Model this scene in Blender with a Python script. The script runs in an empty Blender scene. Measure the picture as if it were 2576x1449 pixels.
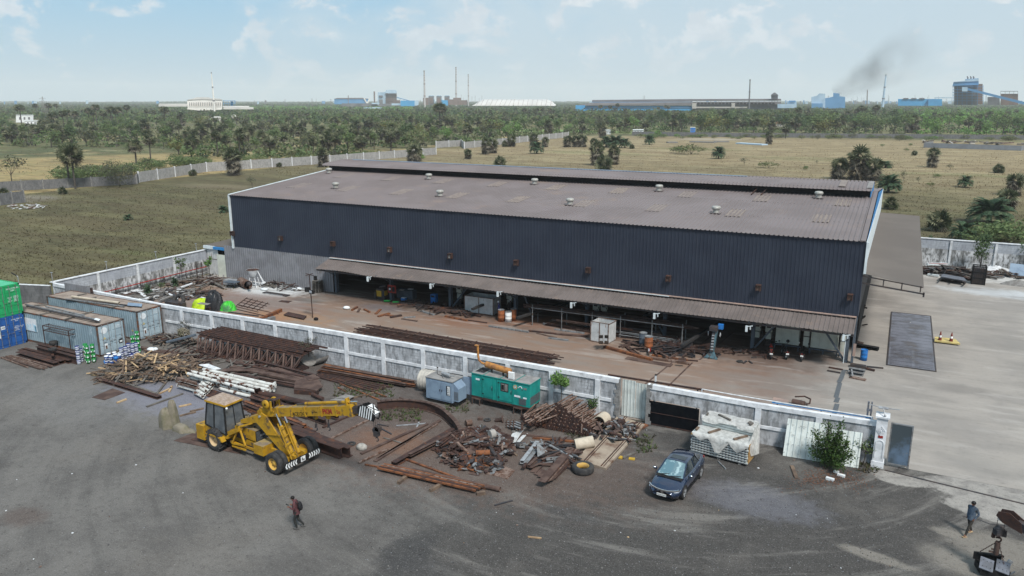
import bpy,math,random
from mathutils import Vector as Vc,Matrix
random.seed(7)
HAZE=0.00013
R=math.radians
RND=random.Random
S=bpy.context.scene
COL=S.collection

FPX,PITCH,YAW,CH=1932.0,R(13.74),R(26.74),20.0
cam_d=bpy.data.cameras.new("camera")
cam_d.sensor_width=36.0
cam_d.lens=36.0*FPX/2576.0
cam_d.clip_start=0.5
cam_d.clip_end=30000
cam=bpy.data.objects.new("camera",cam_d)
COL.objects.link(cam)
cam.location=(0,0,CH)
cam.rotation_euler=(R(90)-PITCH,0,YAW)
S.camera=cam

SUN_EL,SUN_AZ=R(52),R(40)
sun_dir=Vc((math.cos(SUN_EL)*math.cos(-SUN_AZ),math.cos(SUN_EL)*math.sin(-SUN_AZ),math.sin(SUN_EL)))
world=bpy.data.worlds.new("World")
S.world=world
world.use_nodes=True
nt=world.node_tree
nt.nodes.clear()
def wn(t,**k):
 n=nt.nodes.new(t)
 for a,b in k.items():setattr(n,a,b)
 return n
wo=wn('ShaderNodeOutputWorld');bg=wn('ShaderNodeBackground');bg.inputs[1].default_value=0.12
sky=wn('ShaderNodeTexSky',sky_type='NISHITA',sun_disc=False)
sky.sun_elevation=SUN_EL
sky.sun_rotation=math.atan2(sun_dir.x,sun_dir.y)
sky.altitude=30;sky.air_density=1.0;sky.dust_density=1.6;sky.ozone_density=1.2
tc=wn('ShaderNodeTexCoord')
def cn(scale,det,rough,vec,dist=0.0):
 n=wn('ShaderNodeTexNoise');n.inputs['Scale'].default_value=scale;n.inputs['Detail'].default_value=det
 n.inputs['Roughness'].default_value=rough;n.inputs['Distortion'].default_value=dist
 nt.links.new(vec,n.inputs['Vector']);return n.outputs['Fac']
def wm(op,a,b=None,clamp=False):
 n=wn('ShaderNodeMath',operation=op,use_clamp=clamp)
 for i,x in enumerate((a,b)):
  if x is None:continue
  if isinstance(x,(int,float)):n.inputs[i].default_value=x
  else:nt.links.new(x,n.inputs[i])
 return n.outputs[0]
def wramp(x,lo,hi):
 n=wn('ShaderNodeMapRange',interpolation_type='SMOOTHSTEP');n.inputs[1].default_value=lo;n.inputs[2].default_value=hi
 nt.links.new(x,n.inputs[0]);return n.outputs[0]
mp=wn('ShaderNodeMapping');mp.inputs['Scale'].default_value=(1,1,1.5)
nt.links.new(tc.outputs['Generated'],mp.inputs['Vector'])
V=mp.outputs[0]
sx=wn('ShaderNodeSeparateXYZ');nt.links.new(tc.outputs['Generated'],sx.inputs[0])

side=wm('ADD',wm('MULTIPLY',sx.outputs[0],0.893),wm('MULTIPLY',sx.outputs[1],0.45))
big=cn(3.6,4,0.5,V,0.3)
mid=cn(9.0,6,0.55,V,0.5)
puff=cn(17.0,9,0.58,V,0.35)
cov=wm('ADD',wm('ADD',wm('MULTIPLY',big,.55),wm('MULTIPLY',mid,0.45)),wm('MULTIPLY',side,0.32))
base_cloud=wramp(cov,0.36,0.56)
pf=wm('ADD',wm('MULTIPLY',puff,0.62),wm('ADD',wm('MULTIPLY',big,0.30),wm('MULTIPLY',mid,.30)))
puffs=wramp(pf,0.612,0.68)
shade=wramp(cn(24,6,.6,V),.40,.65)
def wmix(f,a,b):
 n=wn('ShaderNodeMix',data_type='RGBA')
 if isinstance(f,float):n.inputs[0].default_value=f
 else:nt.links.new(f,n.inputs[0])
 for i,x in((6,a),(7,b)):
  if isinstance(x,tuple):n.inputs[i].default_value=x
  else:nt.links.new(x,n.inputs[i])
 return n.outputs[2]
c0=wmix(wm('MULTIPLY',base_cloud,0.80),wmix(0.85,sky.outputs[0],(1.95,3.7,5.1,1)),(3.9,4.7,5.25,1))
c1=wmix(wm('MULTIPLY',puffs,0.80),c0,wmix(shade,(4.5,4.9,5.3,1),(5.7,5.9,6.1,1)))
hor=wm('SUBTRACT',1.0,wramp(sx.outputs[2],0.0,0.14))
c2=wmix(wm('MULTIPLY',hor,0.70),c1,(3.55,4.4,4.95,1))
nt.links.new(c2,bg.inputs[0]);nt.links.new(bg.outputs[0],wo.inputs[0])
sd=bpy.data.lights.new("sun",'SUN');sd.energy=3.3;sd.angle=R(11);sd.color=(1.0,0.965,0.91)
so=bpy.data.objects.new("sun",sd);COL.objects.link(so)
so.rotation_euler=(-sun_dir).to_track_quat('-Z','Y').to_euler();so.location=(30,-20,80)
S.view_settings.view_transform='Standard';S.view_settings.look='None'
S.view_settings.exposure=0.33;S.view_settings.gamma=1.0
S.render.engine='CYCLES'
S.cycles.use_denoising=True
S.cycles.max_bounces=6;S.cycles.diffuse_bounces=3;S.cycles.glossy_bounces=3
S.cycles.transmission_bounces=5;S.cycles.transparent_max_bounces=10;S.cycles.volume_bounces=2
S.cycles.volume_step_rate=4.0

def ray(px,py):
 x=px-1288.0;v=724.5-py
 y=FPX*math.cos(PITCH)+v*math.sin(PITCH);z=-FPX*math.sin(PITCH)+v*math.cos(PITCH)
 c,s=math.cos(YAW),math.sin(YAW)
 return Vc((c*x-s*y,s*x+c*y,z))
def G(px,py,z=0.0):
 r=ray(px,py);t=(z-CH)/r.z
 return Vc((r.x*t,r.y*t,z))
def GY(px,py,Y):
 r=ray(px,py);t=Y/r.y
 return Vc((r.x*t,Y,CH+r.z*t))
def GD(px,py,d):
 r=ray(px,py);t=d/math.hypot(r.x,r.y)
 return Vc((r.x*t,r.y*t,CH+r.z*t))
def height(base,py):
 c,s=math.cos(YAW),math.sin(YAW)
 yy=-s*base.x+c*base.y;lo,hi=-5.0,min(300.0,CH+yy*2.5)
 for _ in range(50):
  m=(lo+hi)/2;z=m-CH
  q=724.5-FPX*(yy*math.sin(PITCH)+z*math.cos(PITCH))/(yy*math.cos(PITCH)-z*math.sin(PITCH))
  if q>py:lo=m
  else:hi=m
 return lo
def pxm(p):
 return FPX/(Vc(p)-Vc((0,0,CH))).length

MATS={}
def M(name,col,col2=None,scale=1.5,lo=.4,hi=.62,rust=None,rough=.7,metal=0.0,bump=0.0,bscale=30.0,stretch=(1,1,1),coord='Object',extra=None,spec=.3,alpha=None,det=5):
 """noise-mottled surface; rust=(colour, scale, lo, hi, stretch)"""
 m=bpy.data.materials.new(name);m.use_nodes=True;MATS[name]=m
 t=m.node_tree;N=t.nodes;L=t.links
 bs=N['Principled BSDF'];bs.inputs['Roughness'].default_value=rough;bs.inputs['Metallic'].default_value=metal
 bs.inputs['Specular IOR Level'].default_value=spec
 tx=N.new('ShaderNodeTexCoord')
 if coord=='Object':
  oi=N.new('ShaderNodeObjectInfo');ad=N.new('ShaderNodeVectorMath');ad.operation='ADD'
  mu=N.new('ShaderNodeMath');mu.operation='MULTIPLY';mu.inputs[1].default_value=37.0
  L.new(oi.outputs['Random'],mu.inputs[0]);L.new(tx.outputs['Object'],ad.inputs[0]);L.new(mu.outputs[0],ad.inputs[1]);vec=ad.outputs[0]
 else:
  ge=N.new('ShaderNodeNewGeometry');vec=ge.outputs['Position']
 def noise(sc,st=(1,1,1),d=det,ro=.6):
  mpp=N.new('ShaderNodeMapping');mpp.inputs['Scale'].default_value=st;L.new(vec,mpp.inputs[0])
  n=N.new('ShaderNodeTexNoise');n.inputs['Scale'].default_value=sc;n.inputs['Detail'].default_value=d;n.inputs['Roughness'].default_value=ro
  L.new(mpp.outputs[0],n.inputs['Vector']);return n.outputs['Fac']
 def mr(x,a,b):
  n=N.new('ShaderNodeMapRange');n.inputs[1].default_value=a;n.inputs[2].default_value=b;n.interpolation_type='SMOOTHSTEP'
  L.new(x,n.inputs[0]);return n.outputs[0]
 def mix(f,a,b):
  n=N.new('ShaderNodeMix');n.data_type='RGBA'
  L.new(f,n.inputs[0])
  for i,x in((6,a),(7,b)):
   if isinstance(x,(tuple,list)):n.inputs[i].default_value=(*x,1)
   else:L.new(x,n.inputs[i])
  return n.outputs[2]
 c=(*col,1);cur=None
 if col2 is None:col2=tuple(x*.72 for x in col)
 cur=mix(mr(noise(scale,stretch),lo,hi),col,col2)
 if rust:cur=mix(mr(noise(rust[1],rust[4]if len(rust)>4 else(1,1,1)),rust[2],rust[3]),cur,rust[0])
 if extra:cur=extra(t,N,L,vec,noise,mr,mix,cur)
 L.new(cur,bs.inputs['Base Color'])
 if bump:
  b=N.new('ShaderNodeBump');b.inputs['Strength'].default_value=bump;b.inputs['Distance'].default_value=.03
  L.new(noise(bscale),b.inputs['Height']);L.new(b.outputs[0],bs.inputs['Normal'])
 if alpha is not None:bs.inputs['Alpha'].default_value=alpha
 return m
DUST=(.20,.165,.14);RUST=(.085,.034,.018);DKRUST=(.05,.028,.022)
M('rust',(.060,.032,.026),(.036,.022,.020),1.2,rust=((.12,.045,.02),3.5,.52,.75),rough=.85)
M('rust_bright',(.20,.075,.030),(.10,.042,.025),2.0,rust=((.055,.03,.022),4,.5,.7),rough=.85)
M('rust_dust',(.105,.068,.055),(.06,.036,.03),1.3,rough=.9)
M('rust_pale',(.20,.145,.12),(.10,.06,.045),2.0,rust=((.08,.035,.02),5,.5,.62),rough=.9)
M('steel_dark',(.035,.035,.04),(.06,.045,.04),2,rough=.6)
M('steel_grey',(.20,.21,.22),(.13,.13,.13),3,rust=((.09,.05,.035),4,.56,.66),rough=.6)
M('galv',(.36,.37,.38),(.25,.25,.26),4,rough=.45,metal=.3)
M('white_flake',(.60,.60,.57),(.46,.45,.42),2,rust=((.10,.042,.025),2.2,.53,.60),rough=.7)
M('timber',(.17,.12,.085),(.095,.066,.05),2,stretch=(1,1,1),rough=.9)
M('timber_fresh',(.46,.33,.19),(.30,.20,.12),2,rough=.9)
M('timber_grey',(.15,.135,.12),(.09,.08,.07),2,rough=.95)
M('white_paint',(.66,.68,.70),(.50,.51,.52),3,rust=((.20,.19,.18),2.2,.62,.80,(1,1,.4)),rough=.8)
M('screen_black',(.005,.006,.008),(.008,.009,.011),3,rough=.9,spec=0)
M('black',(.012,.012,.013),(.02,.02,.02),3,rough=.75,spec=.15)
M('rubber',(.028,.028,.030),(.05,.047,.045),4,rough=.85,bump=.3)
M('crane_yellow',(.42,.235,.012),(.30,.165,.014),2.5,.42,.66,rust=((.11,.075,.04),2.6,.54,.68),rough=.6)
M('crane_dirty',(.30,.22,.09),(.19,.15,.11),3,rough=.8)
M('cab_top',(.40,.31,.25),(.30,.22,.16),4,rust=((.2,.15,.12),9,.5,.6,(.3,4,1)),rough=.9)
M('glass_dark',(.075,.085,.095),(.11,.12,.13),2,rough=.08,spec=.8)
M('rim_yellow',(.55,.33,.06),(.40,.26,.10),4,rough=.7)
M('rim_cream',(.50,.36,.20),(.40,.28,.17),4,rough=.7)
M('chrome',(.7,.7,.72),(.6,.6,.6),4,rough=.15,metal=1.0)
M('teal',(.012,.27,.235),(.010,.20,.18),1.2,rust=((.03,.06,.05),5,.66,.70),rough=.5)
M('genset_blue',(.21,.285,.37),(.17,.23,.31),1.5,rust=((.12,.14,.16),4,.66,.74),rough=.55)
M('genset_top',(.26,.25,.24),(.19,.18,.175),2,rough=.9)
M('ochre',(.42,.19,.05),(.26,.12,.05),3,rust=((.13,.06,.03),4,.56,.7),rough=.8)
M('grey_mesh',(.12,.13,.14),(.07,.08,.09),20,rough=.7)
M('tank_cream',(.46,.43,.38),(.34,.32,.29),3,rough=.8)
M('cont_grey',(.225,.30,.345),(.17,.235,.275),1.2,rust=((.13,.12,.10),2.0,.62,.78,(2,2,.5)),rough=.6)
M('cont_door_lit',(.36,.45,.50),(.28,.36,.41),1.5,rust=((.12,.10,.09),3,.66,.74),rough=.6)  # lighter copy of the container grey, sunlit door end put into the colour
M('cont_top',(.275,.225,.19),(.20,.16,.135),1.2,rust=((.13,.085,.06),3,.6,.75),rough=.95)
M('cont_green',(.020,.36,.125),(.018,.28,.10),1.2,rough=.5)
M('cont_green_top',(.09,.42,.25),(.07,.36,.20),1.2,rough=.6)
M('cont_blue',(.022,.105,.34),(.02,.08,.26),1.5,rust=((.10,.07,.06),2.2,.62,.72),rough=.5)
M('frame_rust',(.10,.085,.08),(.07,.05,.04),2,rust=((.15,.055,.025),2.2,.5,.62),rough=.8)
M('logo_white',(.72,.75,.77),(.6,.64,.67),6,rough=.7)
M('logo_cyan',(.25,.55,.72),(.45,.65,.75),3,rough=.7)
M('bucket_white',(.62,.65,.72),(.55,.58,.66),8,rough=.4)
M('bucket_green',(.010,.22,.045),(.010,.17,.035),8,rough=.4)
M('bucket_blue',(.015,.055,.21),(.012,.04,.15),8,rough=.4)
M('band_navy',(.02,.03,.16),(.02,.03,.12),8,rough=.5)
M('car_paint',(.015,.029,.068),(.013,.026,.060),5,rough=.18,metal=.35,spec=.6)
bpy.data.materials['car_paint'].node_tree.nodes['Principled BSDF'].inputs['Coat Weight'].default_value=1.0
M('car_glass',(.10,.18,.21),(.30,.42,.44),3.2,.5,.62,rough=.05,spec=1.0)
M('car_glass_dark',(.012,.016,.02),(.02,.026,.03),3,rough=.05,spec=.8)
M('lamp_glass',(.45,.48,.52),(.2,.22,.25),9,rough=.1)
M('plate_white',(.72,.72,.70),(.68,.68,.66),4,rough=.5)
M('red_paint',(.32,.03,.022),(.22,.025,.02),3,rough=.4)
M('orange_paint',(.30,.10,.04),(.2,.075,.035),3,rough=.5)
M('cone_red',(.16,.028,.018),(.11,.02,.015),3,rough=.6)
M('yellow_paint',(.55,.44,.17),(.42,.34,.15),3,rough=.8)
M('yellow_panel',(.5,.31,.03),(.4,.25,.03),3,rough=.6)
M('blue_paint',(.02,.16,.46),(.018,.12,.36),3,rough=.5)
M('sheet_grey',(.245,.25,.27),(.19,.19,.205),.6,rust=((.15,.135,.12),.8,.6,.8),rough=.5,metal=.2)
M('sheet_white',(.56,.60,.58),(.45,.48,.46),1.5,rust=((.28,.27,.24),3,.66,.76),rough=.6)
M('sheet_white_rust',(.52,.53,.53),(.42,.43,.43),1.5,rust=((.20,.085,.035),2.6,.60,.68,(3,3,.6)),rough=.7)
M('navy_wall',(.0245,.0315,.049),(.019,.025,.041),.35,rough=.55,spec=.35,rust=((.028,.034,.05),.5,.55,.8,(6,6,.3)))
M('roof_metal',(.190,.163,.163),(.165,.140,.138),.22,rust=((.21,.168,.152),.35,.55,.75),rough=.65,spec=.25)
M('roof_canopy',(.155,.130,.122),(.125,.105,.098),.5,rust=((.18,.14,.12),.9,.55,.75),rough=.75,spec=.2)
M('roof_side',(.138,.122,.110),(.12,.106,.096),.15,rough=.8,spec=.2)
M('skylight',(.24,.20,.175),(.19,.155,.14),2,rough=.6)
M('flash_pink',(.34,.24,.20),(.25,.19,.17),1.5,rough=.8)
M('white_trim',(.62,.68,.70),(.52,.57,.59),1.2,rough=.7)
M('trim_blue',(.035,.21,.48),(.03,.17,.40),2,rough=.6)
M('col_grey',(.085,.105,.13),(.065,.08,.10),2,rough=.6)
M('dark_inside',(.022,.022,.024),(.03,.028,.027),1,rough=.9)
M('vent_metal',(.42,.41,.38),(.30,.29,.26),5,rough=.55,metal=.2)
M('cabinet',(.58,.60,.53),(.50,.52,.46),1.5,rough=.6)
M('tarp_black',(.018,.019,.022),(.03,.03,.033),3,rough=.38)
M('tarp_lime',(.46,.62,.02),(.34,.50,.02),2,rough=.45)
M('tarp_green',(.05,.50,.03),(.06,.20,.07),1.2,rough=.45)
M('tarp_sack',(.20,.175,.135),(.14,.13,.085),1.6,rust=((.09,.08,.04),1.0,.58,.7),rough=.95)
M('concrete',(.33,.31,.285),(.25,.235,.22),1.5,rough=.95)
M('stone',(.36,.34,.31),(.25,.24,.22),6,rough=.95,bump=.3)
M('skin',(.16,.075,.045),(.13,.06,.038),5,rough=.6)
M('hair',(.008,.007,.007),(.012,.01,.01),5,rough=.6)
M('shirt_maroon',(.105,.042,.045),(.065,.028,.032),9,rough=.9)
M('trouser_dark',(.020,.022,.022),(.03,.03,.028),7,rough=.9)
M('shirt_blue',(.065,.095,.14),(.10,.13,.17),22,rough=.9,rust=((.045,.05,.055),3,.5,.65))
M('trouser_grey',(.040,.036,.030),(.03,.027,.024),7,rough=.9)
M('shoe_grey',(.10,.095,.09),(.07,.068,.065),7,rough=.8)
M('bag_black',(.010,.010,.012),(.016,.016,.018),7,rough=.8)
M('plate_steel',(.15,.16,.19),(.11,.115,.13),4,rough=.5,metal=.2)
M('weigh',(.145,.148,.178),(.085,.087,.105),.8,rust=((.085,.072,.070),.8,.5,.7),rough=.42,spec=.6)
M('asb_grey',(.22,.21,.20),(.16,.15,.14),3,rough=.95)
M('pvc_cream',(.50,.43,.34),(.42,.36,.28),3,rough=.6)
M('plastic_film',(.62,.61,.58),(.45,.44,.42),5,rough=.35,alpha=.72)
M('osb',(.40,.24,.09),(.26,.15,.06),9,rough=.9)
M('trunk',(.085,.075,.065),(.06,.052,.045),5,rough=1.0)
M('chim',(.46,.43,.42),(.38,.355,.35),.05,rough=.9)
M('chim_dark',(.20,.13,.12),(.15,.1,.1),.1,rough=.9)
M('plant_blue',(.10,.26,.46),(.08,.22,.40),.05,rough=.7)
M('plant_cyan',(.05,.30,.55),(.05,.26,.5),.05,rough=.7)
M('plant_pale',(.40,.52,.62),(.30,.42,.52),.05,rough=.7)
M('plant_grey',(.16,.16,.17),(.10,.10,.11),.05,rough=.8)
M('plant_rust',(.20,.14,.12),(.13,.10,.09),.08,rough=.9)
M('factory_white',(.78,.75,.70),(.70,.67,.62),.05,rough=.8)
M('factory_roof',(.58,.56,.53),(.50,.485,.46),.05,rough=.7)
M('shed_roof',(.17,.16,.165),(.14,.13,.135),.03,rough=.8)
M('house_white',(.75,.76,.76),(.62,.64,.65),.3,rough=.8)
M('house_blue',(.05,.25,.70),(.04,.2,.6),.3,rough=.8)
M('roof_tile',(.42,.22,.17),(.34,.17,.13),.8,rough=.9)
M('fence_grey',(.20,.215,.235),(.17,.18,.20),.3,rough=.6)
M('pylon',(.26,.24,.23),(.2,.19,.19),.3,rough=.7)
def leafmat(name,c,c2,c3,tr=.25,sc=.8):
 m=M(name,c,c2,sc,.4,.62,rust=(c3,sc*2.7,.5,.72),rough=.75,spec=.15)
 t=m.node_tree;bs=t.nodes['Principled BSDF'];out=t.nodes['Material Output']
 tl=t.nodes.new('ShaderNodeBsdfTranslucent');mx=t.nodes.new('ShaderNodeMixShader');mx.inputs[0].default_value=tr
 src=bs.inputs['Base Color'].links[0].from_socket
 t.links.new(src,tl.inputs[0]);t.links.new(bs.outputs[0],mx.inputs[1]);t.links.new(tl.outputs[0],mx.inputs[2]);t.links.new(mx.outputs[0],out.inputs[0])
leafmat('leaf_palm',(.060,.078,.036),(.036,.050,.026),(.11,.125,.065))
leafmat('leaf_palm_dead',(.060,.052,.042),(.036,.032,.027),(.11,.10,.075),.1)
leafmat('leaf_date',(.060,.105,.055),(.038,.070,.040),(.15,.18,.10))
leafmat('leaf_highlight',(.26,.26,.16),(.19,.20,.12),(.36,.35,.24),.3)  # frond highlights painted as pale fans, scattered at random through palm crowns
leafmat('dead_pale',(.27,.24,.18),(.19,.17,.13),(.36,.33,.26),.1)
leafmat('leaf_light',(.17,.22,.09),(.12,.165,.065),(.25,.29,.13),.3)
leafmat('leaf_mid',(.120,.170,.070),(.078,.118,.050),(.20,.25,.10))
leafmat('leaf_dark',(.066,.103,.046),(.044,.072,.034),(.11,.15,.062))
leafmat('leaf_olive',(.155,.168,.080),(.098,.105,.054),(.19,.20,.10))
leafmat('leaf_grey',(.095,.098,.068),(.07,.072,.053),(.13,.13,.09))
leafmat('leaf_bright',(.15,.27,.070),(.105,.20,.055),(.23,.34,.11))
leafmat('leaf_bush',(.050,.098,.026),(.034,.062,.022),(.16,.22,.05),.3,3)
leafmat('leaf_yellow',(.16,.155,.05),(.11,.11,.045),(.22,.2,.08))
leafmat('grass_dry',(.20,.165,.095),(.16,.135,.078),(.25,.21,.125),.2,.2)
leafmat('grass_dark',(.080,.070,.044),(.060,.055,.036),(.105,.092,.056),.2,.2)
leafmat('grass_olive',(.105,.095,.055),(.085,.078,.048),(.14,.125,.07),.2,.2)
leafmat('grass_pale',(.24,.20,.115),(.19,.16,.09),(.30,.25,.15),.2,.2)
leafmat('grass_green',(.075,.11,.035),(.055,.08,.03),(.14,.15,.07),.2,1)
M('leaf_litter',(.16,.075,.045),(.09,.05,.035),6,rough=.95)

class MB:
 def __init__(s,*mats):s.v=[];s.f=[];s.m=[];s.mats=list(mats)or['steel_dark'];s.cur=0;s.smooth=set()
 def use(s,name):
  if name not in s.mats:s.mats.append(name)
  s.cur=s.mats.index(name);return s
 def add(s,vs,fs,smooth=False):
  b=len(s.v);s.v+=[tuple(v)for v in vs]
  for f in fs:
   if smooth:s.smooth.add(len(s.f))
   s.f.append(tuple(b+i for i in f));s.m.append(s.cur)
  return s
 def box(s,c,d,rz=0.0,m=None):
  x,y,z=d[0]/2,d[1]/2,d[2]/2
  vs=[Vc((sx*x,sy*y,sz*z))for sz in(-1,1)for sy in(-1,1)for sx in(-1,1)]
  if m is None:m=Matrix.Rotation(rz,3,'Z')
  c=Vc(c)
  return s.add([m@v+c for v in vs],[(0,2,3,1),(4,5,7,6),(0,1,5,4),(2,6,7,3),(0,4,6,2),(1,3,7,5)])
 def b6(s,x0,x1,y0,y1,z0,z1):return s.box(((x0+x1)/2,(y0+y1)/2,(z0+z1)/2),(abs(x1-x0),abs(y1-y0),abs(z1-z0)))
 def frame(s,p0,p1,up=(0,0,1)):
  p0,p1=Vc(p0),Vc(p1);d=p1-p0;L=d.length or 1e-6;d=d/L;up=Vc(up)
  if abs(d.dot(up))>.98:up=Vc((0,1,0))if abs(d.y)<.9 else Vc((1,0,0))
  sd=d.cross(up).normalized();u=sd.cross(d).normalized()
  return p0,d,sd,u,L
 def bar(s,p0,p1,w=.1,h=.1,up=(0,0,1)):
  p0,d,sd,u,L=s.frame(p0,p1,up)
  pts=[(-w/2,-h/2),(w/2,-h/2),(w/2,h/2),(-w/2,h/2)]
  return s.extr(pts,p0,d,sd,u,L)
 def extr(s,pts,p0,d,sd,u,L):
  n=len(pts)
  vs=[p0+sd*a+u*b for a,b in pts]+[p0+d*L+sd*a+u*b for a,b in pts]
  fs=[(i,(i+1)%n,n+(i+1)%n,n+i)for i in range(n)]+[tuple(range(n))[::-1],tuple(range(n,2*n))]
  return s.add(vs,fs)
 def ibeam(s,p0,p1,w=.2,h=.3,t=.02,up=(0,0,1),kind='I'):
  p0,d,sd,u,L=s.frame(p0,p1,up);a,b=w/2,h/2
  if kind=='I':pts=[(-a,-b),(a,-b),(a,-b+t),(t/2,-b+t),(t/2,b-t),(a,b-t),(a,b),(-a,b),(-a,b-t),(-t/2,b-t),(-t/2,-b+t),(-a,-b+t)]
  elif kind=='C':pts=[(-a,-b),(a,-b),(a,-b+t),(-a+t,-b+t),(-a+t,b-t),(a,b-t),(a,b),(-a,b)]
  else:pts=[(-a,-b),(a,-b),(a,-b+t),(-a+t,-b+t),(-a+t,b),(-a,b)]
  return s.extr(pts,p0,d,sd,u,L)
 def tube(s,p0,p1,r=.05,r2=None,n=10,cap=True,hollow=0.0,smooth=True):
  p0,d,sd,u,L=s.frame(p0,p1);r2=r if r2 is None else r2
  ring=lambda c,q:[c+sd*q*math.cos(2*math.pi*i/n)+u*q*math.sin(2*math.pi*i/n)for i in range(n)]
  e=p0+d*L
  s.add(ring(p0,r)+ring(e,r2),[(i,(i+1)%n,n+(i+1)%n,n+i)for i in range(n)],smooth)
  if hollow:
   h1,h2=r-hollow,r2-hollow
   s.add(ring(p0,h1)+ring(e,h2),[(n+i,n+(i+1)%n,(i+1)%n,i)for i in range(n)],smooth)
   for c,a,b in((p0,r,h1),(e,r2,h2)):s.add(ring(c,a)+ring(c,b),[(i,(i+1)%n,n+(i+1)%n,n+i)for i in range(n)])
  elif cap:s.add(ring(p0,r),[tuple(range(n))[::-1]]);s.add(ring(e,r2),[tuple(range(n))])
  return s
 def path(s,pts,r=.03,n=6):
  for a,b in zip(pts[:-1],pts[1:]):s.tube(a,b,r,n=n)
  return s
 def lathe(s,c,prof,n=16,axis=(0,0,1),smooth=True):
  c=Vc(c);ax=Vc(axis).normalized();q=Vc((0,0,1)).rotation_difference(ax)
  vs=[]
  for r,z in prof:vs+=[c+q@Vc((r*math.cos(2*math.pi*i/n),r*math.sin(2*math.pi*i/n),z))for i in range(n)]
  fs=[(k*n+i,k*n+(i+1)%n,(k+1)*n+(i+1)%n,(k+1)*n+i)for k in range(len(prof)-1)for i in range(n)]
  return s.add(vs,fs,smooth)
 def prism(s,pts,z0,z1):
  n=len(pts)
  return s.add([(x,y,z0)for x,y in pts]+[(x,y,z1)for x,y in pts],[(i,(i+1)%n,n+(i+1)%n,n+i)for i in range(n)]+[tuple(range(n))[::-1],tuple(range(n,2*n))])
 def side(s,pts,y0,y1):
  n=len(pts)
  return s.add([(x,y0,z)for x,z in pts]+[(x,y1,z)for x,z in pts],[(i,(i+1)%n,n+(i+1)%n,n+i)for i in range(n)]+[tuple(range(n))[::-1],tuple(range(n,2*n))])
 def slab(s,pts,t=.02):
  n=len(pts);P=[Vc(p)for p in pts];nr=(P[1]-P[0]).cross(P[2]-P[0]).normalized()*t
  return s.add(P+[p-nr for p in P],[(i,(i+1)%n,n+(i+1)%n,n+i)[::-1]for i in range(n)]+[tuple(range(n)),tuple(range(n,2*n))[::-1]])
 def ball(s,c,r,n=10,k=6,smooth=True):
  if not isinstance(r,(tuple,list)):r=(r,r,r)
  c=Vc(c);vs=[]
  for j in range(k+1):
   a=math.pi*j/k
   vs+=[c+Vc((r[0]*math.sin(a)*math.cos(2*math.pi*i/n),r[1]*math.sin(a)*math.sin(2*math.pi*i/n),r[2]*math.cos(a)))for i in range(n)]
  return s.add(vs,[(j*n+i,(j+1)*n+i,(j+1)*n+(i+1)%n,j*n+(i+1)%n)for j in range(k)for i in range(n)],smooth)
 def rib_sheet(s,a,b,c,pitch=.3,depth=.04,nr=None,wav=0.0,seg=1):
  """corrugated sheet: ribs run from a towards c, repeating from a towards b"""
  a,b,c=Vc(a),Vc(b),Vc(c);u=b-a;v=c-a;L=u.length;k=max(1,round(L/pitch))
  nn=Vc(nr)if nr else u.cross(v).normalized()
  prof=[]
  for i in range(k):
   t=i/k;w=1.0/k
   prof+=[(t,0),(t+w*.62,0),(t+w*.72,depth),(t+w*.90,depth)]
  prof.append((1,0));m=len(prof);vs=[]
  for q in range(seg+1):
   for t,h in prof:
    p=a+u*t+v*(q/seg)+nn*h
    if wav:p.z+=wav*(q/seg)*(math.sin(t*19)*.6+math.sin(t*7.3+1)*.8)
    vs.append(p)
  return s.add(vs,[(q*m+i,q*m+i+1,(q+1)*m+i+1,(q+1)*m+i)for q in range(seg)for i in range(m-1)])
 def mesh(s,name,inv=None):
  me=bpy.data.meshes.new(name)
  vs=s.v if inv is None else[tuple(inv@Vc(v))for v in s.v]
  me.from_pydata(vs,[],s.f)
  for mm in s.mats:me.materials.append(MATS[mm])
  me.polygons.foreach_set('material_index',s.m)
  if s.smooth:me.polygons.foreach_set('use_smooth',[i in s.smooth for i in range(len(s.f))])
  me.update();return me
 def build(s,name,parent=None,world=False,**k):
  """world=True: coordinates are world coordinates although there is a parent"""
  inv=None;loc=None
  if parent is not None and world:inv=wmat(parent).inverted()
  if parent is None:
   xs=[v[0]for v in s.v];ys=[v[1]for v in s.v];zs=[v[2]for v in s.v]
   loc=Vc(((min(xs)+max(xs))/2,(min(ys)+max(ys))/2,min(zs)));inv=Matrix.Translation(-loc)
  o=bpy.data.objects.new(name,s.mesh(name,inv));COL.objects.link(o)
  if parent is not None:o.parent=parent
  else:o.location=loc
  for a,b in k.items():o[a]=b
  return o
def wmat(o):
 m=Matrix.LocRotScale(o.location,o.rotation_euler,o.scale)
 return wmat(o.parent)@m if o.parent else m
def thing(name,label,cat,loc=(0,0,0),rz=0.0,group=None):
 o=bpy.data.objects.new(name,None);COL.objects.link(o);o.location=loc;o.rotation_euler=(0,0,rz);o.empty_display_size=.3
 return tag(o,label,cat,group)
def tag(o,label,cat,group=None,kind=None):
 if label:o['label']=label
 if cat:o['category']=cat
 if group:o['group']=group
 if kind:o['kind']=kind
 return o
def struct(o):o['kind']='structure';return o
def dup(root,loc=None,rz=None,label=None,sc=None):
 r=root.copy();COL.objects.link(r)
 if loc is not None:r.location=loc
 if rz is not None:r.rotation_euler=(0,0,rz)
 if sc is not None:r.scale=sc if isinstance(sc,(tuple,list))else(sc,)*3
 if label:r['label']=label
 for ch in list(root.children):
  c=ch.copy();COL.objects.link(c);c.parent=r
  for g in list(ch.children):
   d=g.copy();COL.objects.link(d);d.parent=c
 return r
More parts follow.
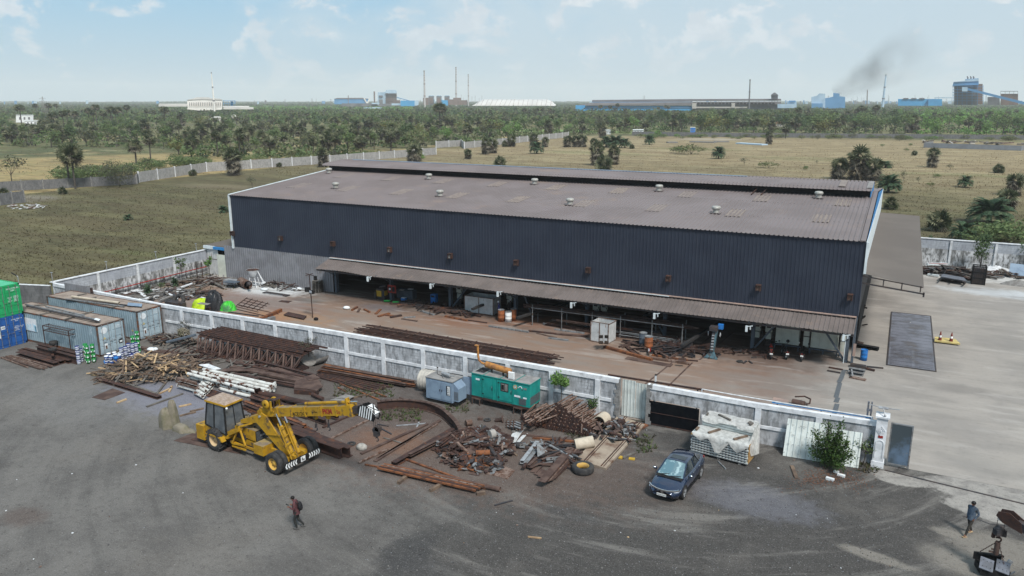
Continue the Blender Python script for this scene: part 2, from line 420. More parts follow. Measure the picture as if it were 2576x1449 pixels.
def text_mesh(body,size,mat,m,name='lettering',parent=None,thick=.004,bold=0.0):
 cu=bpy.data.curves.new(name,'FONT');cu.body=body;cu.size=size;cu.extrude=thick;cu.offset=bold;cu.align_x='CENTER';cu.align_y='CENTER'
 tmp=bpy.data.objects.new(name,cu);me=bpy.data.meshes.new_from_object(tmp)
 bpy.data.objects.remove(tmp);bpy.data.curves.remove(cu)
 me.materials.clear();me.materials.append(MATS[mat]);me.transform(m)
 o=bpy.data.objects.new(name,me);COL.objects.link(o)
 if parent is not None:o.parent=parent
 return o
def face_m(c,right,up):
 r=Vc(right).normalized();u=Vc(up).normalized();n=r.cross(u)
 return Matrix(((r.x,u.x,n.x,c[0]),(r.y,u.y,n.y,c[1]),(r.z,u.z,n.z,c[2]),(0,0,0,1)))
def lrp(a,b,t):return a+(b-a)*t
# ================================================================ GROUND
def nodeset(t,N,L,vec):
 class K:pass
 k=K()
 sp=N.new('ShaderNodeSeparateXYZ');L.new(vec,sp.inputs[0]);k.x,k.y,k.z=sp.outputs
 def ma(op,a,b=None,c=False):
  n=N.new('ShaderNodeMath');n.operation=op;n.use_clamp=c
  for i,q in enumerate((a,b)):
   if q is None:continue
   if isinstance(q,(int,float)):n.inputs[i].default_value=q
   else:L.new(q,n.inputs[i])
  return n.outputs[0]
 k.ma=ma
 def blob(cx,cy,rx,ry,nz,amp=.6,rot=0.0,soft=.45):
  dx,dy=ma('SUBTRACT',k.x,cx),ma('SUBTRACT',k.y,cy);c,s=math.cos(rot),math.sin(rot)
  u=ma('ADD',ma('MULTIPLY',dx,c/rx),ma('MULTIPLY',dy,s/rx));v=ma('ADD',ma('MULTIPLY',dx,-s/ry),ma('MULTIPLY',dy,c/ry))
  r=ma('SQRT',ma('ADD',ma('MULTIPLY',u,u),ma('MULTIPLY',v,v)))
  r=ma('ADD',r,ma('MULTIPLY',ma('SUBTRACT',nz,.5),amp*2))
  n=N.new('ShaderNodeMapRange');n.interpolation_type='SMOOTHSTEP';n.inputs[1].default_value=1+soft;n.inputs[2].default_value=1-soft
  L.new(r,n.inputs[0]);return n.outputs[0]
 k.blob=blob
 return k
def D2(px,py):p=G(px,py);return p.x,p.y
def gravel_extra(t,N,L,vec,noise,mr,mix,cur):
 k=nodeset(t,N,L,vec);ma=k.ma
 nz=noise(.35,d=6);nf=noise(1.6,d=6)

 dark=mr(ma('ADD',k.x,ma('MULTIPLY',ma('SUBTRACT',nz,.5),16)),-25,-13)
 cur=mix(ma('MULTIPLY',dark,.9),cur,(.050,.046,.043))

 dx,dy=ma('SUBTRACT',k.x,-13.0),ma('SUBTRACT',k.y,52.0)
 r=ma('SQRT',ma('ADD',ma('MULTIPLY',dx,dx),ma('MULTIPLY',dy,dy)));th=ma('ARCTAN2',dx,dy)
 cb=N.new('ShaderNodeCombineXYZ');L.new(ma('MULTIPLY',r,.9),cb.inputs[0]);L.new(ma('MULTIPLY',th,2.2),cb.inputs[1])
 n=N.new('ShaderNodeTexNoise');n.inputs['Scale'].default_value=1.0;n.inputs['Detail'].default_value=6;n.inputs['Roughness'].default_value=.65;L.new(cb.outputs[0],n.inputs['Vector'])
 aw=ma('ADD',.30,ma('MULTIPLY',dark,.45));n_=n.outputs['Fac']
 cur=mix(ma('MULTIPLY',mr(n_,.50,.66),aw),cur,(.17,.158,.145))
 cur=mix(ma('MULTIPLY',mr(n_,.48,.34),aw),cur,(.052,.049,.046))

 for(px,py,rx,ry,col,a)in((1050,1110,9,5,(.115,.078,.064),.8),(1330,1150,8,5,(.098,.072,.060),.8),(800,960,12,6,(.070,.052,.046),.75),(985,1110,2.6,1.5,(.17,.085,.05),.6),
          (440,1000,5.5,2.6,(.185,.185,.225),.75),(1900,1260,3.2,1.6,(.135,.135,.155),.6),(160,1010,7,2.5,(.18,.175,.17),.35),(420,900,6,4,(.13,.115,.10),.7),
          (1030,1385,1.1,1.6,(.045,.044,.044),.8),(1040,1440,1.6,1.2,(.05,.048,.048),.7),(1440,1295,1.6,.5,(.055,.053,.052),.7),(60,1300,1.2,.8,(.09,.065,.055),.6),(1700,940,14,3,(.085,.072,.064),.8)):
  x,y=D2(px,py);cur=mix(ma('MULTIPLY',k.blob(x,y,rx,ry,nf,.7),a),cur,col)
 cur=mix(ma('MULTIPLY',mr(noise(.16,d=4),.50,.66),.35),cur,(.155,.140,.125))
 for(px,py,rx,ry,rot)in((2262,1205,1.35,.75,0),(2560,1262,4.3,1.7,-.12),(2500,1290,2.2,1.0,-.2)):
  x,y=D2(px,py);cur=mix(ma('MULTIPLY',k.blob(x,y,rx,ry,noise(.9,d=7,ro=.7),.55,rot,.10),.95),cur,mix(mr(noise(1.2,d=5),.4,.65),(.31,.29,.265),(.22,.205,.19)))
 for(px,py,rx,ry)in((2540,1390,2.6,1.5),(2440,1420,1.8,1.0),(2395,1345,1.0,.35),(2200,1400,1.6,.4)):
  x,y=D2(px,py);cur=mix(ma('MULTIPLY',k.blob(x,y,rx,ry,noise(.8,d=7,ro=.7),.7,-.2,.35),.8),cur,(.205,.185,.16))
 gr=noise(2.6,d=8,ro=.85)
 cur=mix(ma('MULTIPLY',mr(gr,.52,.68),.32),cur,(.21,.198,.183));cur=mix(ma('MULTIPLY',mr(gr,.48,.38),.40),cur,(.035,.032,.030))
 sp=noise(14,d=3,ro=.8)
 cur=mix(ma('MULTIPLY',mr(sp,.56,.68),.55),cur,(.27,.265,.26));cur=mix(ma('MULTIPLY',mr(sp,.43,.34),.6),cur,(.035,.034,.034))
 sp2=noise(5,d=4,ro=.75)
 cur=mix(ma('MULTIPLY',mr(sp2,.58,.72),.3),cur,(.21,.205,.20));cur=mix(ma('MULTIPLY',mr(sp2,.42,.30),.4),cur,(.05,.049,.048))
 return cur
M('gravel',(.138,.129,.120),(.102,.095,.089),.3,coord='World',extra=gravel_extra,rough=.95,bump=.6,bscale=9,spec=.2)
def concrete_extra(t,N,L,vec,noise,mr,mix,cur):
 k=nodeset(t,N,L,vec);ma=k.ma
 nz=noise(.4,d=6);nf=noise(1.1,d=6)
 st=noise(.5,(.35,1.6,1),6)

 y1=mr(ma('ADD',k.y,ma('MULTIPLY',ma('SUBTRACT',nz,.5),14)),44,58)
 x1=mr(ma('ADD',k.x,ma('MULTIPLY',ma('SUBTRACT',nz,.5),8)),-1.5,-7)
 cur=mix(ma('MULTIPLY',ma('MULTIPLY',y1,x1),.82),cur,(.155,.090,.064))
 x0=mr(ma('ADD',k.x,ma('MULTIPLY',ma('SUBTRACT',nf,.5),10)),-6,-16)
 cur=mix(ma('MULTIPLY',x0,.5),cur,(.25,.165,.115))
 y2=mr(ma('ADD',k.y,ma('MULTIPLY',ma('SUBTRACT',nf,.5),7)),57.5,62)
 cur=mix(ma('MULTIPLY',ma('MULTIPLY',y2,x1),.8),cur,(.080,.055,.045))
 for(px,py,rx,ry,col,a)in((1420,820,6,2.2,(.24,.10,.05),.6),(1180,812,4,1.6,(.20,.09,.05),.6),(720,800,5,2.2,(.30,.165,.085),.85),(600,810,6,3,(.26,.135,.08),.6),(690,725,4.6,3.6,(.55,.56,.56),.9),(600,700,5,3,(.42,.40,.38),.7),
          (770,757,1.8,.8,(.06,.05,.045),.8),(960,775,2.4,1.1,(.11,.10,.11),.6),(650,760,7,2.6,(.19,.13,.115),.7),(470,770,7,3,(.20,.15,.13),.7),(2440,695,9,2.5,(.50,.49,.47),.8),(2540,740,6,2,(.5,.52,.54),.7),(1930,960,4.5,1.0,(.20,.17,.15),.5),
          (2250,640,4,6,(.22,.20,.185),.6),(2420,980,1.6,1.0,(.19,.175,.16),.6),(2300,1080,2.6,1.0,(.22,.20,.18),.5),(2520,860,3,2.2,(.21,.195,.18),.5),(2190,750,2.5,3,(.17,.155,.14),.6),(1700,850,7,3,(.12,.075,.055),.6)):
  x,y=D2(px,py);cur=mix(ma('MULTIPLY',k.blob(x,y,rx,ry,nf,.7),a),cur,col)
 cur=mix(ma('MULTIPLY',mr(st,.50,.66),.45),cur,(.205,.188,.17));big=noise(.12,d=5);cur=mix(ma('MULTIPLY',mr(big,.5,.68),.35),cur,(.20,.19,.175));cur=mix(ma('MULTIPLY',mr(st,.46,.34),.35),cur,(.40,.375,.345))
 sp=noise(3.5,(.5,1.5,1),5,.75)
 cur=mix(ma('MULTIPLY',mr(sp,.55,.68),.5),cur,(.15,.13,.12));sp2=noise(11,d=3)
 cur=mix(ma('MULTIPLY',mr(sp2,.60,.72),.25),cur,(.16,.145,.13))
 return cur
M('yard_concrete',(.305,.278,.25),(.255,.234,.214),.22,coord='World',extra=concrete_extra,rough=.9,bump=.2,bscale=5,spec=.25)
def field_extra(t,N,L,vec,noise,mr,mix,cur):
 k=nodeset(t,N,L,vec);ma=k.ma
 nz=noise(.03,d=7);nf=noise(.12,(1,2.2,1),7)
 far=mr(ma('ADD',k.y,ma('MULTIPLY',ma('SUBTRACT',nz,.5),170)),130,290)
 cur=mix(ma('MULTIPLY',far,.9),cur,(.245,.196,.120))
 cur=mix(ma('MULTIPLY',mr(nf,.49,.58),.6),cur,mix(far,(.066,.055,.032),(.155,.115,.064)))
 cur=mix(ma('MULTIPLY',mr(nf,.47,.38),.5),cur,mix(far,(.150,.130,.070),(.36,.285,.16)))
 lf=mr(ma('ADD',k.x,ma('MULTIPLY',ma('SUBTRACT',nz,.5),6)),-171,-173)
 cur=mix(ma('MULTIPLY',lf,.92),cur,mix(mr(noise(.08,(1,3,1),6),.42,.6),(.37,.275,.135),(.29,.235,.11)))
 dd=ma('SQRT',ma('ADD',ma('MULTIPLY',k.x,k.x),ma('MULTIPLY',k.y,k.y)))
 bl=ma('MULTIPLY',mr(ma('ADD',dd,ma('MULTIPLY',ma('SUBTRACT',nz,.5),30)),318,340),mr(k.x,-163,-176));ft=ma('MAXIMUM',bl,mr(ma('ADD',dd,ma('MULTIPLY',ma('SUBTRACT',nz,.5),30)),440,470));cl=ma('MULTIPLY',bl,mr(noise(.022,d=3),.60,.66));ft=ma('SUBTRACT',ft,cl,True)
 cur=mix(ft,cur,mix(mr(noise(.012,d=6),.45,.6),(.060,.080,.038),(.10,.115,.05)))
 for(px,py,rx,ry,col,a)in((1500,385,22,9,(.13,.14,.06),.6),(2050,400,24,9,(.14,.15,.07),.5),(1750,375,20,10,(.13,.14,.06),.6),(2420,440,18,6,(.12,.13,.055),.6),(2350,540,10,5,(.075,.075,.038),.7),(400,640,9,4,(.10,.115,.05),.5),(150,560,12,5,(.14,.12,.065),.6),(450,520,14,6,(.085,.066,.042),.6),(300,690,8,4,(.07,.06,.036),.7),(480,300,70,40,(.11,.21,.06),.9),(1450,330,60,22,(.12,.26,.06),.9),(60,500,7,6,(.28,.25,.22),.5),(560,470,14,5,(.20,.16,.11),.5),(1780,350,16,12,(.36,.32,.27),.7)):
  x,y=D2(px,py);cur=mix(ma('MULTIPLY',k.blob(x,y,rx,ry,nz,.5),a),cur,col)
 st_=noise(.05,(.6,3.2,1),7,.65);cur=mix(ma('MULTIPLY',mr(st_,.50,.57),.55),cur,mix(far,(.085,.068,.040),(.17,.125,.075)));cur=mix(ma('MULTIPLY',mr(st_,.47,.40),.45),cur,mix(far,(.15,.14,.075),(.36,.31,.19)))
 g=noise(.9,d=5,ro=.75)
 cur=mix(ma('MULTIPLY',mr(g,.50,.68),.45),cur,mix(far,(.05,.042,.026),(.15,.115,.068)));g2=noise(.35,(1,2.5,1),6,.7);cur=mix(ma('MULTIPLY',mr(g2,.55,.40),.3),cur,mix(far,(.16,.14,.08),(.38,.31,.18)))
 return cur
M('field_grass',(.106,.096,.050),(.078,.072,.039),.06,coord='World',extra=field_extra,rough=1.0,spec=.1,bump=.5,bscale=2)
def sheet(name,pts,z,mat,**k):
 m=MB(mat);m.add([(x,y,z)for x,y in pts],[tuple(range(len(pts)))])
 o=m.build(name);o['kind']='structure'
 for a,b in k.items():o[a]=b
 return o
sheet('ground',[(-9000,-300),(9000,-300),(9000,11000),(-9000,11000)],-.03,'field_grass')
sheet('gravel_yard',[(-150,-6),(60,-6),(60,45.2),(.6,45.0),(-6,44.9),(-16,44.5),(-56,44.5),(-72.4,44.8),(-100,36),(-150,34)],0.0,'gravel')
P=lambda px,py:D2(px,py)
sheet('yard_pavement',[(-71.9,44.9),(-56,44.6),(-16,44.6),(-6,45.0),(60,45.1),(60,106),(-1.9,106),(-1.9,103),(-71.9,63.5)],.006,'yard_concrete')

m=MB('steel_dark');a,b=P(2225,1183),P(2640,1284);m.bar((*a,.02),(*b,.02),.09,.03);tag(m.build('gate_rail'),'dark steel ground rail running across the entrance from the blue gate leaf','rail')
m=MB('steel_dark');pts=[G(2420,1298,.012),G(2450,1302,.012),G(2490,1318,.012),G(2530,1322,.012),G(2600,1342,.012)]
for a,b in zip(pts[:-1],pts[1:]):m.bar(a,b,.05,.008)
struct(m.build('pavement_crack'))

m=MB('rust_dust')
for a,b in(((1700,905),(1612,975)),((1742,912),(1668,984)),((1712,905),(1790,845)),((1760,905),(1846,835))):m.bar(G(*a,.016),G(*b,.016),.13,.012)
tag(m.build('floor_rail'),'pair of rusty trolley rails let into the pavement running into the shed','rail')
dc=[(2124,930,2116,952),(2113,963,2103,1000),(2108,1000,2103,1012),(2106,1016,2100,1036),(2100,1036,2096,1052),(2118,948,2110,962)]
for i,(x0,y0,x1,y1)in enumerate(dc):
 m=MB('grey_mesh');m.bar(G(x0,y0,.02+i*.001),G(x1,y1,.02+i*.001),.30,.016);tag(m.build('drain_cover'),('topmost','fourth','fifth','sixth','lowest','second')[i]+' dark plate of the drain strip leading down from the corner column','drain cover','drain cover plates')

def tufts(name,regions,mats,label,seed=1,h=(.25,.6)):
 rd=RND(seed);m=MB(*mats)
 for(fn,n)in regions:
  for _ in range(n):
   x,y=fn(rd);m.cur=rd.randrange(len(mats));k=rd.uniform(*h);w=k*.3
   for q in range(3):
    a=rd.uniform(0,6.28);ca,sa=math.cos(a),math.sin(a)
    m.add([(x-ca*w,y-sa*w,-.03),(x+ca*w,y+sa*w,-.03),(x+rd.uniform(-.2,.2),y+rd.uniform(-.2,.2),k*rd.uniform(.6,1.2))],[(0,1,2)])
 o=m.build(name);o['kind']='stuff';tag(o,label,'grass');return o
def reg(x0,x1,y0,y1):return lambda rd:(rd.uniform(x0,x1),rd.uniform(y0,y1))
def dreg(x0,x1,y0,y1):
 def f(rd):p=G(rd.uniform(x0,x1),rd.uniform(y0,y1));return p.x,p.y
 return f
tufts('dark_grass',[(dreg(-30,590,470,730),5500),(reg(-166,-75,68,130),1500),(dreg(2230,2590,480,600),1800)],['field_grass'],'dark dry grass of the open field left of and behind the warehouse',2,(.10,.24))
tufts('dry_grass',[(dreg(700,2590,345,480),9000),(dreg(0,820,375,440),1000)],['field_grass'],'straw coloured tall grass of the field behind the warehouse',3,(.15,.32))
tufts('green_weeds',[(dreg(840,990,965,1000),260),(dreg(960,1060,1030,1060),160),(dreg(1120,1180,1000,1040),120),(dreg(1600,1650,1095,1140),90),(dreg(1420,1470,1085,1110),30),(dreg(190,245,865,890),60),(dreg(2160,2215,1165,1190),60)],['grass_green','grass_dark'],'low green weeds creeping through the scrap yard',4,(.10,.22))
# ================================================================ WALLS
def block_extra(bw=.42,bh=.21,mort=(.25,.25,.26),amt=.95,hi=(.52,.535,.56),lo=(.22,.225,.235),grime=1.0):
 def f(t,N,L,vec,noise,mr,mix,cur):
  k=nodeset(t,N,L,vec);cb=N.new('ShaderNodeCombineXYZ');L.new(k.ma('ADD',k.x,k.y),cb.inputs[0]);L.new(k.z,cb.inputs[1])
  b=N.new('ShaderNodeTexBrick');b.inputs['Scale'].default_value=1;b.inputs['Brick Width'].default_value=bw;b.inputs['Row Height'].default_value=bh;b.inputs['Mortar Size'].default_value=.016
  b.inputs['Color1'].default_value=(*hi,1);b.inputs['Color2'].default_value=(*[x*.82 for x in hi],1);b.inputs['Mortar'].default_value=(*mort,1)
  L.new(cb.outputs[0],b.inputs['Vector']);c=mix(k.ma('MULTIPLY',mr(noise(1.1,d=4),.66,.3),amt),cur,b.outputs[0])
  c=mix(k.ma('MULTIPLY',mr(noise(1.4,(1,1,.5),6),.42,.68),.75*grime),c,lo)
  c=mix(k.ma('MULTIPLY',mr(noise(5,(1,1,.35),5),.46,.62),.6*grime),c,tuple(x*.62 for x in lo))
  return c
 return f
M('block_white',(.44,.455,.48),(.34,.35,.37),2.0,coord='World',extra=block_extra(),rough=.9)
M('block_grey',(.48,.49,.51),(.38,.385,.40),2.5,coord='World',extra=block_extra(hi=(.46,.47,.49),lo=(.20,.20,.20),amt=.9,grime=1.0),rough=.9)
M('block_new',(.36,.38,.42),(.32,.34,.38),2.5,coord='World',extra=block_extra(.62,.24,(.26,.275,.31),1.0,(.47,.50,.54),(.26,.27,.29),.5),rough=.9)
M('block_plaster',(.62,.63,.65),(.40,.40,.40),1.2,coord='World',extra=block_extra(.5,.25,(.34,.34,.34),.4,(.58,.59,.60),(.13,.13,.125),1.3),rough=.9)
M('block_far',(.36,.35,.34),(.29,.285,.28),.8,coord='World',extra=block_extra(.6,.3,(.22,.22,.22),.6,(.40,.39,.38),(.22,.215,.21),.7),rough=.95)
M('block_field',(.165,.165,.168),(.125,.125,.128),.8,coord='World',extra=block_extra(.9,.35,(.08,.08,.08),.8,(.19,.19,.195),(.09,.09,.092),.7),rough=.95)
M('post_white',(.70,.71,.73),(.54,.55,.57),2,coord='World',rust=((.30,.30,.31),1.6,.58,.78,(1,1,.5)),rough=.85)
WP=[(-72.3,44.6,2.8),(-56.0,44.35,2.58),(-40,44.35,2.76),(-16,44.3,2.76),(-6.0,44.65,2.5),(.35,44.7,2.6)]
def wallY(x):
 for a,b in zip(WP[:-1],WP[1:]):
  if x<=b[0]:t=(x-a[0])/(b[0]-a[0]);return lrp(a[1],b[1],t),lrp(a[2],b[2],t)
 return WP[-1][1],WP[-1][2]
def wallX(px,z=1.5):
 lo,hi=-75,3;c,s=math.cos(YAW),math.sin(YAW)
 for _ in range(40):
  mid=(lo+hi)/2;y,_z=wallY(mid);xx=c*mid+s*y;yy=-s*mid+c*y;zz=z-CH
  q=1288+FPX*xx/(yy*math.cos(PITCH)-zz*math.sin(PITCH))
  if q<px:lo=mid
  else:hi=mid
 return lo
W0=thing('boundary_wall','long whitewashed block boundary wall with white posts between gravel yard and shed','wall',(-39,44.4,0))
def wall_strip(m,x0,x1,z0,z1,y0,y1,relz=True):
 n=max(1,int((x1-x0)/3));
 for i in range(n):
  a,b=lrp(x0,x1,i/n),lrp(x0,x1,(i+1)/n);(ya,ta),(yb,tb)=wallY(a),wallY(b)
  za0,za1,zb0,zb1=(z0*ta,z1*ta,z0*tb,z1*tb)if relz else(z0,z1,z0,z1)
  m.add([(a,ya+y0,za0),(b,yb+y0,zb0),(b,yb+y1,zb0),(a,ya+y1,za0),(a,ya+y0,za1),(b,yb+y0,zb1),(b,yb+y1,zb1),(a,ya+y1,za1)],
    [(0,1,5,4),(2,3,7,6),(4,5,6,7)]+([(3,0,4,7)]if i==0 else[])+([(1,2,6,5)]if i==n-1 else[]))
posts=[459,534,612,694,783,872,965,1065,1171,1278,1387,1503]
PX=[wallX(p)for p in posts]+[-65.3,-60.5]
gx0,gx1=wallX(1556),wallX(1628);bx0,bx1=wallX(1630,.8),wallX(1760,.8)
xl,xr=-72.2,.25
m=MB('block_white');wall_strip(m,xl,gx0,0,.965,.02,.19);wall_strip(m,gx1,bx0,0,.965,.02,.19);m.build('block_panel',W0,True)
m=MB('block_grey');wall_strip(m,bx0,bx1,.62,.965,.02,.19);wall_strip(m,bx1,xr,0,.965,.02,.19);m.build('block_panel',W0,True)
for a,b in((xl,gx0),(gx1,xr)):
 m=MB('post_white');wall_strip(m,a,b,.895,1.0,-.05,.24);m.build('coping',W0,True)
for a,b in((-56.5,gx0-.5),(bx1+.1,xr)):
 m=MB('post_white');wall_strip(m,a,b,.40,.475,-.045,.06);m.build('rail',W0,True)
for x in PX+[wallX(1757),wallX(1906),wallX(2058)]:
 if bx0<x<bx1:continue
 y,t=wallY(x);m=MB('post_white');m.b6(x-.17,x+.17,y-.07,y+.26,0,t*.893);m.build('post',W0,True)
M('broken_edge',(.24,.235,.23),(.16,.155,.15),4,coord='World',rough=1)
for x in(gx0,gx1):
 y,t=wallY(x);m=MB('broken_edge');rd=RND(int(x*10))
 for k in range(11):z=k*t/11;d=rd.uniform(.05,.26);m.box((x+(-d/2 if x==gx0 else d/2),y+.1,z+t/22),(d+.12,.30,t/11*.97),rd.uniform(-.03,.03))
 m.build('broken_end',W0,True)

pX=.52;pY=44.75
pl=thing('gate_pillar','white gate pillar with raised diamond ornament at the end of the boundary wall','pillar',(pX,pY,0))
m=MB('post_white');m.b6(-.28,.28,-.32,.32,0,2.95);m.b6(-.36,.36,-.40,.40,2.95,3.05);m.b6(-.33,.33,-.37,.37,0,.35);m.build('shaft',pl)
m=MB('post_white')
for q in(.22,.14):
 for k in range(4):
  a0,a1=k*math.pi/2,(k+1)*math.pi/2;m.bar((q*math.cos(a0),-.335,2.2+1.3*q*math.sin(a0)),(q*math.cos(a1),-.335,2.2+1.3*q*math.sin(a1)),.025,.03)
m.tube((0,-.32,2.2),(0,-.36,2.2),.05);m.bar((-.2,-.335,.6),(-.2,-.335,1.45),.03,.03);m.bar((.2,-.335,.6),(.2,-.335,1.45),.03,.03)
for k in range(6):
 a0,a1=k*math.pi/6,(k+1)*math.pi/6;m.bar((.2*math.cos(a0),-.335,1.45+.2*math.sin(a0)),(.2*math.cos(a1),-.335,1.45+.2*math.sin(a1)),.03,.03)
m.build('ornament',pl)
m=MB('red_paint');m.b6(-.12,.12,-.345,-.322,1.78,1.92);m.build('faded_emblem',pl)
m=MB('galv');m.box((0,0,3.1),(.5,.3,.05));m.bar((-.1,0,3.1),(-.75,-.1,3.22),.05,.04);m.bar((.1,0,3.1),(.8,.05,3.12),.05,.04);m.bar((0,-.1,3.12),(.1,-.42,2.85),.05,.05);m.ball((.12,-.42,2.82),.07)
tag(m.build('lamp_bracket',None),'broken white lamp arms lying on top of the gate pillar','lamp').location=(pX,pY-.05,3.05)

gl=thing('steel_gate','weathered blue steel gate leaf standing beside the white end pillar','gate',(1.5,44.9,0))
M('gate_blue',(.11,.16,.23),(.05,.065,.075),.7,.36,.56,rust=((.22,.19,.16),1.1,.60,.72),rough=.5)
m=MB('gate_blue');m.b6(-.48,.55,-.02,.02,.22,2.55);m.build('leaf_panel',gl)
m=MB('steel_grey');m.b6(-.53,-.46,-.04,.04,.04,2.62);m.b6(.53,.60,-.04,.04,.04,2.62);m.b6(-.46,.53,-.04,.04,2.55,2.62);m.b6(-.46,.53,-.04,.04,.15,.22)
for k in range(9):m.b6(-.44+k*.115,-.41+k*.115,-.02,.02,.04,.15)
m.build('gate_frame',gl)

m=MB('trim_blue');xa,xb=wallX(1940,2.6),wallX(2195,2.6)
m.bar((xa,wallY(xa)[0]+.36,2.62),(xb,wallY(xb)[0]+.36,2.66),.10,.02);m.bar((xa,wallY(xa)[0]+.29,2.60),(xb,wallY(xb)[0]+.29,2.64),.05,.02)
m.use('white_trim').bar((xa+.2,wallY(xa)[0]+.325,2.63),(xb-.1,wallY(xb)[0]+.325,2.67),.03,.02)
m.use('rust');m.bar((xa,wallY(xa)[0]+.42,2.60),(xb,wallY(xb)[0]+.42,2.64),.05,.03)
for x in(xa+.3,(xa+xb)/2,xb-.3):m.bar((x,wallY(x)[0]+.34,.02),(x,wallY(x)[0]+.34,2.6),.05,.05)
tag(m.build('gutter_section'),'long blue and white gutter strip lying along the wall top left of the end pillar','gutter')
m=MB('white_paint');m.path([(wallX(1762,2.6),44.9,2.75),(wallX(1840,2.6),44.95,2.70),(wallX(2030,2.6),44.95,2.70),(wallX(2190,2.6),44.95,2.74),(wallX(2203,2.6),44.8,2.4)],.03);m.path([(wallX(1762,2.6),44.9,2.75),(wallX(1762,2.6),44.9,2.58)],.03);tag(m.build('white_pipe'),'thin white pipe running along the top of the right wall section','pipe')
m=MB('rust');m.bar((wallX(1520,2.6),45.05,2.62),(wallX(1765,2.6),45.05,2.66),.12,.10)
for q in(1530,1640,1750):m.bar((wallX(q,2.6),45.05,.02),(wallX(q,2.6),45.05,2.58),.07,.07)
tag(m.build('steel_rail'),'dark rusty rail fixed behind the wall above the corrugated gate','rail')
m=MB('plate_steel');m.b6(-.35,-.05,45.2,45.3,0,2.6);m.b6(-.32,-.22,45.2,45.32,2.6,3.5);m.b6(-.14,-.06,45.2,45.32,2.6,3.5);m.b6(-.34,-.04,45.19,45.31,2.95,3.05);tag(m.build('gate_guide'),'grey steel gate guide post behind the wall end','post')

cg=thing('sheet_gate','pale corrugated sheet gate closing the opening in the boundary wall','gate',((gx0+gx1)/2,44.95,0))
m=MB('sheet_white');mid=(gx0+gx1)/2
m.rib_sheet((gx0+.05,44.9,.05),(mid,44.9,.05),(gx0+.05,44.9,2.55),.24,.03,(0,-1,0));m.rib_sheet((mid+.03,44.93,.05),(gx1-.03,44.93,.05),(mid+.03,44.93,2.45),.24,.03,(0,-1,0));m.build('sheet',cg,True)
m=MB('galv');m.bar((gx0+.05,45.0,.05),(gx1-.05,45.0,.05),.05,.06);m.bar((gx0+.05,45.0,2.3),(gx1-.05,45.0,2.3),.05,.06);m.bar((gx0+.1,45.0,.03),(gx0+.1,45.0,2.32),.05,.055);m.build('gate_frame',cg,True)
m=MB('white_paint');m.b6(gx1+.25,gx1+.35,45.0,45.1,0,3.1);m.use('black').b6(gx1+.24,gx1+.36,44.99,45.11,3.1,3.16);tag(m.build('steel_post'),'short white post with black top behind the wall right of the sheet gate','post')
bs=thing('black_screen','black sheet screen filling the low opening beside the sheet gate','screen',((bx0+bx1)/2,44.7,0))
y0=wallY(bx0)[0];m=MB('screen_black');m.b6(bx0+.04,bx1-.04,y0-.01,y0+.03,.1,1.60);m.build('sheet',bs,True)
m=MB('rust');m.b6(bx0+.02,bx1-.02,y0-.05,y0-.012,.84,.87);m.b6(bx0+.02,bx1-.02,y0-.05,y0+.03,.03,.09);m.b6(bx0,bx0+.035,y0-.05,y0+.03,.03,1.6);m.build('screen_frame',bs,True)

sw=thing('side_wall','block wall on the left of the compound with stained plaster base and pale new blocks on top','wall',(-72.4,54,0))
m=MB('block_plaster');m.b6(-72.55,-72.3,44.7,63.4,0,1.75);m.build('plaster_base',sw,True)
m=MB('block_new');m.b6(-72.52,-72.32,44.7,63.4,1.75,2.84);m.build('block_panel',sw,True)
m=MB('post_white');m.b6(-72.6,-72.24,44.5,63.4,2.84,2.92);m.build('coping',sw,True)
for y in(44.6,49.2,53.8,58.5):m=MB('white_paint');m.b6(-72.28,-72.18,y,y+.25,0,2.83);m.build('post',sw,True)
for i,y in enumerate((44.7,50.5,56.5,62)):
 m=MB('galv');m.tube((-72.4,y,2.92),(-72.4,y,3.75),.035);m.box((-72.4,y,3.8),(.22,.14,.06));tag(m.build('wall_spotlight'),'thin post on the side wall, '+('at the front corner','second from the corner','second from the shed','nearest the shed')[i],'lamp post','posts on the side wall')
m=MB('red_paint');m.tube(G(415,722,.9)*.0+Vc((-72.05,46.5,.75)),(-72.05,63,.95),.055);m.use('steel_dark').tube((-72.1,46.5,.35),(-72.1,63,.45),.03)
for y in(48,51,54,57,60):m.bar((-72.15,y,0),(-72.15,y,1.0),.05,.05)
tag(m.build('red_pipe'),'dark red water pipe running along the side wall','pipe')

lw=thing('left_wall','grey block wall seen between the green container and the compound corner','wall',(-76,43,0))
a=G(60,724,2.5);m=MB('block_field');m.bar(Vc((-72.6,44.5,1.25)),Vc((a.x-8,a.y-1.3,1.25)),.2,2.5);m.build('block_panel',lw,True)
m=MB('post_white');m.bar(Vc((-72.6,44.5,2.53)),Vc((a.x-8,a.y-1.3,2.53)),.26,.06);m.build('coping',lw,True)
sgate=MB('sheet_grey');y1,t1=wallY(-70);sgate.rib_sheet((-70.2,y1-.15,.2),(-66.0,wallY(-66)[0]-.12,.2),(-70.2,y1-.15,3.1),.25,.03,(0,-1,0));sgate.use('rust').b6(-66,-65.8,44.1,44.25,0,3.1)
tag(sgate.build('sheet_screen'),'grey corrugated screen with rusty post standing on the wall behind the far grey container','screen')

bw=thing('back_wall','grey block wall behind the yard on the right with pale coping and stained base','wall',(10,106.2,0))
m=MB('block_plaster');m.b6(-2,60,106.2,106.45,0,2.3);m.build('plaster_base',bw,True)
m=MB('block_new');m.b6(-2,60,106.22,106.43,2.3,3.46);m.build('block_panel',bw,True)
m=MB('post_white');m.b6(-2,60,106.14,106.5,3.46,3.56);m.build('coping',bw,True)
for x in(6.2,10.9,15.5):m=MB('white_paint');m.b6(x,x+.25,106.08,106.18,0,3.4);m.build('post',bw,True)

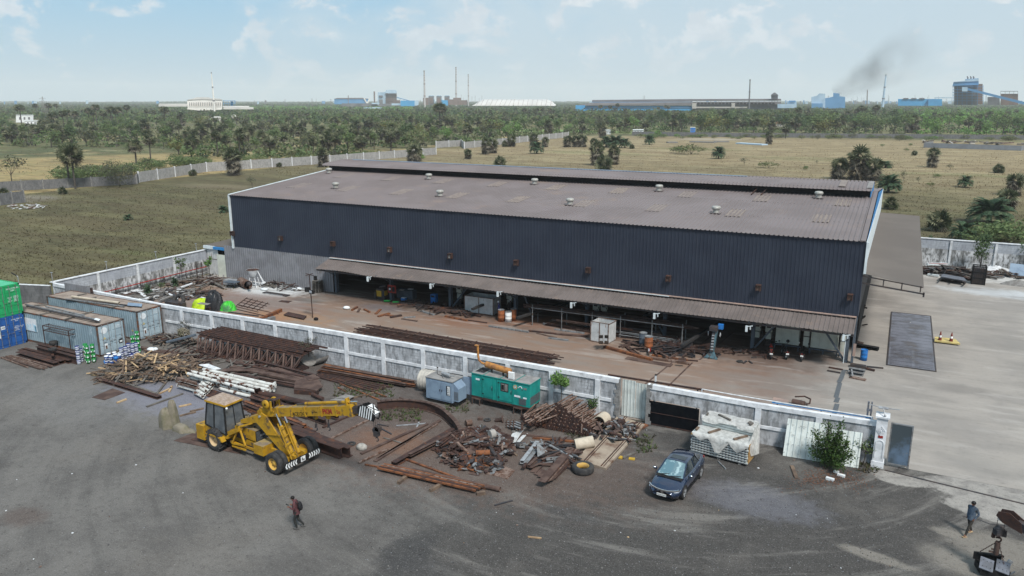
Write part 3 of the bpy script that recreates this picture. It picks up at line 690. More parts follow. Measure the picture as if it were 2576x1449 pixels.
def field_wall(pts,h,label,mat,step=3.6,base=0.0):
 P3=[G(*p)for p in pts];w=thing('field_wall',label,'wall',P3[0]);k=0
 for a,b in zip(P3[:-1],P3[1:]):
  L=(b-a).length;n=max(1,round(L/step));k+=1
  m=MB(mat);m.bar(a+Vc((0,0,h/2)),b+Vc((0,0,h/2)),.14,h);m.build('wall_panel',w,True)
  for i in range(n+1):
   if L>160 and i%2:continue
   p=lrp(a,b,i/n);d=(b-a).normalized();m=MB('post_white' if mat=='block_far' else 'broken_edge');m.bar(p-d*.12+Vc((0,0,h/2+.1)),p+d*.12+Vc((0,0,h/2+.1)),.34,h+.2);m.build('post',w,True)
 return w
field_wall([(-60,488),(0,482),(110,476),(345,463)],2.2,'dark grey block wall crossing the left edge of the field in front of the straw plot','block_field',5)
field_wall([(345,463),(350,459)],2.2,'short return of the dark field wall beside the round grey shrub','block_field',5)
field_wall([(350,459),(520,432),(830,411),(1097,389)],2.6,'long pale field wall with white posts running back from the grey shrub','block_far',7)
field_wall([(1097,372),(1160,368),(1168,374),(1430,345)],2.8,'pale field wall farther back, stepping away behind the round palms','block_far',9)
field_wall([(1590,341),(1790,344),(2020,346),(2290,348),(2620,352)],2.3,'grey wall closing the far side of the straw field','block_field',14)
field_wall([(-40,520),(0,517),(62,509)],2.3,'short end of a grey block wall at the left picture edge','block_field',3)

en=thing('sheet_enclosure','low grey sheet metal enclosure far out in the straw field on the right','fence',G(2323,371))
m=MB('fence_grey');a,b,c=G(2323,371),G(2440,375),G(2568,379)
for p,q in((a,b),(b,c),(a,a+Vc((4,16,0))),(c,c+Vc((6,14,0)))):m.bar(p+Vc((0,0,1.0)),q+Vc((0,0,1.0)),.08,2.0)
m.build('sheet',en,True)
# ================================================================ WAREHOUSE
XL,XR,YF,YB,ZE=-67.0,-1.8,62.7,102.3,9.7
YR=82.5;SL=(11.36-ZE)/(YR-YF)
wh=thing('warehouse','long dark blue corrugated warehouse with low grey ribbed roof','warehouse',((XL+XR)/2,(YF+YB)/2,0))
def part(m,name,**k):return m.build(name,wh,True,**k)
m=MB('roof_metal');m.rib_sheet((XL-.1,YF-.18,ZE-.015),(XR-.08,YF-.18,ZE-.015),(XL-.1,YR,11.36),.36,.06);fr_=m
m=MB('roof_metal');m.rib_sheet((XL-.1,YR,11.355),(XR-.08,YR,11.355),(XL-.1,YB+.2,ZE-.02),.36,.035);part(m,'rear_roof')

m=fr_.use('steel_dark');rd=RND(5)
for yy in(68.6,74.9):
 x=XL+.4
 while x<XR-.3:
  if rd.random()<.8:m.box((x+.09,yy+rd.uniform(-.01,.01),ZE+SL*(yy-YF)+.022),(.10,.035,.012))
  x+=.36
part(m,'front_roof')

i=0
for yy,xs in((69.4,[-5.7-7.15*k for k in range(9)]),(76.4,[-4.6-7.15*k for k in range(9)])):
 for x in xs:
  m=MB('skylight');y0,y1=yy-1.5,yy+1.5
  z0,z1=ZE+SL*(y0-YF)+.02,ZE+SL*(y1-YF)+.02
  m.rib_sheet((x-.7,y0,z0),(x+.74,y0,z0),(x-.7,y1,z1),.36,.06)
  m.use('steel_dark')
  for q in range(4):
   m.box((x-.55+q*.36,y0,z0+.02),(.14,.03,.02));m.box((x-.55+q*.36,y1,z1+.02),(.14,.03,.02))
  part(m,'skylight')

m=MB('navy_wall');m.rib_sheet((XL,YF,3.8),(XR,YF,3.8),(XL,YF,ZE-.02),.30,.03,(0,-1,0));part(m,'front_wall')
m=MB('navy_wall');m.rib_sheet((XR,YB,0),(XL,YB,0),(XR,YB,ZE-.02),.6,.03,(0,1,0));part(m,'rear_wall')
m=MB('white_trim');m.b6(XL-.22,XL-.03,YF-.16,YF+.05,3.6,ZE-.05);m.b6(XL-.10,XL-.04,YF+.05,YB,ZE-.5,ZE-.3);part(m,'corner_trim')
m=MB('white_trim');m.b6(XR+.03,XR+.2,YF-.16,YF+.06,7.25,ZE-.05);part(m,'corner_trim')
m=MB('white_trim');m.bar((XL-.06,YF-.15,ZE+.02),(XL-.06,YR,11.40),.22,.10);m.bar((XL-.06,YR,11.40),(XL-.06,YB,ZE+.02),.22,.10);part(m,'verge_flashing')
m=MB('roof_metal');m.bar((XR-.22,YF-.15,ZE+.05),(XR-.22,YR,11.43),.36,.07);m.bar((XR-.22,YR,11.43),(XR-.22,YB,ZE+.05),.36,.07);part(m,'verge_flashing')

m=MB('sheet_grey');m.rib_sheet((-68.7,YF+.02,0),(-52.95,YF+.02,0),(-68.7,YF+.02,3.82),.32,.06,(0,-1,0));part(m,'grey_sheet_wall')

def gable(m,x,z0,top=ZE):m.add([(x,YF,z0),(x,YB,z0),(x,YB,top),(x,YF,top)],[(0,1,2,3)])
m=MB('white_trim');m.b6(XR,XR+.05,YF+.06,YB,7.15,ZE-.02);part(m,'white_gable_band')
m=MB('trim_blue');m.add([(XR+.02,YF,ZE-.02),(XR+.02,YB,ZE-.02),(XR+.02,YR,11.36)],[(0,1,2)]);part(m,'blue_gable')
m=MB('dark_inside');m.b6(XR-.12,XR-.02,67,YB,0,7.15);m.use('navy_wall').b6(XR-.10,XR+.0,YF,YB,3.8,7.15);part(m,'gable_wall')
m=MB('navy_wall');m.b6(XL-.02,XL+.08,YF+.05,YB,0,ZE-.1);m.add([(XL,YF,ZE-.1),(XL,YB,ZE-.1),(XL,YR,11.3)],[(0,1,2)]);part(m,'gable_wall')

m=MB('roof_metal');x0,x1=XL-.3,XR-.5
prof=[(78.75,11.78),(78.95,11.97),(79.4,12.06),(82.6,12.28)]
for(ya,za),(yb,zb)in zip(prof[:-1],prof[1:]):m.rib_sheet((x0,ya,za),(x1,ya,za),(x0,yb,zb),.36,.05)
for(ya,za),(yb,zb)in zip(prof[:-1],prof[1:]):m.rib_sheet((x1,165.2-ya,za),(x0,165.2-ya,za),(x1,165.2-yb,zb),.36,.05)
part(m,'ridge_monitor_roof')
m=MB('genset_blue');m.bar((x0+2,82.65,12.34),(x1-12,82.65,12.34),.35,.05);part(m,'ridge_cap')
m=MB('skylight');m.bar((x1-2.6,79.0,12.10),(x1-2.6,82.4,12.36),.6,.02);part(m,'pale_roof_sheet');m=MB('genset_top');m.bar((x1-.2,79.0,12.06),(x1-.2,82.5,12.36),.5,.05);part(m,'pale_roof_sheet')
m=MB('dark_inside');m.b6(x0+.4,x1-.1,79.7,79.78,11.05,12.0);m.b6(x0+.4,x1-.1,85.3,85.38,11.05,12.0);part(m,'monitor_gap_shade')  # near-black panels paint the shade in the gap under the monitor roof
m=MB('trim_blue');m.b6(x1-.1,x1-.03,79.4,85.5,11.0,12.02);part(m,'monitor_end')
m=MB('rust')
for x in(-12.9,-12.0):m.bar((x,77.6,11.05),(x+.25,79.3,11.5),.08,.08)
part(m,'loose_bars')

cx0,cx1,cy0,cy1,cz0,cz1=-53.3,XR-.1,YF-.05,60.3,3.70,3.02
m=MB('roof_canopy');m.rib_sheet((cx0,cy1,cz1),(cx1,cy1,cz1),(cx0,cy0,cz0),.34,.04,wav=0)
for i,v in enumerate(m.v):
 t=(v[0]-cx0)/(cx1-cx0);s=.07*math.sin(t*23)*(1-t)+.12*math.exp(-((t-.13)/.05)**2)*-1+.05*math.sin(t*9)
 m.v[i]=(v[0],v[1],v[2]+s*(1 if v[1]<61.5 else .35))
cn=m.build('canopy_roof',wh,True)
m=MB('steel_dark');m.bar((cx0+.1,cy1+.18,cz1-.13),(cx1,cy1+.18,cz1-.13),.08,.14);m.bar((cx0+.1,61.5,3.18),(cx1,61.5,3.18),.08,.12);part(m,'canopy_purlin')
m=MB('flash_pink');m.bar((cx0+.2,YF-.17,3.83),(cx1,YF-.17,3.83),.30,.05);m.use('white_trim').bar((cx0+.3,YF-.36,3.84),(-16.5,YF-.36,3.84),.06,.05);part(m,'canopy_flashing')
cols=[-52.7,-45.6,-38.5,-31.3,-24.1,-16.9,-9.5,-2.35]
for i,x in enumerate(cols):
 m=MB('col_grey');m.ibeam((x,YF+.25,0),(x,YF+.25,4.4),.26,.42,.03,(0,1,0));part(m,'column')
 m=MB('col_grey');m.bar((x,YF+.05,3.0),(x,cy1+.1,2.98),.10,.14);m.bar((x,YF+.05,1.9),(x,cy1+.6,2.9),.07,.07);part(m,'canopy_bracket')
for a,b in((-38.3,-35.6),(-29.5,-31.1),(-16.9,-19),(-9.3,-6.9),(-2.5,-5.0)):
 m=MB('col_grey');m.bar((a,YF+.3,.15),(b,YF+.3,3.6),.14,.14);part(m,'brace')
for x in(-44,-29,-14):
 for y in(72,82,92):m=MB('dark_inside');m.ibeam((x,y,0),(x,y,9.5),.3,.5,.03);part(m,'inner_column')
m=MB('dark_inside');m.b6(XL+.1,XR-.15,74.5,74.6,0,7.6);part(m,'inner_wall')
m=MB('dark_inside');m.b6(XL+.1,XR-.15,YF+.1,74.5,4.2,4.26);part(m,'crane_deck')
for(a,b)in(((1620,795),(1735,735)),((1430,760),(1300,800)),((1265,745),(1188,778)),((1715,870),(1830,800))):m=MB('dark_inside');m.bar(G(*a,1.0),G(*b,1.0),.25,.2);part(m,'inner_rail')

for i,x in enumerate((-66.9,-59.76,-52.52,-45.28,-38.17,-31.03,-23.9,-16.65,-9.29,-2.5)):
 m=MB('rust');m.b6(x-.2,x+.2,YF-.45,YF-.42,5.52,5.60);m.b6(x-.20,x-.14,YF-.45,YF-.05,5.1,5.58);m.b6(x+.12,x+.18,YF-.45,YF-.05,5.1,5.58);m.b6(x-.2,x+.2,YF-.5,YF-.05,5.56,5.62)
 lp=m.build('flood_lamp',wh,True)
 m=MB('asb_grey' if i in(1,3,4)else 'rust_dust');m.box((x,YF-.3,5.33),(.26,.16,.36));o=m.build('lamp_body',lp);
 for v in o.data.vertices:v.co=v.co-Vc(wh.location)
for x,y in((925,702),(1083,720),(1252,740),(1437,768),(1646,795),(1878,827),(2122,850)):
 p=GY(x,y,60.15);m=MB('white_trim');m.box(p,(.17,.14,.48));m.bar(p+Vc((.08,0,.2)),p+Vc((.45,.05,.28)),.05,.05);m.bar(p+Vc((.28,0,.2)),p+Vc((.28,.05,-.05)),.09,.03);part(m,'canopy_lamp')

m=MB('roof_side');m.rib_sheet((XR+.05,62.9,7.2),(XR+.05,99.5,7.2),(2.38,62.9,6.5),.25,.02,(0,0,1));m.v=[(x,y,z+.55*max(0,x+1.75)/4.13*(y-63)/36.5)for x,y,z in m.v];part(m,'side_canopy')
m=MB('steel_dark');m.bar((XR,62.95,7.0),(2.3,62.95,6.55),.08,.08);m.bar((XR,62.95,6.45),(2.45,62.95,6.05),.10,.10)
for t in(.35,.65,.95):m.bar((lrp(XR,2.38,t),62.95,6.7-.3*t-.25),(lrp(XR,2.38,t),62.95,7.05-.45*t),.08,.08)
m.box((2.42,62.95,6.0),(.12,.1,.35));part(m,'canopy_truss')
for y in(70,78,86,94):m=MB('col_grey');m.bar((XR,y,6.95),(2.3,y,6.5),.12,.16);part(m,'canopy_bracket')
m=MB('col_grey');m.b6(XR-.2,XR-.02,YF,YF+.35,0,3.8);part(m,'corner_column')
m=MB('white_trim');m.b6(-2.72,-2.55,YF-.2,YF-.08,2.25,2.62);m.tube((-2.5,YF-.15,0),(-2.5,YF-.15,2.0),.03);part(m,'switch_box')
m=MB('flash_pink');m.b6(XR-.1,XR+.1,YF-.35,YF-.3,.75,1.75);part(m,'notice_board')

vents=[(-65.17,77.55),(-57.32,69.22),(-49.87,77.14),(-43.01,68.58),(-36.18,77.39),(-28.21,68.41),(-22.04,77.3),(-14.37,68.83),(-6.77,77.9)]
for x,y in vents:
 z=ZE+SL*(y-YF)+.03
 m=MB('roof_metal');m.box((x,y,z+.03),(.85,.85,.06));m.use('steel_dark')
 for q in range(3):m.box((x-.25+q*.25,y-.44,z+.03),(.12,.04,.05))
 base=part(m,'turbine_vent')
 m=MB('vent_metal');m.lathe((x,y,z),[(.27,.05),(.27,.33)],16)
 o=m.build('vent_neck',base)
 m2=MB('vent_metal');m2.lathe((x,y,z),[(.27,.30),(.33,.34),(.385,.42),(.40,.50),(.37,.58),(.30,.635),(.16,.655),(0.001,.66)],24)
 o2=m2.build('vent_head',base)
 for oo in(o,o2):
  for v in oo.data.vertices:v.co=v.co-Vc(wh.location)

ln=thing('lean_to','low lean-to at the left end of the warehouse with rust streaked white door sheets','shed',(-70,64,0))
m=MB('sheet_white_rust');m.rib_sheet((-72.2,YF+.6,0),(-70.1,YF+.35,0),(-72.2,YF+.6,3.1),.35,.02,(0,-1,0));m.use('rust_pale').bar((-72.2,YF+.57,1.9),(-70.1,YF+.32,1.9),.02,.05);m.build('door',ln,True)
m=MB('cabinet');m.b6(-70.05,-68.75,YF+.1,YF+.18,0,2.6);m.build('side_panel',ln,True)
m=MB('white_trim');m.b6(-72.4,-70.6,YF+.3,YF+.5,3.1,3.45);m.use('trim_blue').b6(-70.6,-67.2,YF+.1,YF+.3,3.15,3.45);m.build('fascia',ln,True)
m=MB('roof_side');m.rib_sheet((-72.4,YF+.4,3.44),(-67.1,YF+.4,3.44),(-72.4,80,3.9),.3,.03);m.build('roof',ln,True)
m=MB('sheet_grey');m.b6(-72.3,-72.2,YF+.7,80,0,3.4);m.build('wall',ln,True)
# ================================================================ INSIDE AND IN FRONT OF THE SHED

xs=[(GY(1953,830,64.4).x,GY(2012,840,64.4).x),(GY(2040,850,64.2).x,GY(2108,860,64.2).x)]
for i,(a,b)in enumerate(xs):
 c=thing('cabinet',('pale steel cabinet with ruled doors behind the dark motorcycles, left one','pale steel cabinet with ruled doors between the motorcycles and the corner column')[i],'cabinet',((a+b)/2,64.4,0),0,'pale cabinets under the canopy')
 m=MB('cabinet');m.b6(a,b,64.2,64.9,.45,3.05);m.build('carcass',c,True)
 for k in range(5):
  xx=lrp(a,b,k/5);m=MB('cabinet');m.b6(xx+.02,xx+(b-a)/5-.02,64.16,64.195,1.85,3.02);m.build('door',c,True)
 for k in range(3):
  xx=lrp(a,b,k/3);m=MB('cabinet');m.b6(xx+.02,xx+(b-a)/3-.02,64.16,64.195,.48,1.80);m.build('door',c,True)
 m=MB('col_grey');m.b6(a-.2,b+.2,64.0,64.15,.33,.43)
 for xx in(a,(a+b)/2,b):m.b6(xx-.05,xx+.05,64.0,64.12,0,.33)
 m.build('stand',c,True)
for i,px in enumerate((2026,2120)):
 p=GY(px,880,64.0);m=MB('cabinet');m.b6(p.x-.25,p.x+.25,63.95,64.3,.5,1.9);m.use('steel_dark').b6(p.x-.3,p.x+.3,63.93,63.95,1.35,1.42);m.b6(p.x-.27,p.x-.22,63.9,63.94,0,2.2);m.b6(p.x+.22,p.x+.27,63.9,63.94,0,2.2)
 tag(m.build('control_panel'),('narrow pale panel standing in the gap between the two cabinets','narrow pale panel between the right cabinet and the corner column')[i],'cabinet')
for i,px in enumerate((1905,1935,1500,1520,1295-12,1145+12)):
 p=GY(px,830 if px>1800 else 788 if px>1400 else 735,64.5);w=thing('welding_set',('grey welding set left of the column by the red motorcycle','grey welding set above the red motorcycle','grey welding set behind the long steel rack, left one','grey welding set behind the long steel rack, right one','grey welding set beside the pale steel bin','grey welding set right of the second column')[i],'machine',(p.x,64.5,0))
 m=MB('cabinet');m.box((0,0,1.6),(.55,.4,.7));m.box((0,0,.9),(.45,.4,.5));m.build('housing',w)
 m=MB('steel_dark');m.box((0,0,.35),(.5,.5,.6));m.box((0,-.21,1.72),(.35,.03,.22));m.path([(.25,-.2,1.6),(.5,-.3,1.2),(.45,-.3,.7),(.1,-.35,.4)],.03);m.build('cable',w)

def steel_bin(p,w,d,h,mat,label,inner='timber_fresh',rz=0.0):
 b=thing('steel_bin',label,'bin',p,rz)
 m=MB(mat);t=.05
 m.b6(-w/2,w/2,-d/2,-d/2+t,.08,h);m.b6(-w/2,w/2,d/2-t,d/2,.08,h);m.b6(-w/2,-w/2+t,-d/2+t,d/2-t,.08,h);m.b6(w/2-t,w/2,-d/2+t,d/2-t,.08,h);m.build('body',b)
 m=MB('rust_pale')
 for x in(-w/2,w/2,0):m.b6(x-.04,x+.04,-d/2-.02,-d/2-.002,.1,h)
 for y in(-d/2,d/2-.06):m.b6(-w/2-.03,w/2+.03,y-.01,y+.07,h,h+.04)
 m.b6(-w/2-.02,w/2+.02,-d/2-.03,-d/2-.003,.02,.1);m.b6(w/2+.002,w/2+.03,-d/2,d/2,h-.05,h+.03);m.build('rim',b)
 m=MB(inner);m.b6(-w/2+t,w/2-t,-d/2+t,d/2-t,.1,h*.35);m.build('contents',b);return b
steel_bin(Vc((-34.9,63.0,0)),3.1,1.7,1.65,'sheet_white_rust','large pale rusty steel bin standing under the canopy near the white drum','dark_inside',.02)
steel_bin(Vc((-21.3,59.6,0)),1.65,1.45,1.75,'sheet_white_rust','open white and rusty steel skip in front of the long steel rack','timber_fresh',-.12)
def drum(p,mat,label,h=.88,r=.29,band='steel_grey',lean=None):
 d=thing('drum',label,'drum',p)
 m=MB(mat);m.lathe((0,0,0),[(.001,.01),(r,.01),(r,h*.33),(r*1.03,h*.345),(r,h*.36),(r,h*.66),(r*1.03,h*.675),(r,h*.69),(r,h)],20);m.build('body',d)
 m=MB(band);m.lathe((0,0,0),[(r,h),(r*1.04,h),(r*1.04,h+.03),(r*.96,h+.03),(r*.95,h-.02),(.001,h-.02)],20);m.build('lid',d);return d
drum(G(1261,808),'orange_paint','orange drum left of the white drum under the canopy',1.1,.31)
drum(G(1279,809),'house_white','white drum standing between two orange drums',.95,.31)
drum(G(1292,806),'orange_paint','orange drum right of the white drum under the canopy',1.1,.28)
drum(G(1631,881),'orange_paint','orange drum with red and white mark standing alone in front of the steel rack',1.18,.34)
m=MB('red_paint');m.box(G(1636,879,.5)+Vc((0,-.12,0)),(.16,.05,.3));m.use('white_paint').box(G(1634,879,.55)+Vc((0,-.16,0)),(.1,.05,.2));tag(m.build('label_plate'),'red and white mark on the lone orange drum','label')
drum(G(1617,872),'col_grey','dull blue grey drum behind the lone orange drum',1.2,.32)
drum(G(2172,906),'blue_paint','bright blue drum beside the corner column',.85,.26,'blue_paint')

rk=thing('steel_rack','long pipe rack loaded with dark steel sections under the canopy','rack',(-22,61.4,0))
for x in(-28.7,-25.8,-22.9,-20.3,-17.5,-14.9):
 m=MB('steel_grey');m.tube((x,61.1,0),(x,61.1,1.95),.045,n=8);m.tube((x,62.3,0),(x,62.3,1.95),.045,n=8);m.tube((x,61.1,1.4),(x,62.3,1.4),.04,n=8);m.build('upright',rk,True)
m=MB('steel_grey');m.tube((-28.8,61.08,1.65),(-14.8,61.08,1.65),.04,n=8);m.tube((-20.4,61.08,.25),(-14.8,61.08,.25),.04,n=8);m.build('rail',rk,True)
rd=RND(11)
for i in range(14):
 x0=rd.uniform(-30,-27);y=61.2+.09*i;z=1.5+rd.uniform(0,.22)
 m=MB(rd.choice(['rust','rust','steel_dark','rust_dust']));m.ibeam((x0,y,z),(rd.uniform(-17,-13.5),y+rd.uniform(-.1,.1),z),.09,.14,.02)
 tag(m.build('steel_section'),'dark steel section lying on top of the long pipe rack','steel section','steel sections on the long pipe rack')
for i in range(16):
 x0=rd.uniform(-28,-20);y=61.2+rd.uniform(0,1.0);z=.12+.16*(i%5)
 m=MB(rd.choice(['steel_dark','rust','rust_dust','steel_grey']));m.ibeam((x0,y,z),(x0+rd.uniform(4,8),y+rd.uniform(-.2,.2),z),.12,.13,.02)
 tag(m.build('steel_section'),'dark steel section stacked low under the long pipe rack','steel section','steel sections under the long pipe rack')

mc=thing('yellow_machine','workshop machine with yellow side panels under the canopy','machine',G(960,752))
m=MB('steel_dark');m.box((0,.2,.55),(1.0,.9,1.1));m.box((-.5,-.3,.4),(.2,.3,.8));m.tube((-.3,.2,1.2),(.4,.3,1.35),.18);m.build('housing',mc)
m=MB('yellow_panel');m.box((-.12,-.27,.62),(.62,.04,.6));m.box((.52,.1,.68),(.04,.5,.5));m.build('side_panel',mc)
rb=thing('fire_box','red board with two round instruments hung on the column','cabinet',GY(986,727,62.5))
m=MB('red_paint');m.box((0,0,0),(.95,.12,.8));m.build('board',rb);m=MB('black');m.b6(-.38,-.06,-.09,-.062,-.25,.25);m.b6(.06,.38,-.09,-.062,-.25,.25);m.use('white_paint').tube((-.2,-.09,0),(-.2,-.12,0),.12);m.build('recess',rb)
tb=thing('workbench','dark blue workbench with papers right of the yellow machine','workbench',G(1012,752));m=MB('col_grey');m.box((.2,.5,.45),(2.0,.8,.9));m.build('body',tb);m=MB('white_paint');m.box((-.1,.1,.93),(.5,.4,.02));m.box((.6,.7,.96),(.5,.35,.08));m.build('papers',tb)
m=MB('blue_paint');p=G(1090,766);m.box(p+Vc((0,.2,.55)),(.55,.5,1.0));m.use('black').box(p+Vc((0,-.06,.85)),(.4,.03,.2));m.box(p+Vc((-.2,-.0,.04)),(.1,.4,.08));m.box(p+Vc((.2,-.0,.04)),(.1,.4,.08));tag(m.build('welding_cabinet'),'bright blue welding cabinet in the shade between two columns','machine')
m=MB('bucket_green');m.tube(G(966,757,.15),G(982,757,.15),.1);tag(m.build('gas_hose_roll'),'small green roll on the floor left of the workbench','roll')
m=MB('bucket_green');m.tube(G(988,760,.15),G(1004,760,.15),.1);tag(m.build('gas_hose_roll'),'small green roll on the floor right of the yellow machine','roll')
m=MB('blue_paint');p=G(1016,757);m.box(p+Vc((0,0,.2)),(.5,.35,.25));m.use('white_paint').box(p+Vc((0,0,.34)),(.46,.34,.03));tag(m.build('tool_box'),'small blue and white box in front of the workbench','box')

rw=thing('column_drill','tall pale blue column machine standing on a splayed foot at the shed front','machine',G(1790,900))
M('pale_blue',(.07,.14,.17),(.05,.09,.11),3,rust=((.05,.05,.05),4,.5,.6),rough=.6)
m=MB('pale_blue');m.prism([(-.55,-.35),(.55,-.35),(.25,.35),(-.25,.35)],0,.10);m.add([(-.5,-.32,.1),(.5,-.32,.1),(.22,.2,.1),(-.22,.2,.1),(-.15,-.05,.6),(.15,-.05,.6),(.12,.15,.6),(-.12,.15,.6)],[(0,1,5,4),(1,2,6,5),(2,3,7,6),(3,0,4,7),(4,5,6,7)]);m.build('foot',rw)
m=MB('pale_blue');m.bar((0,.05,.6),(.1,.35,2.3),.35,.45);m.build('column',rw)
m=MB('steel_dark');m.bar((0,-.18,.6),(.02,.1,2.1),.2,.2);m.box((0,.2,2.4),(.6,.6,.35));m.build('drive',rw)
m=MB('galv')
for k in range(6):m.tube((-.06,-.25+.045*k,.75+k*.22),(.12,-.25+.045*k,.78+k*.22),.06)
for sx in(-.45,.5):m.lathe((sx,.3,1.9),[(.16,-.04),(.22,0),(.16,.04)],14,(1,.3,0))
m.build('wheel',rw)
m=MB('blue_paint');m.box((.45,.6,2.5),(.4,.3,.4));m.build('control_box',rw)

pa,pb=G(905,832),G(1385,913)
nb=0
for lay in range(3):
 rk=thing('lattice_girder',('lowest','middle','topmost')[lay]+' of the long rusty lattice frames stacked inside the boundary wall','steel frame',(pa.x,pa.y,0),0,'long lattice frames stacked inside the wall')
 z=.15+lay*.17;off=(-.25,.1,.45)[lay];a=Vc((pa.x+.5*lay,pa.y-.6+off,z));b=Vc((pb.x+.3*lay,pb.y-.55+off,z))
 for k in range(6):
  d=Vc((rd.uniform(-.6,.6),.16*k,rd.uniform(-.02,.03)));m=MB('rust');m.bar(a+d,b+d,.055,.07);m.build('long_bar',rk,True)
 for k in range(13):
  t=(k+.5)/13;p=lrp(a,b,t);m=MB('rust_dust');m.bar(p+Vc((-.05,-.1,.06)),p+Vc((.12,.85,.06)),.05,.05);m.build('cross_bar',rk,True)
for k in range(9):
 p=lrp(pa,pb,(k+.6)/9.3);m=MB('rust_pale');m.bar(p+Vc((-.2,-1.25,.08)),p+Vc((.25,.4,.08)),.12,.12);tag(m.build('bearer_block'),'short bearer under the long lattice frames inside the wall','timber block','bearers under the lattice frames')
# ================================================================ CONTAINERS
def container(loc,label,side,door,top,texts,rz=0.0,L=12.19,marks=True,H=2.59,W=2.44):
 """doors face local +x, long side faces local -y"""
 c=thing('shipping_container',label,'container',loc,rz)
 m=MB(side);x0=-L/2+.12;x1=L/2-.12
 for y,s in((-W/2,-1),(W/2,1)):
  k=int((x1-x0)/.28);st=(x1-x0)/k;pr=[]
  for i in range(k):
   a=x0+i*st;pr+=[(a,0),(a+st*.28,0),(a+st*.5,.045),(a+st*.78,.045)]
  pr.append((x1,0));n=len(pr)
  m.add([(px,y-s*(.055-d),.16)for px,d in pr]+[(px,y-s*(.055-d),H-.1)for px,d in pr],[(i,i+1,n+i+1,n+i)for i in range(n-1)])
 m.b6(-L/2+.02,-L/2+.06,-W/2+.1,W/2-.1,.15,H-.1);m.build('side_panels',c)
 m=MB(top);m.rib_sheet((-L/2+.1,-W/2+.06,H-.04),(L/2-.1,-W/2+.06,H-.04),(-L/2+.1,W/2-.06,H-.04),.27,.02);m.build('roof',c)
 m=MB('frame_rust' if side=='cont_grey' else side)
 for y in(-W/2+.05,W/2-.05):
  m.b6(-L/2,L/2,y-.05,y+.05,0,.16);m.b6(-L/2,L/2,y-.04,y+.04,H-.1,H)
  for x in(-L/2+.06,L/2-.06):m.b6(x-.06,x+.06,y-.06,y+.06,.0,H+.002)
 m.b6(L/2-.1,L/2,-W/2,W/2,.003,.13);m.b6(L/2-.1,L/2,-W/2,W/2,H-.13,H-.003);m.b6(-L/2,-L/2+.1,-W/2,W/2,H-.13,H-.003);m.build('frame',c)
 xf=L/2
 for s in(-1,1):
  ya,yb=(-W/2+.12,-.015)if s<0 else(.015,W/2-.12)
  m=MB(door);m.b6(xf-.06,xf-.02,ya,yb,.14,H-.14)
  for k in range(4):z=.2+k*(H-.36)/4;m.b6(xf-.02,xf+.005,ya+.05,yb-.05,z+.05,z+(H-.36)/4-.03)
  d=m.build('door',c)
  m=MB('galv' if side=='cont_grey' else 'steel_grey')
  for q in(.27,.78):
   y=lrp(ya,yb,q);m.tube((xf+.045,y,.06),(xf+.045,y,H-.06),.02,n=6)
   for z in(.12,.8,1.3,H-.12):m.box((xf+.03,y,z),(.05,.09,.05))
   m.bar((xf+.07,y,1.12),(xf+.07,y+.25*-s,1.12),.03,.03)
  m.build('lock_rods',d)
 for(body,size,y,z,mat)in texts:text_mesh(body,size,mat,face_m((xf+.012,y,z),(0,1,0),(0,0,1)),'lettering',c)
 return c
CG=[('2195092\n22G1',.16,.62,2.12,'logo_white'),('GR 30480\nTR  2230\nNT 28250\nCU  33.2',.085,.62,1.55,'logo_white')]
c1=container((-61.9,38.62,0),'grey blue shipping container with rusty corner and faded white sign, nearest the paint buckets','cont_grey','cont_door_lit','cont_top',[('MEDU\n075 908 2',.13,.62,2.12,'logo_white')])
c2=container((-62.75,42.92,0),'grey blue shipping container standing against the white boundary wall','cont_grey','cont_door_lit','cont_top',[('MEDU\n477 1200 3',.13,.62,2.12,'logo_white')])
for c in(c1,c2):
 xf=12.19/2
 m=MB('logo_white');m.tube((xf+.007,-.62,2.05),(xf+.014,-.62,2.05),.27,n=20);m.b6(xf+.007,xf+.014,-.70,-.45,.5,.95);m.build('round_emblem',c)
 m=MB('rust_pale');m.b6(xf+.014,xf+.02,-.66,-.50,.5,.78);m.build('data_plate',c)
 m=MB('yellow_paint');m.add([(xf+.012,-.78,1.32),(xf+.012,-.52,1.32),(xf+.012,-.65,1.52)],[(0,1,2)]);m.build('warning_sign',c)
 m=MB('yellow_paint');m.add([(xf-.9,-1.22,.75),(xf-.66,-1.22,.75),(xf-.78,-1.22,.98)],[(0,1,2)]);m.build('warning_sign',c)
 text_mesh('2\n0\n0\n7',.13,'logo_white',face_m((xf-.75,-1.225,2.0),(1,0,0),(0,0,1)),'lettering',c)
m=MB('black');m.b6(6.1,6.11,.55,.95,.62,.98);m.use('logo_white').b6(6.112,6.118,.62,.88,.72,.86);m.build('data_plate',c1)

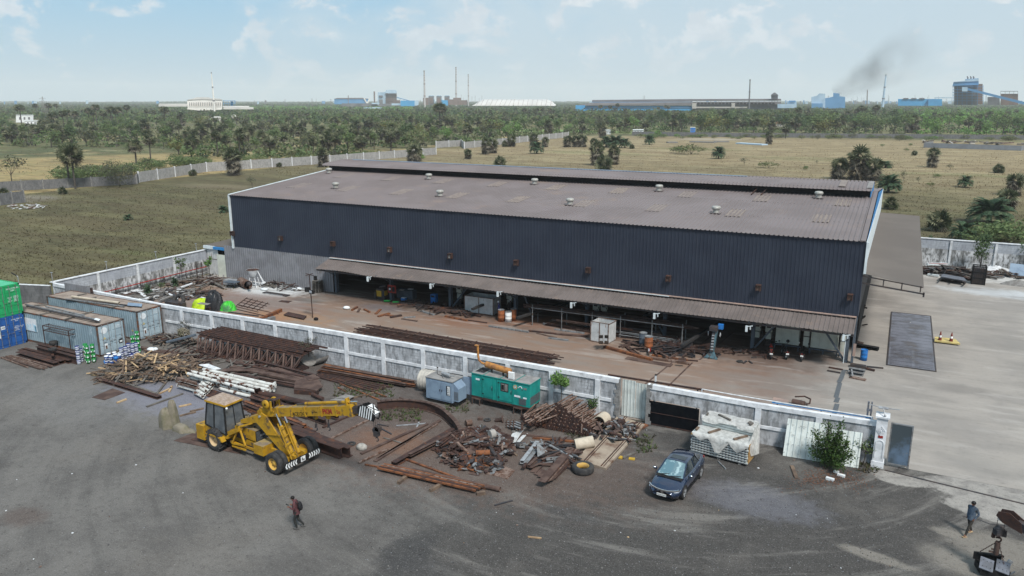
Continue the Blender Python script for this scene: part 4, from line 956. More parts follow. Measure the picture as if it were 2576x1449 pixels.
m=MB('logo_white');m.b6(-4.4,-1.75,-1.245,-1.222,1.0,2.1);p=m.build('painted_sign',c1)
m=MB('logo_cyan');rd=RND(3)
for k in range(16):x=-4.3+k*.16;h=rd.uniform(.15,.75);m.b6(x,x+rd.uniform(.04,.1),-1.252,-1.247,1.04,1.04+h)
m.b6(-2.0,-1.77,-1.252,-1.247,1.02,1.5);m.build('sign_print',p)
cg=container((-71.0,36.0,2.60),'bright green shipping container stacked on the blue one at the left edge','cont_green','cont_green','cont_green_top',[('E18U 2195092\n2261',.17,.62,2.15,'logo_white'),('MAX.GR\nTARE\nNET\nCU.CAP',.10,.30,1.35,'logo_white'),('30480 KG\n67200 LB\n2230 KG\n4920 LB\n28250 KG',.10,.80,1.35,'logo_white')])
cb=container((-71.0,35.95,0),'blue shipping container with rust patches under the green one at the left edge','cont_blue','cont_blue','frame_rust',[('A8',.24,-.55,1.72,'black'),('CAXU 718057 4\n22G1',.13,.62,2.15,'logo_white'),('M.G.W\n30480 KG\nTARE\n2220 KG',.11,.55,1.45,'logo_white'),('CU.CAP\n33.2',.1,.95,1.5,'logo_white')])
m=MB('logo_white');m.b6(6.103,6.108,-1.1,-.82,.9,2.0);m.b6(6.103,6.108,-.72,-.38,1.58,1.86);m.build('white_label',cb)
m=MB('col_grey');m.b6(6.103,6.108,-.95,-.65,.8,1.3);m.use('logo_white').b6(6.109,6.112,-.9,-.75,.95,1.15);m.build('data_plate',cg)
m=MB('galv');m.path([(0,0,0),(0,0,.5),(-.12,0,.62)],.03);m.use('black').bar((-.1,0,.6),(-.75,-.05,.82),.10,.04);o=m.build('street_lamp_head');o.location=(-65.1,37.1,5.2)
tag(o,'small street lamp arm rising above the green container corner','lamp')

def lay(name,p0,p1,mat,label,cat,w=.1,h=.06,kind='bar',group=None,r=.06,**k):
 m=MB(mat)
 if kind=='bar':m.bar(p0,p1,w,h)
 elif kind=='tube':m.tube(p0,p1,r,n=10)
 elif kind=='pipe':m.tube(p0,p1,r,n=14,hollow=r*.14)
 else:m.ibeam(p0,p1,w,h,k.get('t',.02),kind=kind)
 return tag(m.build(name),label,cat,group)
Z1=2.66
for i,(a,b,w,mt)in enumerate((((65,766),(252,806),.14,'steel_grey'),((68,770),(246,808),.12,'steel_dark'),((115,771),(212,794),.12,'steel_grey'))):lay('steel_section',G(*a,Z1+.1),G(*b,Z1+.1),mt,('long grey pipe lying lengthwise on the near grey container, upper one','long dark channel lying lengthwise on the near grey container','shorter grey channel lying farther back on the near grey container')[i],'steel section',w,.09)
for i,(a,b)in enumerate((((98,792),(128,785)),((162,804),(192,794)),((205,791),(235,783)),((85,769),(120,765)))):lay('timber_batten',G(*a,Z1),G(*b,Z1),'timber_grey','dark batten laid across the near grey container roof','batten',.12,.08,group='battens on the near grey container')
m=MB('logo_white');m.slab([G(236,803,Z1+.16),G(248,807,Z1+.16),G(253,803,Z1+.16),G(241,800,Z1+.16)],.02);tag(m.build('loose_sheet'),'small white sheet at the end of the pipes on the near grey container','sheet')
lay('pvc_pipe',G(181,746,Z1+.12),G(300,762,Z1+.12),'pvc_cream','thick pale pipe lying on the far grey container roof','pipe',kind='pipe',r=.11)
for i,(a,b)in enumerate((((165,752),(312,771)),((220,757),(340,770)))):lay('steel_section',G(*a,Z1),G(*b,Z1),('steel_grey','steel_dark')[i],('grey channel lying in front of the pale pipe on the far grey container','dark channel lying right of the pale pipe on the far grey container')[i],'steel section',.14,.08)
m=MB('genset_blue');m.slab([G(320,768,Z1+.05),G(356,771,Z1+.05),G(358,764,Z1+.05),G(322,761,Z1+.05)],.02);tag(m.build('loose_sheet'),'pale blue sheet lying on the far grey container roof','sheet')
for i,(a,b)in enumerate((((195,743),(219,738)),((281,773),(302,766)),((230,751),(242,748)))):lay('timber_batten',G(*a,Z1-.02),G(*b,Z1-.02),'timber_grey','dark batten laid across the far grey container roof','batten',.12,.07,group='battens on the far grey container')
# ================================================================ PAINT BUCKETS
def bucket_proto(col,band,kind):
 t=thing('paint_bucket',kind,'bucket',(0,0,0))
 m=MB(col);m.lathe((0,0,0),[(.001,.004),(.135,.004),(.15,.34),(.001,.34)],14)
 if band=='band':m.use('band_navy').lathe((0,0,0),[(.1505,.21),(.1525,.28)],14)
 if band=='label':m.use('logo_white').box((.148,-.02,.17),(.012,.12,.11));m.box((0,-.146,.17),(.1,.014,.11))
 if band=='ring':m.use('logo_white').box((0,-.144,.17),(.07,.012,.07));m.box((.1,-.105,.17),(.05,.05,.05))
 m.build('body',t)
 m=MB({'bucket_white':'band_navy','bucket_green':'bucket_green','bucket_blue':'house_white'}[col]);m.lathe((0,0,0),[(.158,.335),(.158,.37),(.14,.372),(.001,.366)],14);m.build('lid',t);return t
PB={'w':bucket_proto('bucket_white','band','white paint bucket'),'g':bucket_proto('bucket_green','label','green paint bucket'),'b':bucket_proto('bucket_blue','ring','blue paint bucket')}
used=set()
names={'w':'white paint bucket','g':'green paint bucket','b':'dark blue paint bucket'}
pos=[('w',199.5,916,4,'in the tall white stack left of the green stacks'),('w',206,911,3,'in the lower white stack hidden behind the tall one'),('g',223,914,4,'in the front left green stack beside the container door'),('g',237,911,4,'in the right green stack beside the container door'),('g',219.5,910,4,'in the rear green stack beside the container door'),
  ('b',270,918,2,'in the front left stack of the blue group'),('b',282,918,2,'in the second front stack of the blue group'),('b',302,915,2,'in the right front stack of the blue group'),('b',292,913,2,'in the middle stack of the blue group'),('b',276,911,2,'in a rear stack of the blue group'),('b',290,908,2,'in the rearmost stack of the blue group'),('b',304,910,2,'in the rear right stack of the blue group'),
  ('w',308,909,3,'in the white stack touching the blue group'),('w',318.5,905,3,'in the left white stack under the container doors'),('w',331.5,902,1,'standing alone in front between the white stacks'),('w',336,898,3,'in the third white stack under the container doors'),('w',345,895,3,'in the right white stack beside the green ones'),('w',326,897,3,'in the rear white stack under the container doors'),
  ('g',350,889,5,'in the tall green stack right of the white ones'),('g',338,889,4,'in the green stack behind the white ones'),('g',328,893,2,'in the low green stack behind the white ones')]
for k,x,y,n,wher in pos:
 for q in range(n):
  lab=names[k]+' '+wher+(', '+('lowest','second up','third up','fourth up','topmost')[q if q<n-1 or n==1 else 4]if n>1 else '')
  p=G(x,y)+Vc((0,0,q*.372));o=PB[k]
  if k in used:o=dup(o)
  used.add(k);o.location=p;o.rotation_euler=(0,0,random.uniform(-.5,.5));o['label']=lab;o['group']='paint buckets by the grey container'
m=MB('logo_cyan');m.use('blue_paint');m.lathe(G(266.5,916),[(.001,0),(.13,0),(.14,.3),(.001,.32)],12);tag(m.build('small_bucket'),'bright blue bucket at the left end of the blue group','bucket')
m=MB('blue_paint');m.lathe(G(292,904,.72),[(.001,0),(.16,0),(.18,.2),(.001,.22)],12);tag(m.build('small_bucket'),'bright blue bucket lying on top of the blue group','bucket')
# ================================================================ SCRAP, BEAMS AND TIMBER
rd=RND(21)
def bD(x0,y0,x1,y1,w,h,mat,label,kind='bar',z0=None,z1=None,group=None,name='steel_beam',cat='steel beam',t=.02,r=.08):
 z0=h/2+.01 if z0 is None else z0;z1=z0 if z1 is None else z1
 return lay(name,G(x0,y0,z0),G(x1,y1,z1),mat,label,cat,w,h,kind,group,r,t=t)

for i,(x0,y0,x1,y1)in enumerate(((2,899,70,924),(8,898,100,927),(15,896,112,928),(22,895,118,925),(27,894,128,923),(30,896,131,921))):bD(x0,y0,x1,y1,.10,.09,('rust_pale','rust_dust','rust_pale')[i%3],'thin pale rusty bar in the leftmost bundle below the blue container',group='thin bars of the leftmost bundle',z0=.08+.03*(i%3),cat='steel bar',name='steel_bar')
for i,(x0,y0,x1,y1,lb)in enumerate(((46,888,142,916,'nearest wide rusty channel in front of the blue container'),(50,882,158,911,'second wide rusty channel in front of the blue container'),(60,880,178,909,'rearmost wide rusty channel in front of the blue container'))):bD(x0,y0,x1,y1,.42,.28,'rust',lb,'C',t=.03)
for i,(x0,y0,x1,y1,lb)in enumerate(((94,880,195,906,'deep rusty plate beam lying below the faded sign, front one'),(97,873,193,897,'deep rusty plate beam lying below the faded sign, rear one'))):bD(x0,y0,x1,y1,.3,.62,'rust',lb,'I',t=.03)

m=MB('rust');st=thing('angle_iron_stand','tall rusty angle iron stand with two mesh shelves in front of the near grey container','stand',G(172,893))
fx=[(139,868),(202,885),(215,879),(154,873)];F4=[G(*p)for p in((139,869),(200,879),(214,884),(155,876))]
A,B,Cc,D_=F4[0],F4[0]+Vc((3.3,0,0)),F4[0]+Vc((3.3,-.8,0)),F4[0]+Vc((0,-.8,0))
for p in(A,B,Cc,D_):q=MB('rust');q.bar(p,p+Vc((0,0,1.95)),.06,.06);q.build('leg',st,True)
for z in(1.95,1.55):
 q=MB('rust')
 for a,b in((A,B),(B,Cc),(Cc,D_),(D_,A)):q.bar(a+Vc((0,0,z)),b+Vc((0,0,z)),.05,.05)
 for k in range(1,11):q.bar(lrp(A,B,k/11)+Vc((0,0,z)),lrp(D_,Cc,k/11)+Vc((0,0,z)),.02,.02)
 q.bar(lrp(A,D_,.5)+Vc((0,0,z)),lrp(B,Cc,.5)+Vc((0,0,z)),.02,.02);q.build('mesh_shelf',st,True)
def tyre(p,R_,w,label,rim=None,axis=(0,0,1),name='tyre'):
 t=thing(name,label,'tyre',p)if rim else None
 m=MB('rubber');pr=[(R_*.56,-w*.38),(R_*.72,-w*.5),(R_*.93,-w*.46),(R_,-w*.30),(R_,w*.30),(R_*.93,w*.46),(R_*.72,w*.5),(R_*.56,w*.38),(R_*.52,0),(R_*.56,-w*.38)]
 m.lathe((0,0,w/2),pr,28,axis)
 if not rim:o=m.build(name);o.location=Vc(p)+(o.location);return tag(o,label,'tyre')
 m.build('rubber',t);q=MB(rim);q.lathe((0,0,w/2),[(R_*.56,w*.42),(R_*.50,w*.38),(R_*.47,-w*.2),(R_*.56,-w*.38)],24,axis);q.build('rim',t);return t
tyre(G(135,866,.35),.33,.28,'tyre lying on a stub in front of the near grey container, left one');tyre(G(132,881,.75),.30,.18,'small wheel rim lying on the deep rusty beam')
lay('steel_stub',G(132,893,0),G(132,893,.75),'rust','short upright rusty stub carrying a wheel rim','steel stub',.2,.2)

def heap(name,cxy,ax,ay,rz,hgt,n,mats,label,cat,lrange=(.5,1.6),wr=(.06,.14),hr=(.03,.10),seed=5,kinds=('bar',),flat=.25,drop=1.0):
 r=RND(seed);m=MB(*mats);c=Vc((cxy[0],cxy[1],0));co,si=math.cos(rz),math.sin(rz)
 for i in range(n):
  a=r.uniform(0,6.283);q=math.sqrt(r.random())*1.0;u,v=q*math.cos(a),q*math.sin(a)
  x,y=u*ax,v*ay;zt=hgt*max(0,1-q**1.5)*drop;L=r.uniform(*lrange);w=r.uniform(*wr);h=r.uniform(*hr)
  yaw=r.uniform(0,6.283);sl=r.uniform(-flat,flat);z=zt*r.uniform(.72,1.0)+h/2+.02+abs(math.sin(sl))*L/2*.5
  d=Vc((math.cos(yaw)*math.cos(sl),math.sin(yaw)*math.cos(sl),math.sin(sl)))*L/2
  p=c+Vc((x*co-y*si,x*si+y*co,z));m.cur=r.randrange(len(mats));k=r.choice(kinds)
  if k=='bar':m.bar(p-d,p+d,w,h)
  elif k=='plate':
   s2=r.uniform(.15,.4);nx=Vc((-d.y,d.x,r.uniform(-.1,.1))).normalized()*s2;m.slab([p-d*.5-nx,p+d*.5-nx*r.uniform(.3,1),p+d*.4+nx,p-d*.5+nx*r.uniform(.2,1)],.015)
  elif k=='tube':m.tube(p-d,p+d,w*.5,n=7)
  else:m.ibeam(p-d,p+d,w*1.3,h*2.2,.015,kind=k)
 return m
gc=G(372,938)
ph=thing('timber_heap','big heap of broken timber planks, pale splinters on its right slope','timber heap',gc)
m=heap('timber',gc,3.7,2.5,.42,1.25,480,['timber','timber','timber_grey','timber_fresh','timber'],'','',(.5,1.7),(.07,.13),(.03,.07),8,flat=.35);o=m.build('planks',ph,True);o['kind']='stuff'
q=G(425,925,.75);m=heap('timber',q,.9,.7,.05,.5,40,['timber_fresh','timber_fresh','timber'],'','',(.4,1.1),(.07,.12),(.03,.06),3,flat=.5);
m.v=[(x,y,z+.55)for x,y,z in m.v];o=m.build('splintered_planks',ph,True);o['kind']='stuff'
m=heap('x',G(455,905),3.2,1.4,.1,.35,70,['timber_grey','timber','rust'],'','',(.8,2.6),(.07,.13),(.03,.07),18,flat=.12);o=tag(m.build('scrap_timber'),'loose strips of wood and steel scattered behind the timber heap','scrap');o['kind']='stuff'
m=heap('x',G(440,862),2.2,.9,.15,.75,60,['timber_grey','timber','rust','steel_dark'],'','',(.8,2.2),(.08,.14),(.04,.1),28,flat=.25);o=tag(m.build('scrap_timber'),'dark pile of boards and bars at the left end of the trusses','scrap');o['kind']='stuff'
m=MB('tarp_sack');c0_=G(462,838,.95)
for k in range(60):a=rd.uniform(0,6.28);b=a+rd.uniform(1.5,3);m.path([c0_+Vc((.6*math.cos(a),.35*math.sin(a),rd.uniform(-.2,.3))),c0_+Vc((rd.uniform(-.3,.3),rd.uniform(-.2,.2),rd.uniform(.1,.42))),c0_+Vc((.6*math.cos(b),.35*math.sin(b),rd.uniform(-.2,.3)))],.028,5)
tag(m.build('rope_coil'),'tangled coil of thick pale rope on the dark pile by the wall','rope')
lay('steel_section',G(418,861,.75),G(493,842,1.0),'col_grey','grey channel lying across the dark pile by the wall','steel section',.3,.12)
m=MB('logo_white');p=G(381,879,.2);m.ball(p,(.45,.3,.16),9,5);m.ball(p+Vc((.35,.1,.05)),(.25,.2,.14),8,5);tag(m.build('white_sack'),'crumpled white sack behind the timber heap','sack')
for i in range(7):a=350+i*3;bD(a,872+i*2.0,455+i*10,889+i*2.2,.14,.10,rd.choice(['rust','rust_dust','rust_pale']),'long rusty bar in the bundle running from the green buckets behind the timber heap',group='bars behind the timber heap',z0=.08+.05*(i%3),name='steel_bar',cat='steel bar')

ta,tb=G(500,843,1.15),G(757,897,1.0)
for i in range(6):
 lb=('frontmost','second','third','fourth','fifth','rearmost')[i]+' dark red lattice truss of the row leaning at the boundary wall'
 off=Vc((.05*i,.23*i,.05*i));a=ta+off;b=tb+off;tr=thing('steel_truss',lb,'truss',(a.x,a.y,0),0,'lattice trusses leaning at the wall')
 a0=Vc((a.x+.35,a.y-1.0,.12));b0=Vc((b.x+.2,b.y-.9,.10))
 q=MB('rust');q.ibeam(a,b,.17,.16,.03,kind='L');q.build('top_chord',tr,True)
 q=MB('rust');q.ibeam(a0,b0,.17,.16,.03,kind='L');q.build('bottom_chord',tr,True)
 q=MB('rust_dust' if i==0 else 'rust');n=13
 for k in range(n if i<2 else 0):
  u0,u1,u2=k/n,(k+.5)/n,(k+1)/n;q.bar(lrp(a,b,u0),lrp(a0,b0,u1),.12,.05);q.bar(lrp(a0,b0,u1),lrp(a,b,u2),.08,.05)
 q.f and q.build('web_bars',tr,True)
for i in range(7):off=Vc((-.4+.25*i,.1+.2*i,.16+.06*i));lay('steel_section',ta+off,tb+off+Vc((rd.uniform(-1.2,.4),0,0)),'rust','dark red angle bar lying on top of the leaning trusses','steel section',.15,.10,'L','angle bars on the trusses',t=.02)
m=MB('rust');a,b=G(470,876,.5),G(537,893,.5)
for d in(0,.45):m.bar(a+Vc((0,d,0)),b+Vc((0,d,0)),.06,.06)
for k in range(7):m.bar(lrp(a,b,k/6),lrp(a,b,k/6)+Vc((0,.45,0)),.05,.05)
tag(m.build('steel_ladder'),'short rusty ladder lying at the left foot of the trusses','ladder')

m=MB('asb_grey');p=G(783,918);V_=[];n=14
for k in range(n+1):
 a=math.pi*(.95+1.05*k/n);V_+=[p+Vc((.75*math.cos(a),-.3+.10*math.cos(a),.62+.62*math.sin(a))),p+Vc((.75*math.cos(a)+.35,.9,.70+.62*math.sin(a)))]
m.add(V_,[(2*i,2*i+2,2*i+3,2*i+1)for i in range(n)]);m.add([v+Vc((0,0,.02))for v in V_],[(2*i+1,2*i+3,2*i+2,2*i)for i in range(n)]);tag(m.build('curved_sheet'),'curved grey corrugated sheet lying against the wall near the joint post','sheet')

for i,(x0,y0,x1,y1,w,h,mt,k)in enumerate(((573,905,742,955,.5,.05,'rust_dust','bar'),(583,922,770,962,.45,.16,'rust_dust','bar'),(560,931,700,928,.6,.05,'rust_dust','bar'),(690,927,800,962,.6,.05,'rust_dust','bar'),(600,915,800,955,.2,.1,'rust','I'),(640,906,795,945,.25,.12,'rust','C'),(590,940,760,975,.3,.1,'rust','bar'),(650,950,775,972,.2,.12,'rust_dust','C'))):
 bD(x0,y0,x1,y1,w,h,mt,('long bent brown plate running below the trusses','wide brown beam below the bent plate','left part of the arched brown plate','right part of the arched brown plate','narrow rusty joist between the trusses and the arched plate','rusty channel behind the arched brown plate','flat brown beam beside the white pipes','brown channel ending at the kinked plate')[i],k,z0=.1+.05*i,z1=.15+.05*(i%3))
m=MB('rust_dust');m.slab([G(742,962,.35),G(768,949,.4),G(802,956,.35),(G(812,973,.3)),G(796,984,.32),G(764,978,.32),G(740,978,.32)],.05);tag(m.build('kinked_plate'),'large kinked brown plate on a low block in the middle of the scrap','steel plate')
m=MB('rust_dust');m.slab([G(765,948,.42),G(790,942,.42),G(806,952,.42),G(778,958,.42)],.03);tag(m.build('kinked_plate'),'small brown plate overlapping the kinked plate','steel plate')
lay('steel_stub',G(742,984,.16),G(800,988,.16),'rust','low rusty block carrying the kinked plate','steel stub',.3,.3)
m=heap('x',G(650,925),3.6,.8,.0,.2,40,['rust','rust_dust','timber_grey'],'','',(1,3),(.08,.2),(.03,.08),33,flat=.08);o=tag(m.build('scrap_steel'),'flat brown steel offcuts between the trusses and the white pipes','scrap');o['kind']='stuff'

for i,(x0,y0,x1,y1,z)in enumerate(((512,928.5,693,969.6,.62),(512,936,686,976,.45),(482,934.8,678.5,983,.62),(473,940,642,984,.62),(482,949,640,990,.34),(553,977.6,644.6,1001,.14),(480,945,655,990,.18),(520,945,690,982,.2),(500,942,670,980,.34))):
 bD(x0,y0,x1,y1,.2,.2,'white_flake',('rearmost long white flaking pipe','second long white flaking pipe from the back','long white pipe with rusty brackets, upper one','long white pipe with rusty brackets, front one','white flaking pipe below the bracketed pipes','frontmost white flaking pipe lying on the ground behind the crane cab','white flaking pipe hidden low in the white stack','white pipe low at the right end of the white stack','white pipe in the middle layer of the white stack')[i],'tube',z0=z,r=.12,name='white_pipe',cat='pipe')
for k in range(9):x,y=lrp(478,640,k/8),lrp(938,982,k/8);bD(x,y,x+2,y+3,.12,.42,'rust','rusty bracket on the white pipes',z0=.6,group='rusty brackets on the white pipes',name='bracket',cat='bracket')
for k in range(7):x,y=690-8*(k%4),968+6.5*(k%4)+(k//4)*3;p=G(x,y,.5-.1*(k//4));m=MB('white_flake');m.box(p,(.10,.34,.36),.2);tag(m.build('end_plate'),'square white end plate at the right end of the white pipes','end plate','end plates of the white pipes')
for i in range(6):x,y=444+3*(i%3),957+5.5*(i//2)-5*(i%2);bD(x,y,x+46,y+13,.2,.19,('white_flake','rust_pale')[i%2],'square white and rusty tube in the block left of the short white pipes',z0=.12+.2*(i%3),group='square tubes left of the short pipes',name='square_tube',cat='tube')
for i in range(14):a=487+5.2*(i%7)+3*(i//7);b=984-5.5*(i%7)+4*(i//7);bD(a,b,a+20+rd.uniform(-2,2),b+11+rd.uniform(-2,2),.1,.1,'white_flake','short white pipe in the loose fan behind the crane cab','pipe',z0=.14+.10*(i%3),r=.1,group='short white pipes in the fan',name='short_pipe',cat='pipe')
m=MB('white_paint');m.slab([G(497,918,.25),G(525,916,.3),G(556,928,.3),G(540,931,.25)],.03);tag(m.build('loose_sheet'),'pale tilted sheet behind the long white pipes','sheet')
m=MB('rust');m.slab([G(455,975,.03),G(485,965,.03),G(560,988,.03),G(530,1000,.03)],.02);tag(m.build('steel_plate'),'dark plate under the short white pipes','steel plate')

bD(247,953,401,1000,.36,.20,'rust','long dark channel lying in front of the timber heap','C',t=.03)
bD(305,960,393,990,.18,.08,'timber_grey','grey board beside the long dark channel',name='board',cat='board')
m=MB('rust_dust');m.slab([G(231,999,.03),G(263,1006,.03),G(315,987,.03),G(283,977,.03)],.02);tag(m.build('steel_plate'),'square brown plate lying on the gravel below the long dark channel','steel plate')
for i,(x0,y0,x1,y1,mt)in enumerate(((294,1013,318,1004,'timber_fresh'),(401,990,432,975,'timber_fresh'),(369,1023,460,990,'timber_grey'),(395,990,420,958,'timber_grey'),(450,1023,481,1016,'timber_fresh'),(452,1046,492,1036,'timber'),(478,1035,512,1027,'timber'),(426,985,432,971,'timber_fresh'))):
 bD(x0,y0,x1,y1,.14,.08,mt,('short pale plank alone on the left gravel','pale plank beside the short white pipes','long dark pole pointing at the sacking','thin grey pole left of the pale plank','pale plank right of the sacking cover','plank leading from the sacking to the crane cab','plank end beside the crane cab','short pale board crossing the plank end')[i],name='plank',cat='plank')

U=[(640,996,820,1061,.35,.35,'rust','I','thick dark girder behind the crane boom, upper one'),(630,1003,775,1046,.30,.3,'rust','I','thick dark girder behind the crane boom, lower one'),(617,1011,768,1072,.22,.2,'rust_bright','C','reddish channel running under the crane boom, rear one'),(613,1017,762,1077,.22,.18,'rust','C','dark channel running under the crane boom, middle one'),(606,1022,755,1080,.22,.16,'rust_bright','I','reddish joist running under the crane boom, front one'),(660,1010,815,1052,.2,.2,'rust_dust','I','dusty joist behind the boom cylinders'),(690,1000,850,1050,.2,.2,'rust','C','rusty channel right of the boom hooks'),(646,1064,860,1139,.42,.62,'rust','I','deep dark plate girder behind the front crane wheels, near one'),(735,1083,881,1137,.40,.60,'rust','I','deep dark plate girder behind the front crane wheels, far one'),(700,1020,905,1043,.14,.14,'rust','bar','long rusty bar passing below the boom tip'),(690,1008,910,1032,.14,.14,'rust_dust','bar','long dusty bar behind the boom')]
for j,(x0,y0,x1,y1,w,h,mt,k,lb)in enumerate(U):bD(x0,y0,x1,y1,w,h,mt,lb,k,z0=h/2+.03+(.06*(j%4)if j<7 else 0),t=.035 if h>.4 else .02)
bD(654,988,785,1018,.3,.3,'rust','thick dark pipe lying behind the crane boom','tube',z0=.45,r=.20,name='steel_pipe',cat='pipe')
bD(785,992,812,1003,.3,.3,'rust','short pale end of a pipe right of the thick dark pipe','tube',z0=.2,r=.13,name='steel_pipe',cat='pipe')
m=MB('rust');m.slab([G(640,990,.3),G(640,978,.9),G(655,975,.95),G(657,984,.6),G(650,992,.3)],.03);tag(m.build('bent_plate'),'upright bent plate at the left end of the thick dark pipe','steel plate')
for i in range(10):y=1000+i*6;bD(600+i*6+rd.uniform(-8,8),y+4,740+i*9,y+50,.12,.10,rd.choice(['rust','rust_dust','rust_bright']),'narrow rusty bar in the layer under the crane boom',z0=.07,group='narrow bars under the crane boom',name='steel_bar',cat='steel bar')

for i in range(7):bD(798+3*i,936-3.0*i,1030+rd.uniform(-25,18),972-2.4*i,.22,.14,rd.choice(['rust_dust','rust','rust_bright']),'long rusty section in the bundle along the white wall left of the grey tank','C',z0=.09+.10*(i%3),group='sections along the wall left of the tank',name='steel_section',cat='steel section')
for i in range(5):bD(792+5*i,946-2*i,940+10*i,985-3*i,.14,.10,'rust','dark rusty bar fanned out below the wall bundle',z0=.08,group='bars fanned below the wall bundle',name='steel_bar',cat='steel bar')
for i,(x0,y0,x1,y1)in enumerate(((855,965,954,1006),(848,954,972,998),(935,985,978,970),(850,975,870,985),(880,1003,950,985))):bD(x0,y0,x1,y1,.10,.08,('rust_bright','rust_bright','timber','rust_bright','timber')[i],('thin orange rusty bar lying over the weeds, front one','thin orange rusty bar lying over the weeds, rear one','plank crossing the weeds near the small blue generator','orange bar stub left of the weeds','plank under the thin orange bars')[i],name='steel_bar',cat='steel bar')
m=MB('asb_grey');m.slab([G(830,1007,.2),G(868,993,.25),G(892,997,.2),G(870,1009,.15)],.03);tag(m.build('loose_sheet'),'grey sheet lying just behind the boom end','sheet')

T=[(812,1075,884,1043,.16,'rust','rusty bar pointing up from the girders to the boom end'),(831,1104,931,1054,.14,'rust_pale','pale rusty bar below the crane hook'),(908,1141,1075,1066,.20,'rust_dust','longest thin rusty bar of the group left of the big scrap heap, rear one'),(943,1160,1107,1057,.22,'rust_dust','thin rusty bar left of the big scrap heap, middle one'),(950,1152,1100,1066,.16,'rust_pale','pale narrow bar between the long rusty bars'),(902,1164,975,1130,.14,'rust_pale','pale rusty strip at the left end of the long bars'),(1015,1153,1222,1229,.12,'rust_bright','orange angle bar crossing over the front bundle'),(918,1168,960,1176,.08,'rust_bright','thin orange rod end left of the front bundle')]
for x0,y0,x1,y1,w,mt,lb in T:bD(x0,y0,x1,y1,w,.07,mt,lb,z0=.06,name='steel_bar',cat='steel bar')
bD(990,1168,1140,1082,.34,.26,'rust','heavy rusty channel leading into the big scrap heap','C',t=.03);bD(1030,1145,1138,1090,.2,.16,'rust_dust','second channel beside the heavy one leading into the scrap heap','C',z0=.3)
for i in range(5):bD(950+4*i,1177-2.4*i,1196+6*i,1234-3.0*i,.11,.09,('rust_bright','rust','rust_bright','rust_pale','rust_bright')[i],'orange rusty bar in the front bundle resting on blocks',z0=.22,group='bars of the front bundle',name='steel_bar',cat='steel bar')
bD(1002,1175,1258,1231,.2,.2,'rust_dust','long brown pipe behind the front bundle','pipe',z0=.16,r=.13,name='steel_pipe',cat='pipe')
for x0,y0,x1,y1,lb in((1002,1215,1024,1196,'left wooden block under the front bundle'),(1082,1234,1113,1216,'middle wooden block under the front bundle'),(1199,1242,1220,1239,'pale wooden block at the right end of the front bundle')):bD(x0,y0,x1,y1,.18,.16,'timber',lb,name='timber_block',cat='timber block')
for x0,y0,x1,y1,mt,lb in((997,1071,1072,1065,'galv','pale grey tube lying on the soil right of the crane hook'),(965,1101,1020,1117,'timber_grey','dark board under the long rusty bars'),(944,1070,985,1092,'steel_dark','bent dark rod below the crane hook'),(1048,1076,1054,1062,'galv','thin rod crossing the pale grey tube'),(950,1067,978,1072,'steel_dark','short dark rod beside the crane hook'),(1244,1271,1289,1259,'steel_dark','thin dark rod lying alone on the gravel')):bD(x0,y0,x1,y1,.09,.05,mt,lb,name='rod',cat='rod')
m=MB('stone');m.ball(G(910,1125,.12),(.36,.28,.24),9,6);tag(m.build('concrete_lump'),'pale concrete lump on the red soil below the long bars','stone')
tyre(G(884,1118,0),.26,.1,'small dark ring lying at the end of the plate girders',name='iron_ring')

pts=[(950,1032),(1000,1027),(1060,1031),(1106,1046),(1140,1075),(1157,1100),(1160,1118),(1150,1140),(1138,1150)]
cvb=thing('curved_beam','big curved rusty beam arching from the boom tip to the scrap heap','steel beam',G(1060,1031))
PP=[G(x,y)for x,y in pts];SM=[]
for i in range(len(PP)-1):
 p0,p1,p2,p3=PP[max(0,i-1)],PP[i],PP[i+1],PP[min(len(PP)-1,i+2)]
 for k in range(4):t=k/4;SM.append(.5*((2*p1)+(p2-p0)*t+(2*p0-5*p1+4*p2-p3)*t*t+(3*p1-p0-3*p2+p3)*t**3))
SM.append(PP[-1]);m=MB('rust');m2=MB('rust_dust')
for a,b in zip(SM[:-1],SM[1:]):
 e=(b-a).normalized()*.02;m.bar(a-e+Vc((0,0,.33)),b+e+Vc((0,0,.33)),.04,.54);m2.bar(a-e+Vc((0,0,.62)),b+e+Vc((0,0,.62)),.26,.035);m2.bar(a-e+Vc((0,0,.04)),b+e+Vc((0,0,.04)),.26,.035)
m.build('web',cvb,True);m2.build('flanges',cvb,True)
bD(1005,1004,1062,1022,.05,.3,'rust_dust','short plate strip standing behind the curved beam',z0=.16)

m=heap('x',G(1197,1128),2.2,2.5,.1,.8,430,['rust','rust','rust_dust','steel_dark','rust','rust_dust','rust_pale','steel_grey'],'','',(.25,1.1),(.06,.24),(.02,.12),44,('bar','plate','I','L','bar','tube','plate'),.45);o=tag(m.build('scrap_heap'),'large heap of rusty offcuts, brackets and plates in the middle of the yard','scrap heap');o['kind']='stuff'
m=heap('x',G(1195,1165),1.7,1.1,.0,.38,200,['steel_dark','rust','steel_grey','steel_dark','rust_bright'],'','',(.2,.6),(.05,.2),(.02,.1),45,('bar','plate','L','C'),.5);o=tag(m.build('scrap_heap'),'dark small offcuts at the near foot of the large scrap heap','scrap heap');o['kind']='stuff'
m=MB('rust');
for i in range(34):a=G(1125+rd.uniform(-30,20),1118+rd.uniform(-8,10),rd.uniform(.1,.7));b=G(1185+rd.uniform(-12,25),1078+rd.uniform(-6,8),rd.uniform(.2,.8));m.path([a,lrp(a,b,.5)+Vc((0,0,rd.uniform(.1,.3))),b],.03,5)
o=tag(m.build('rebar_bundle'),'bundle of bent thin rods on the rear slope of the large scrap heap','rods');o['kind']='stuff'
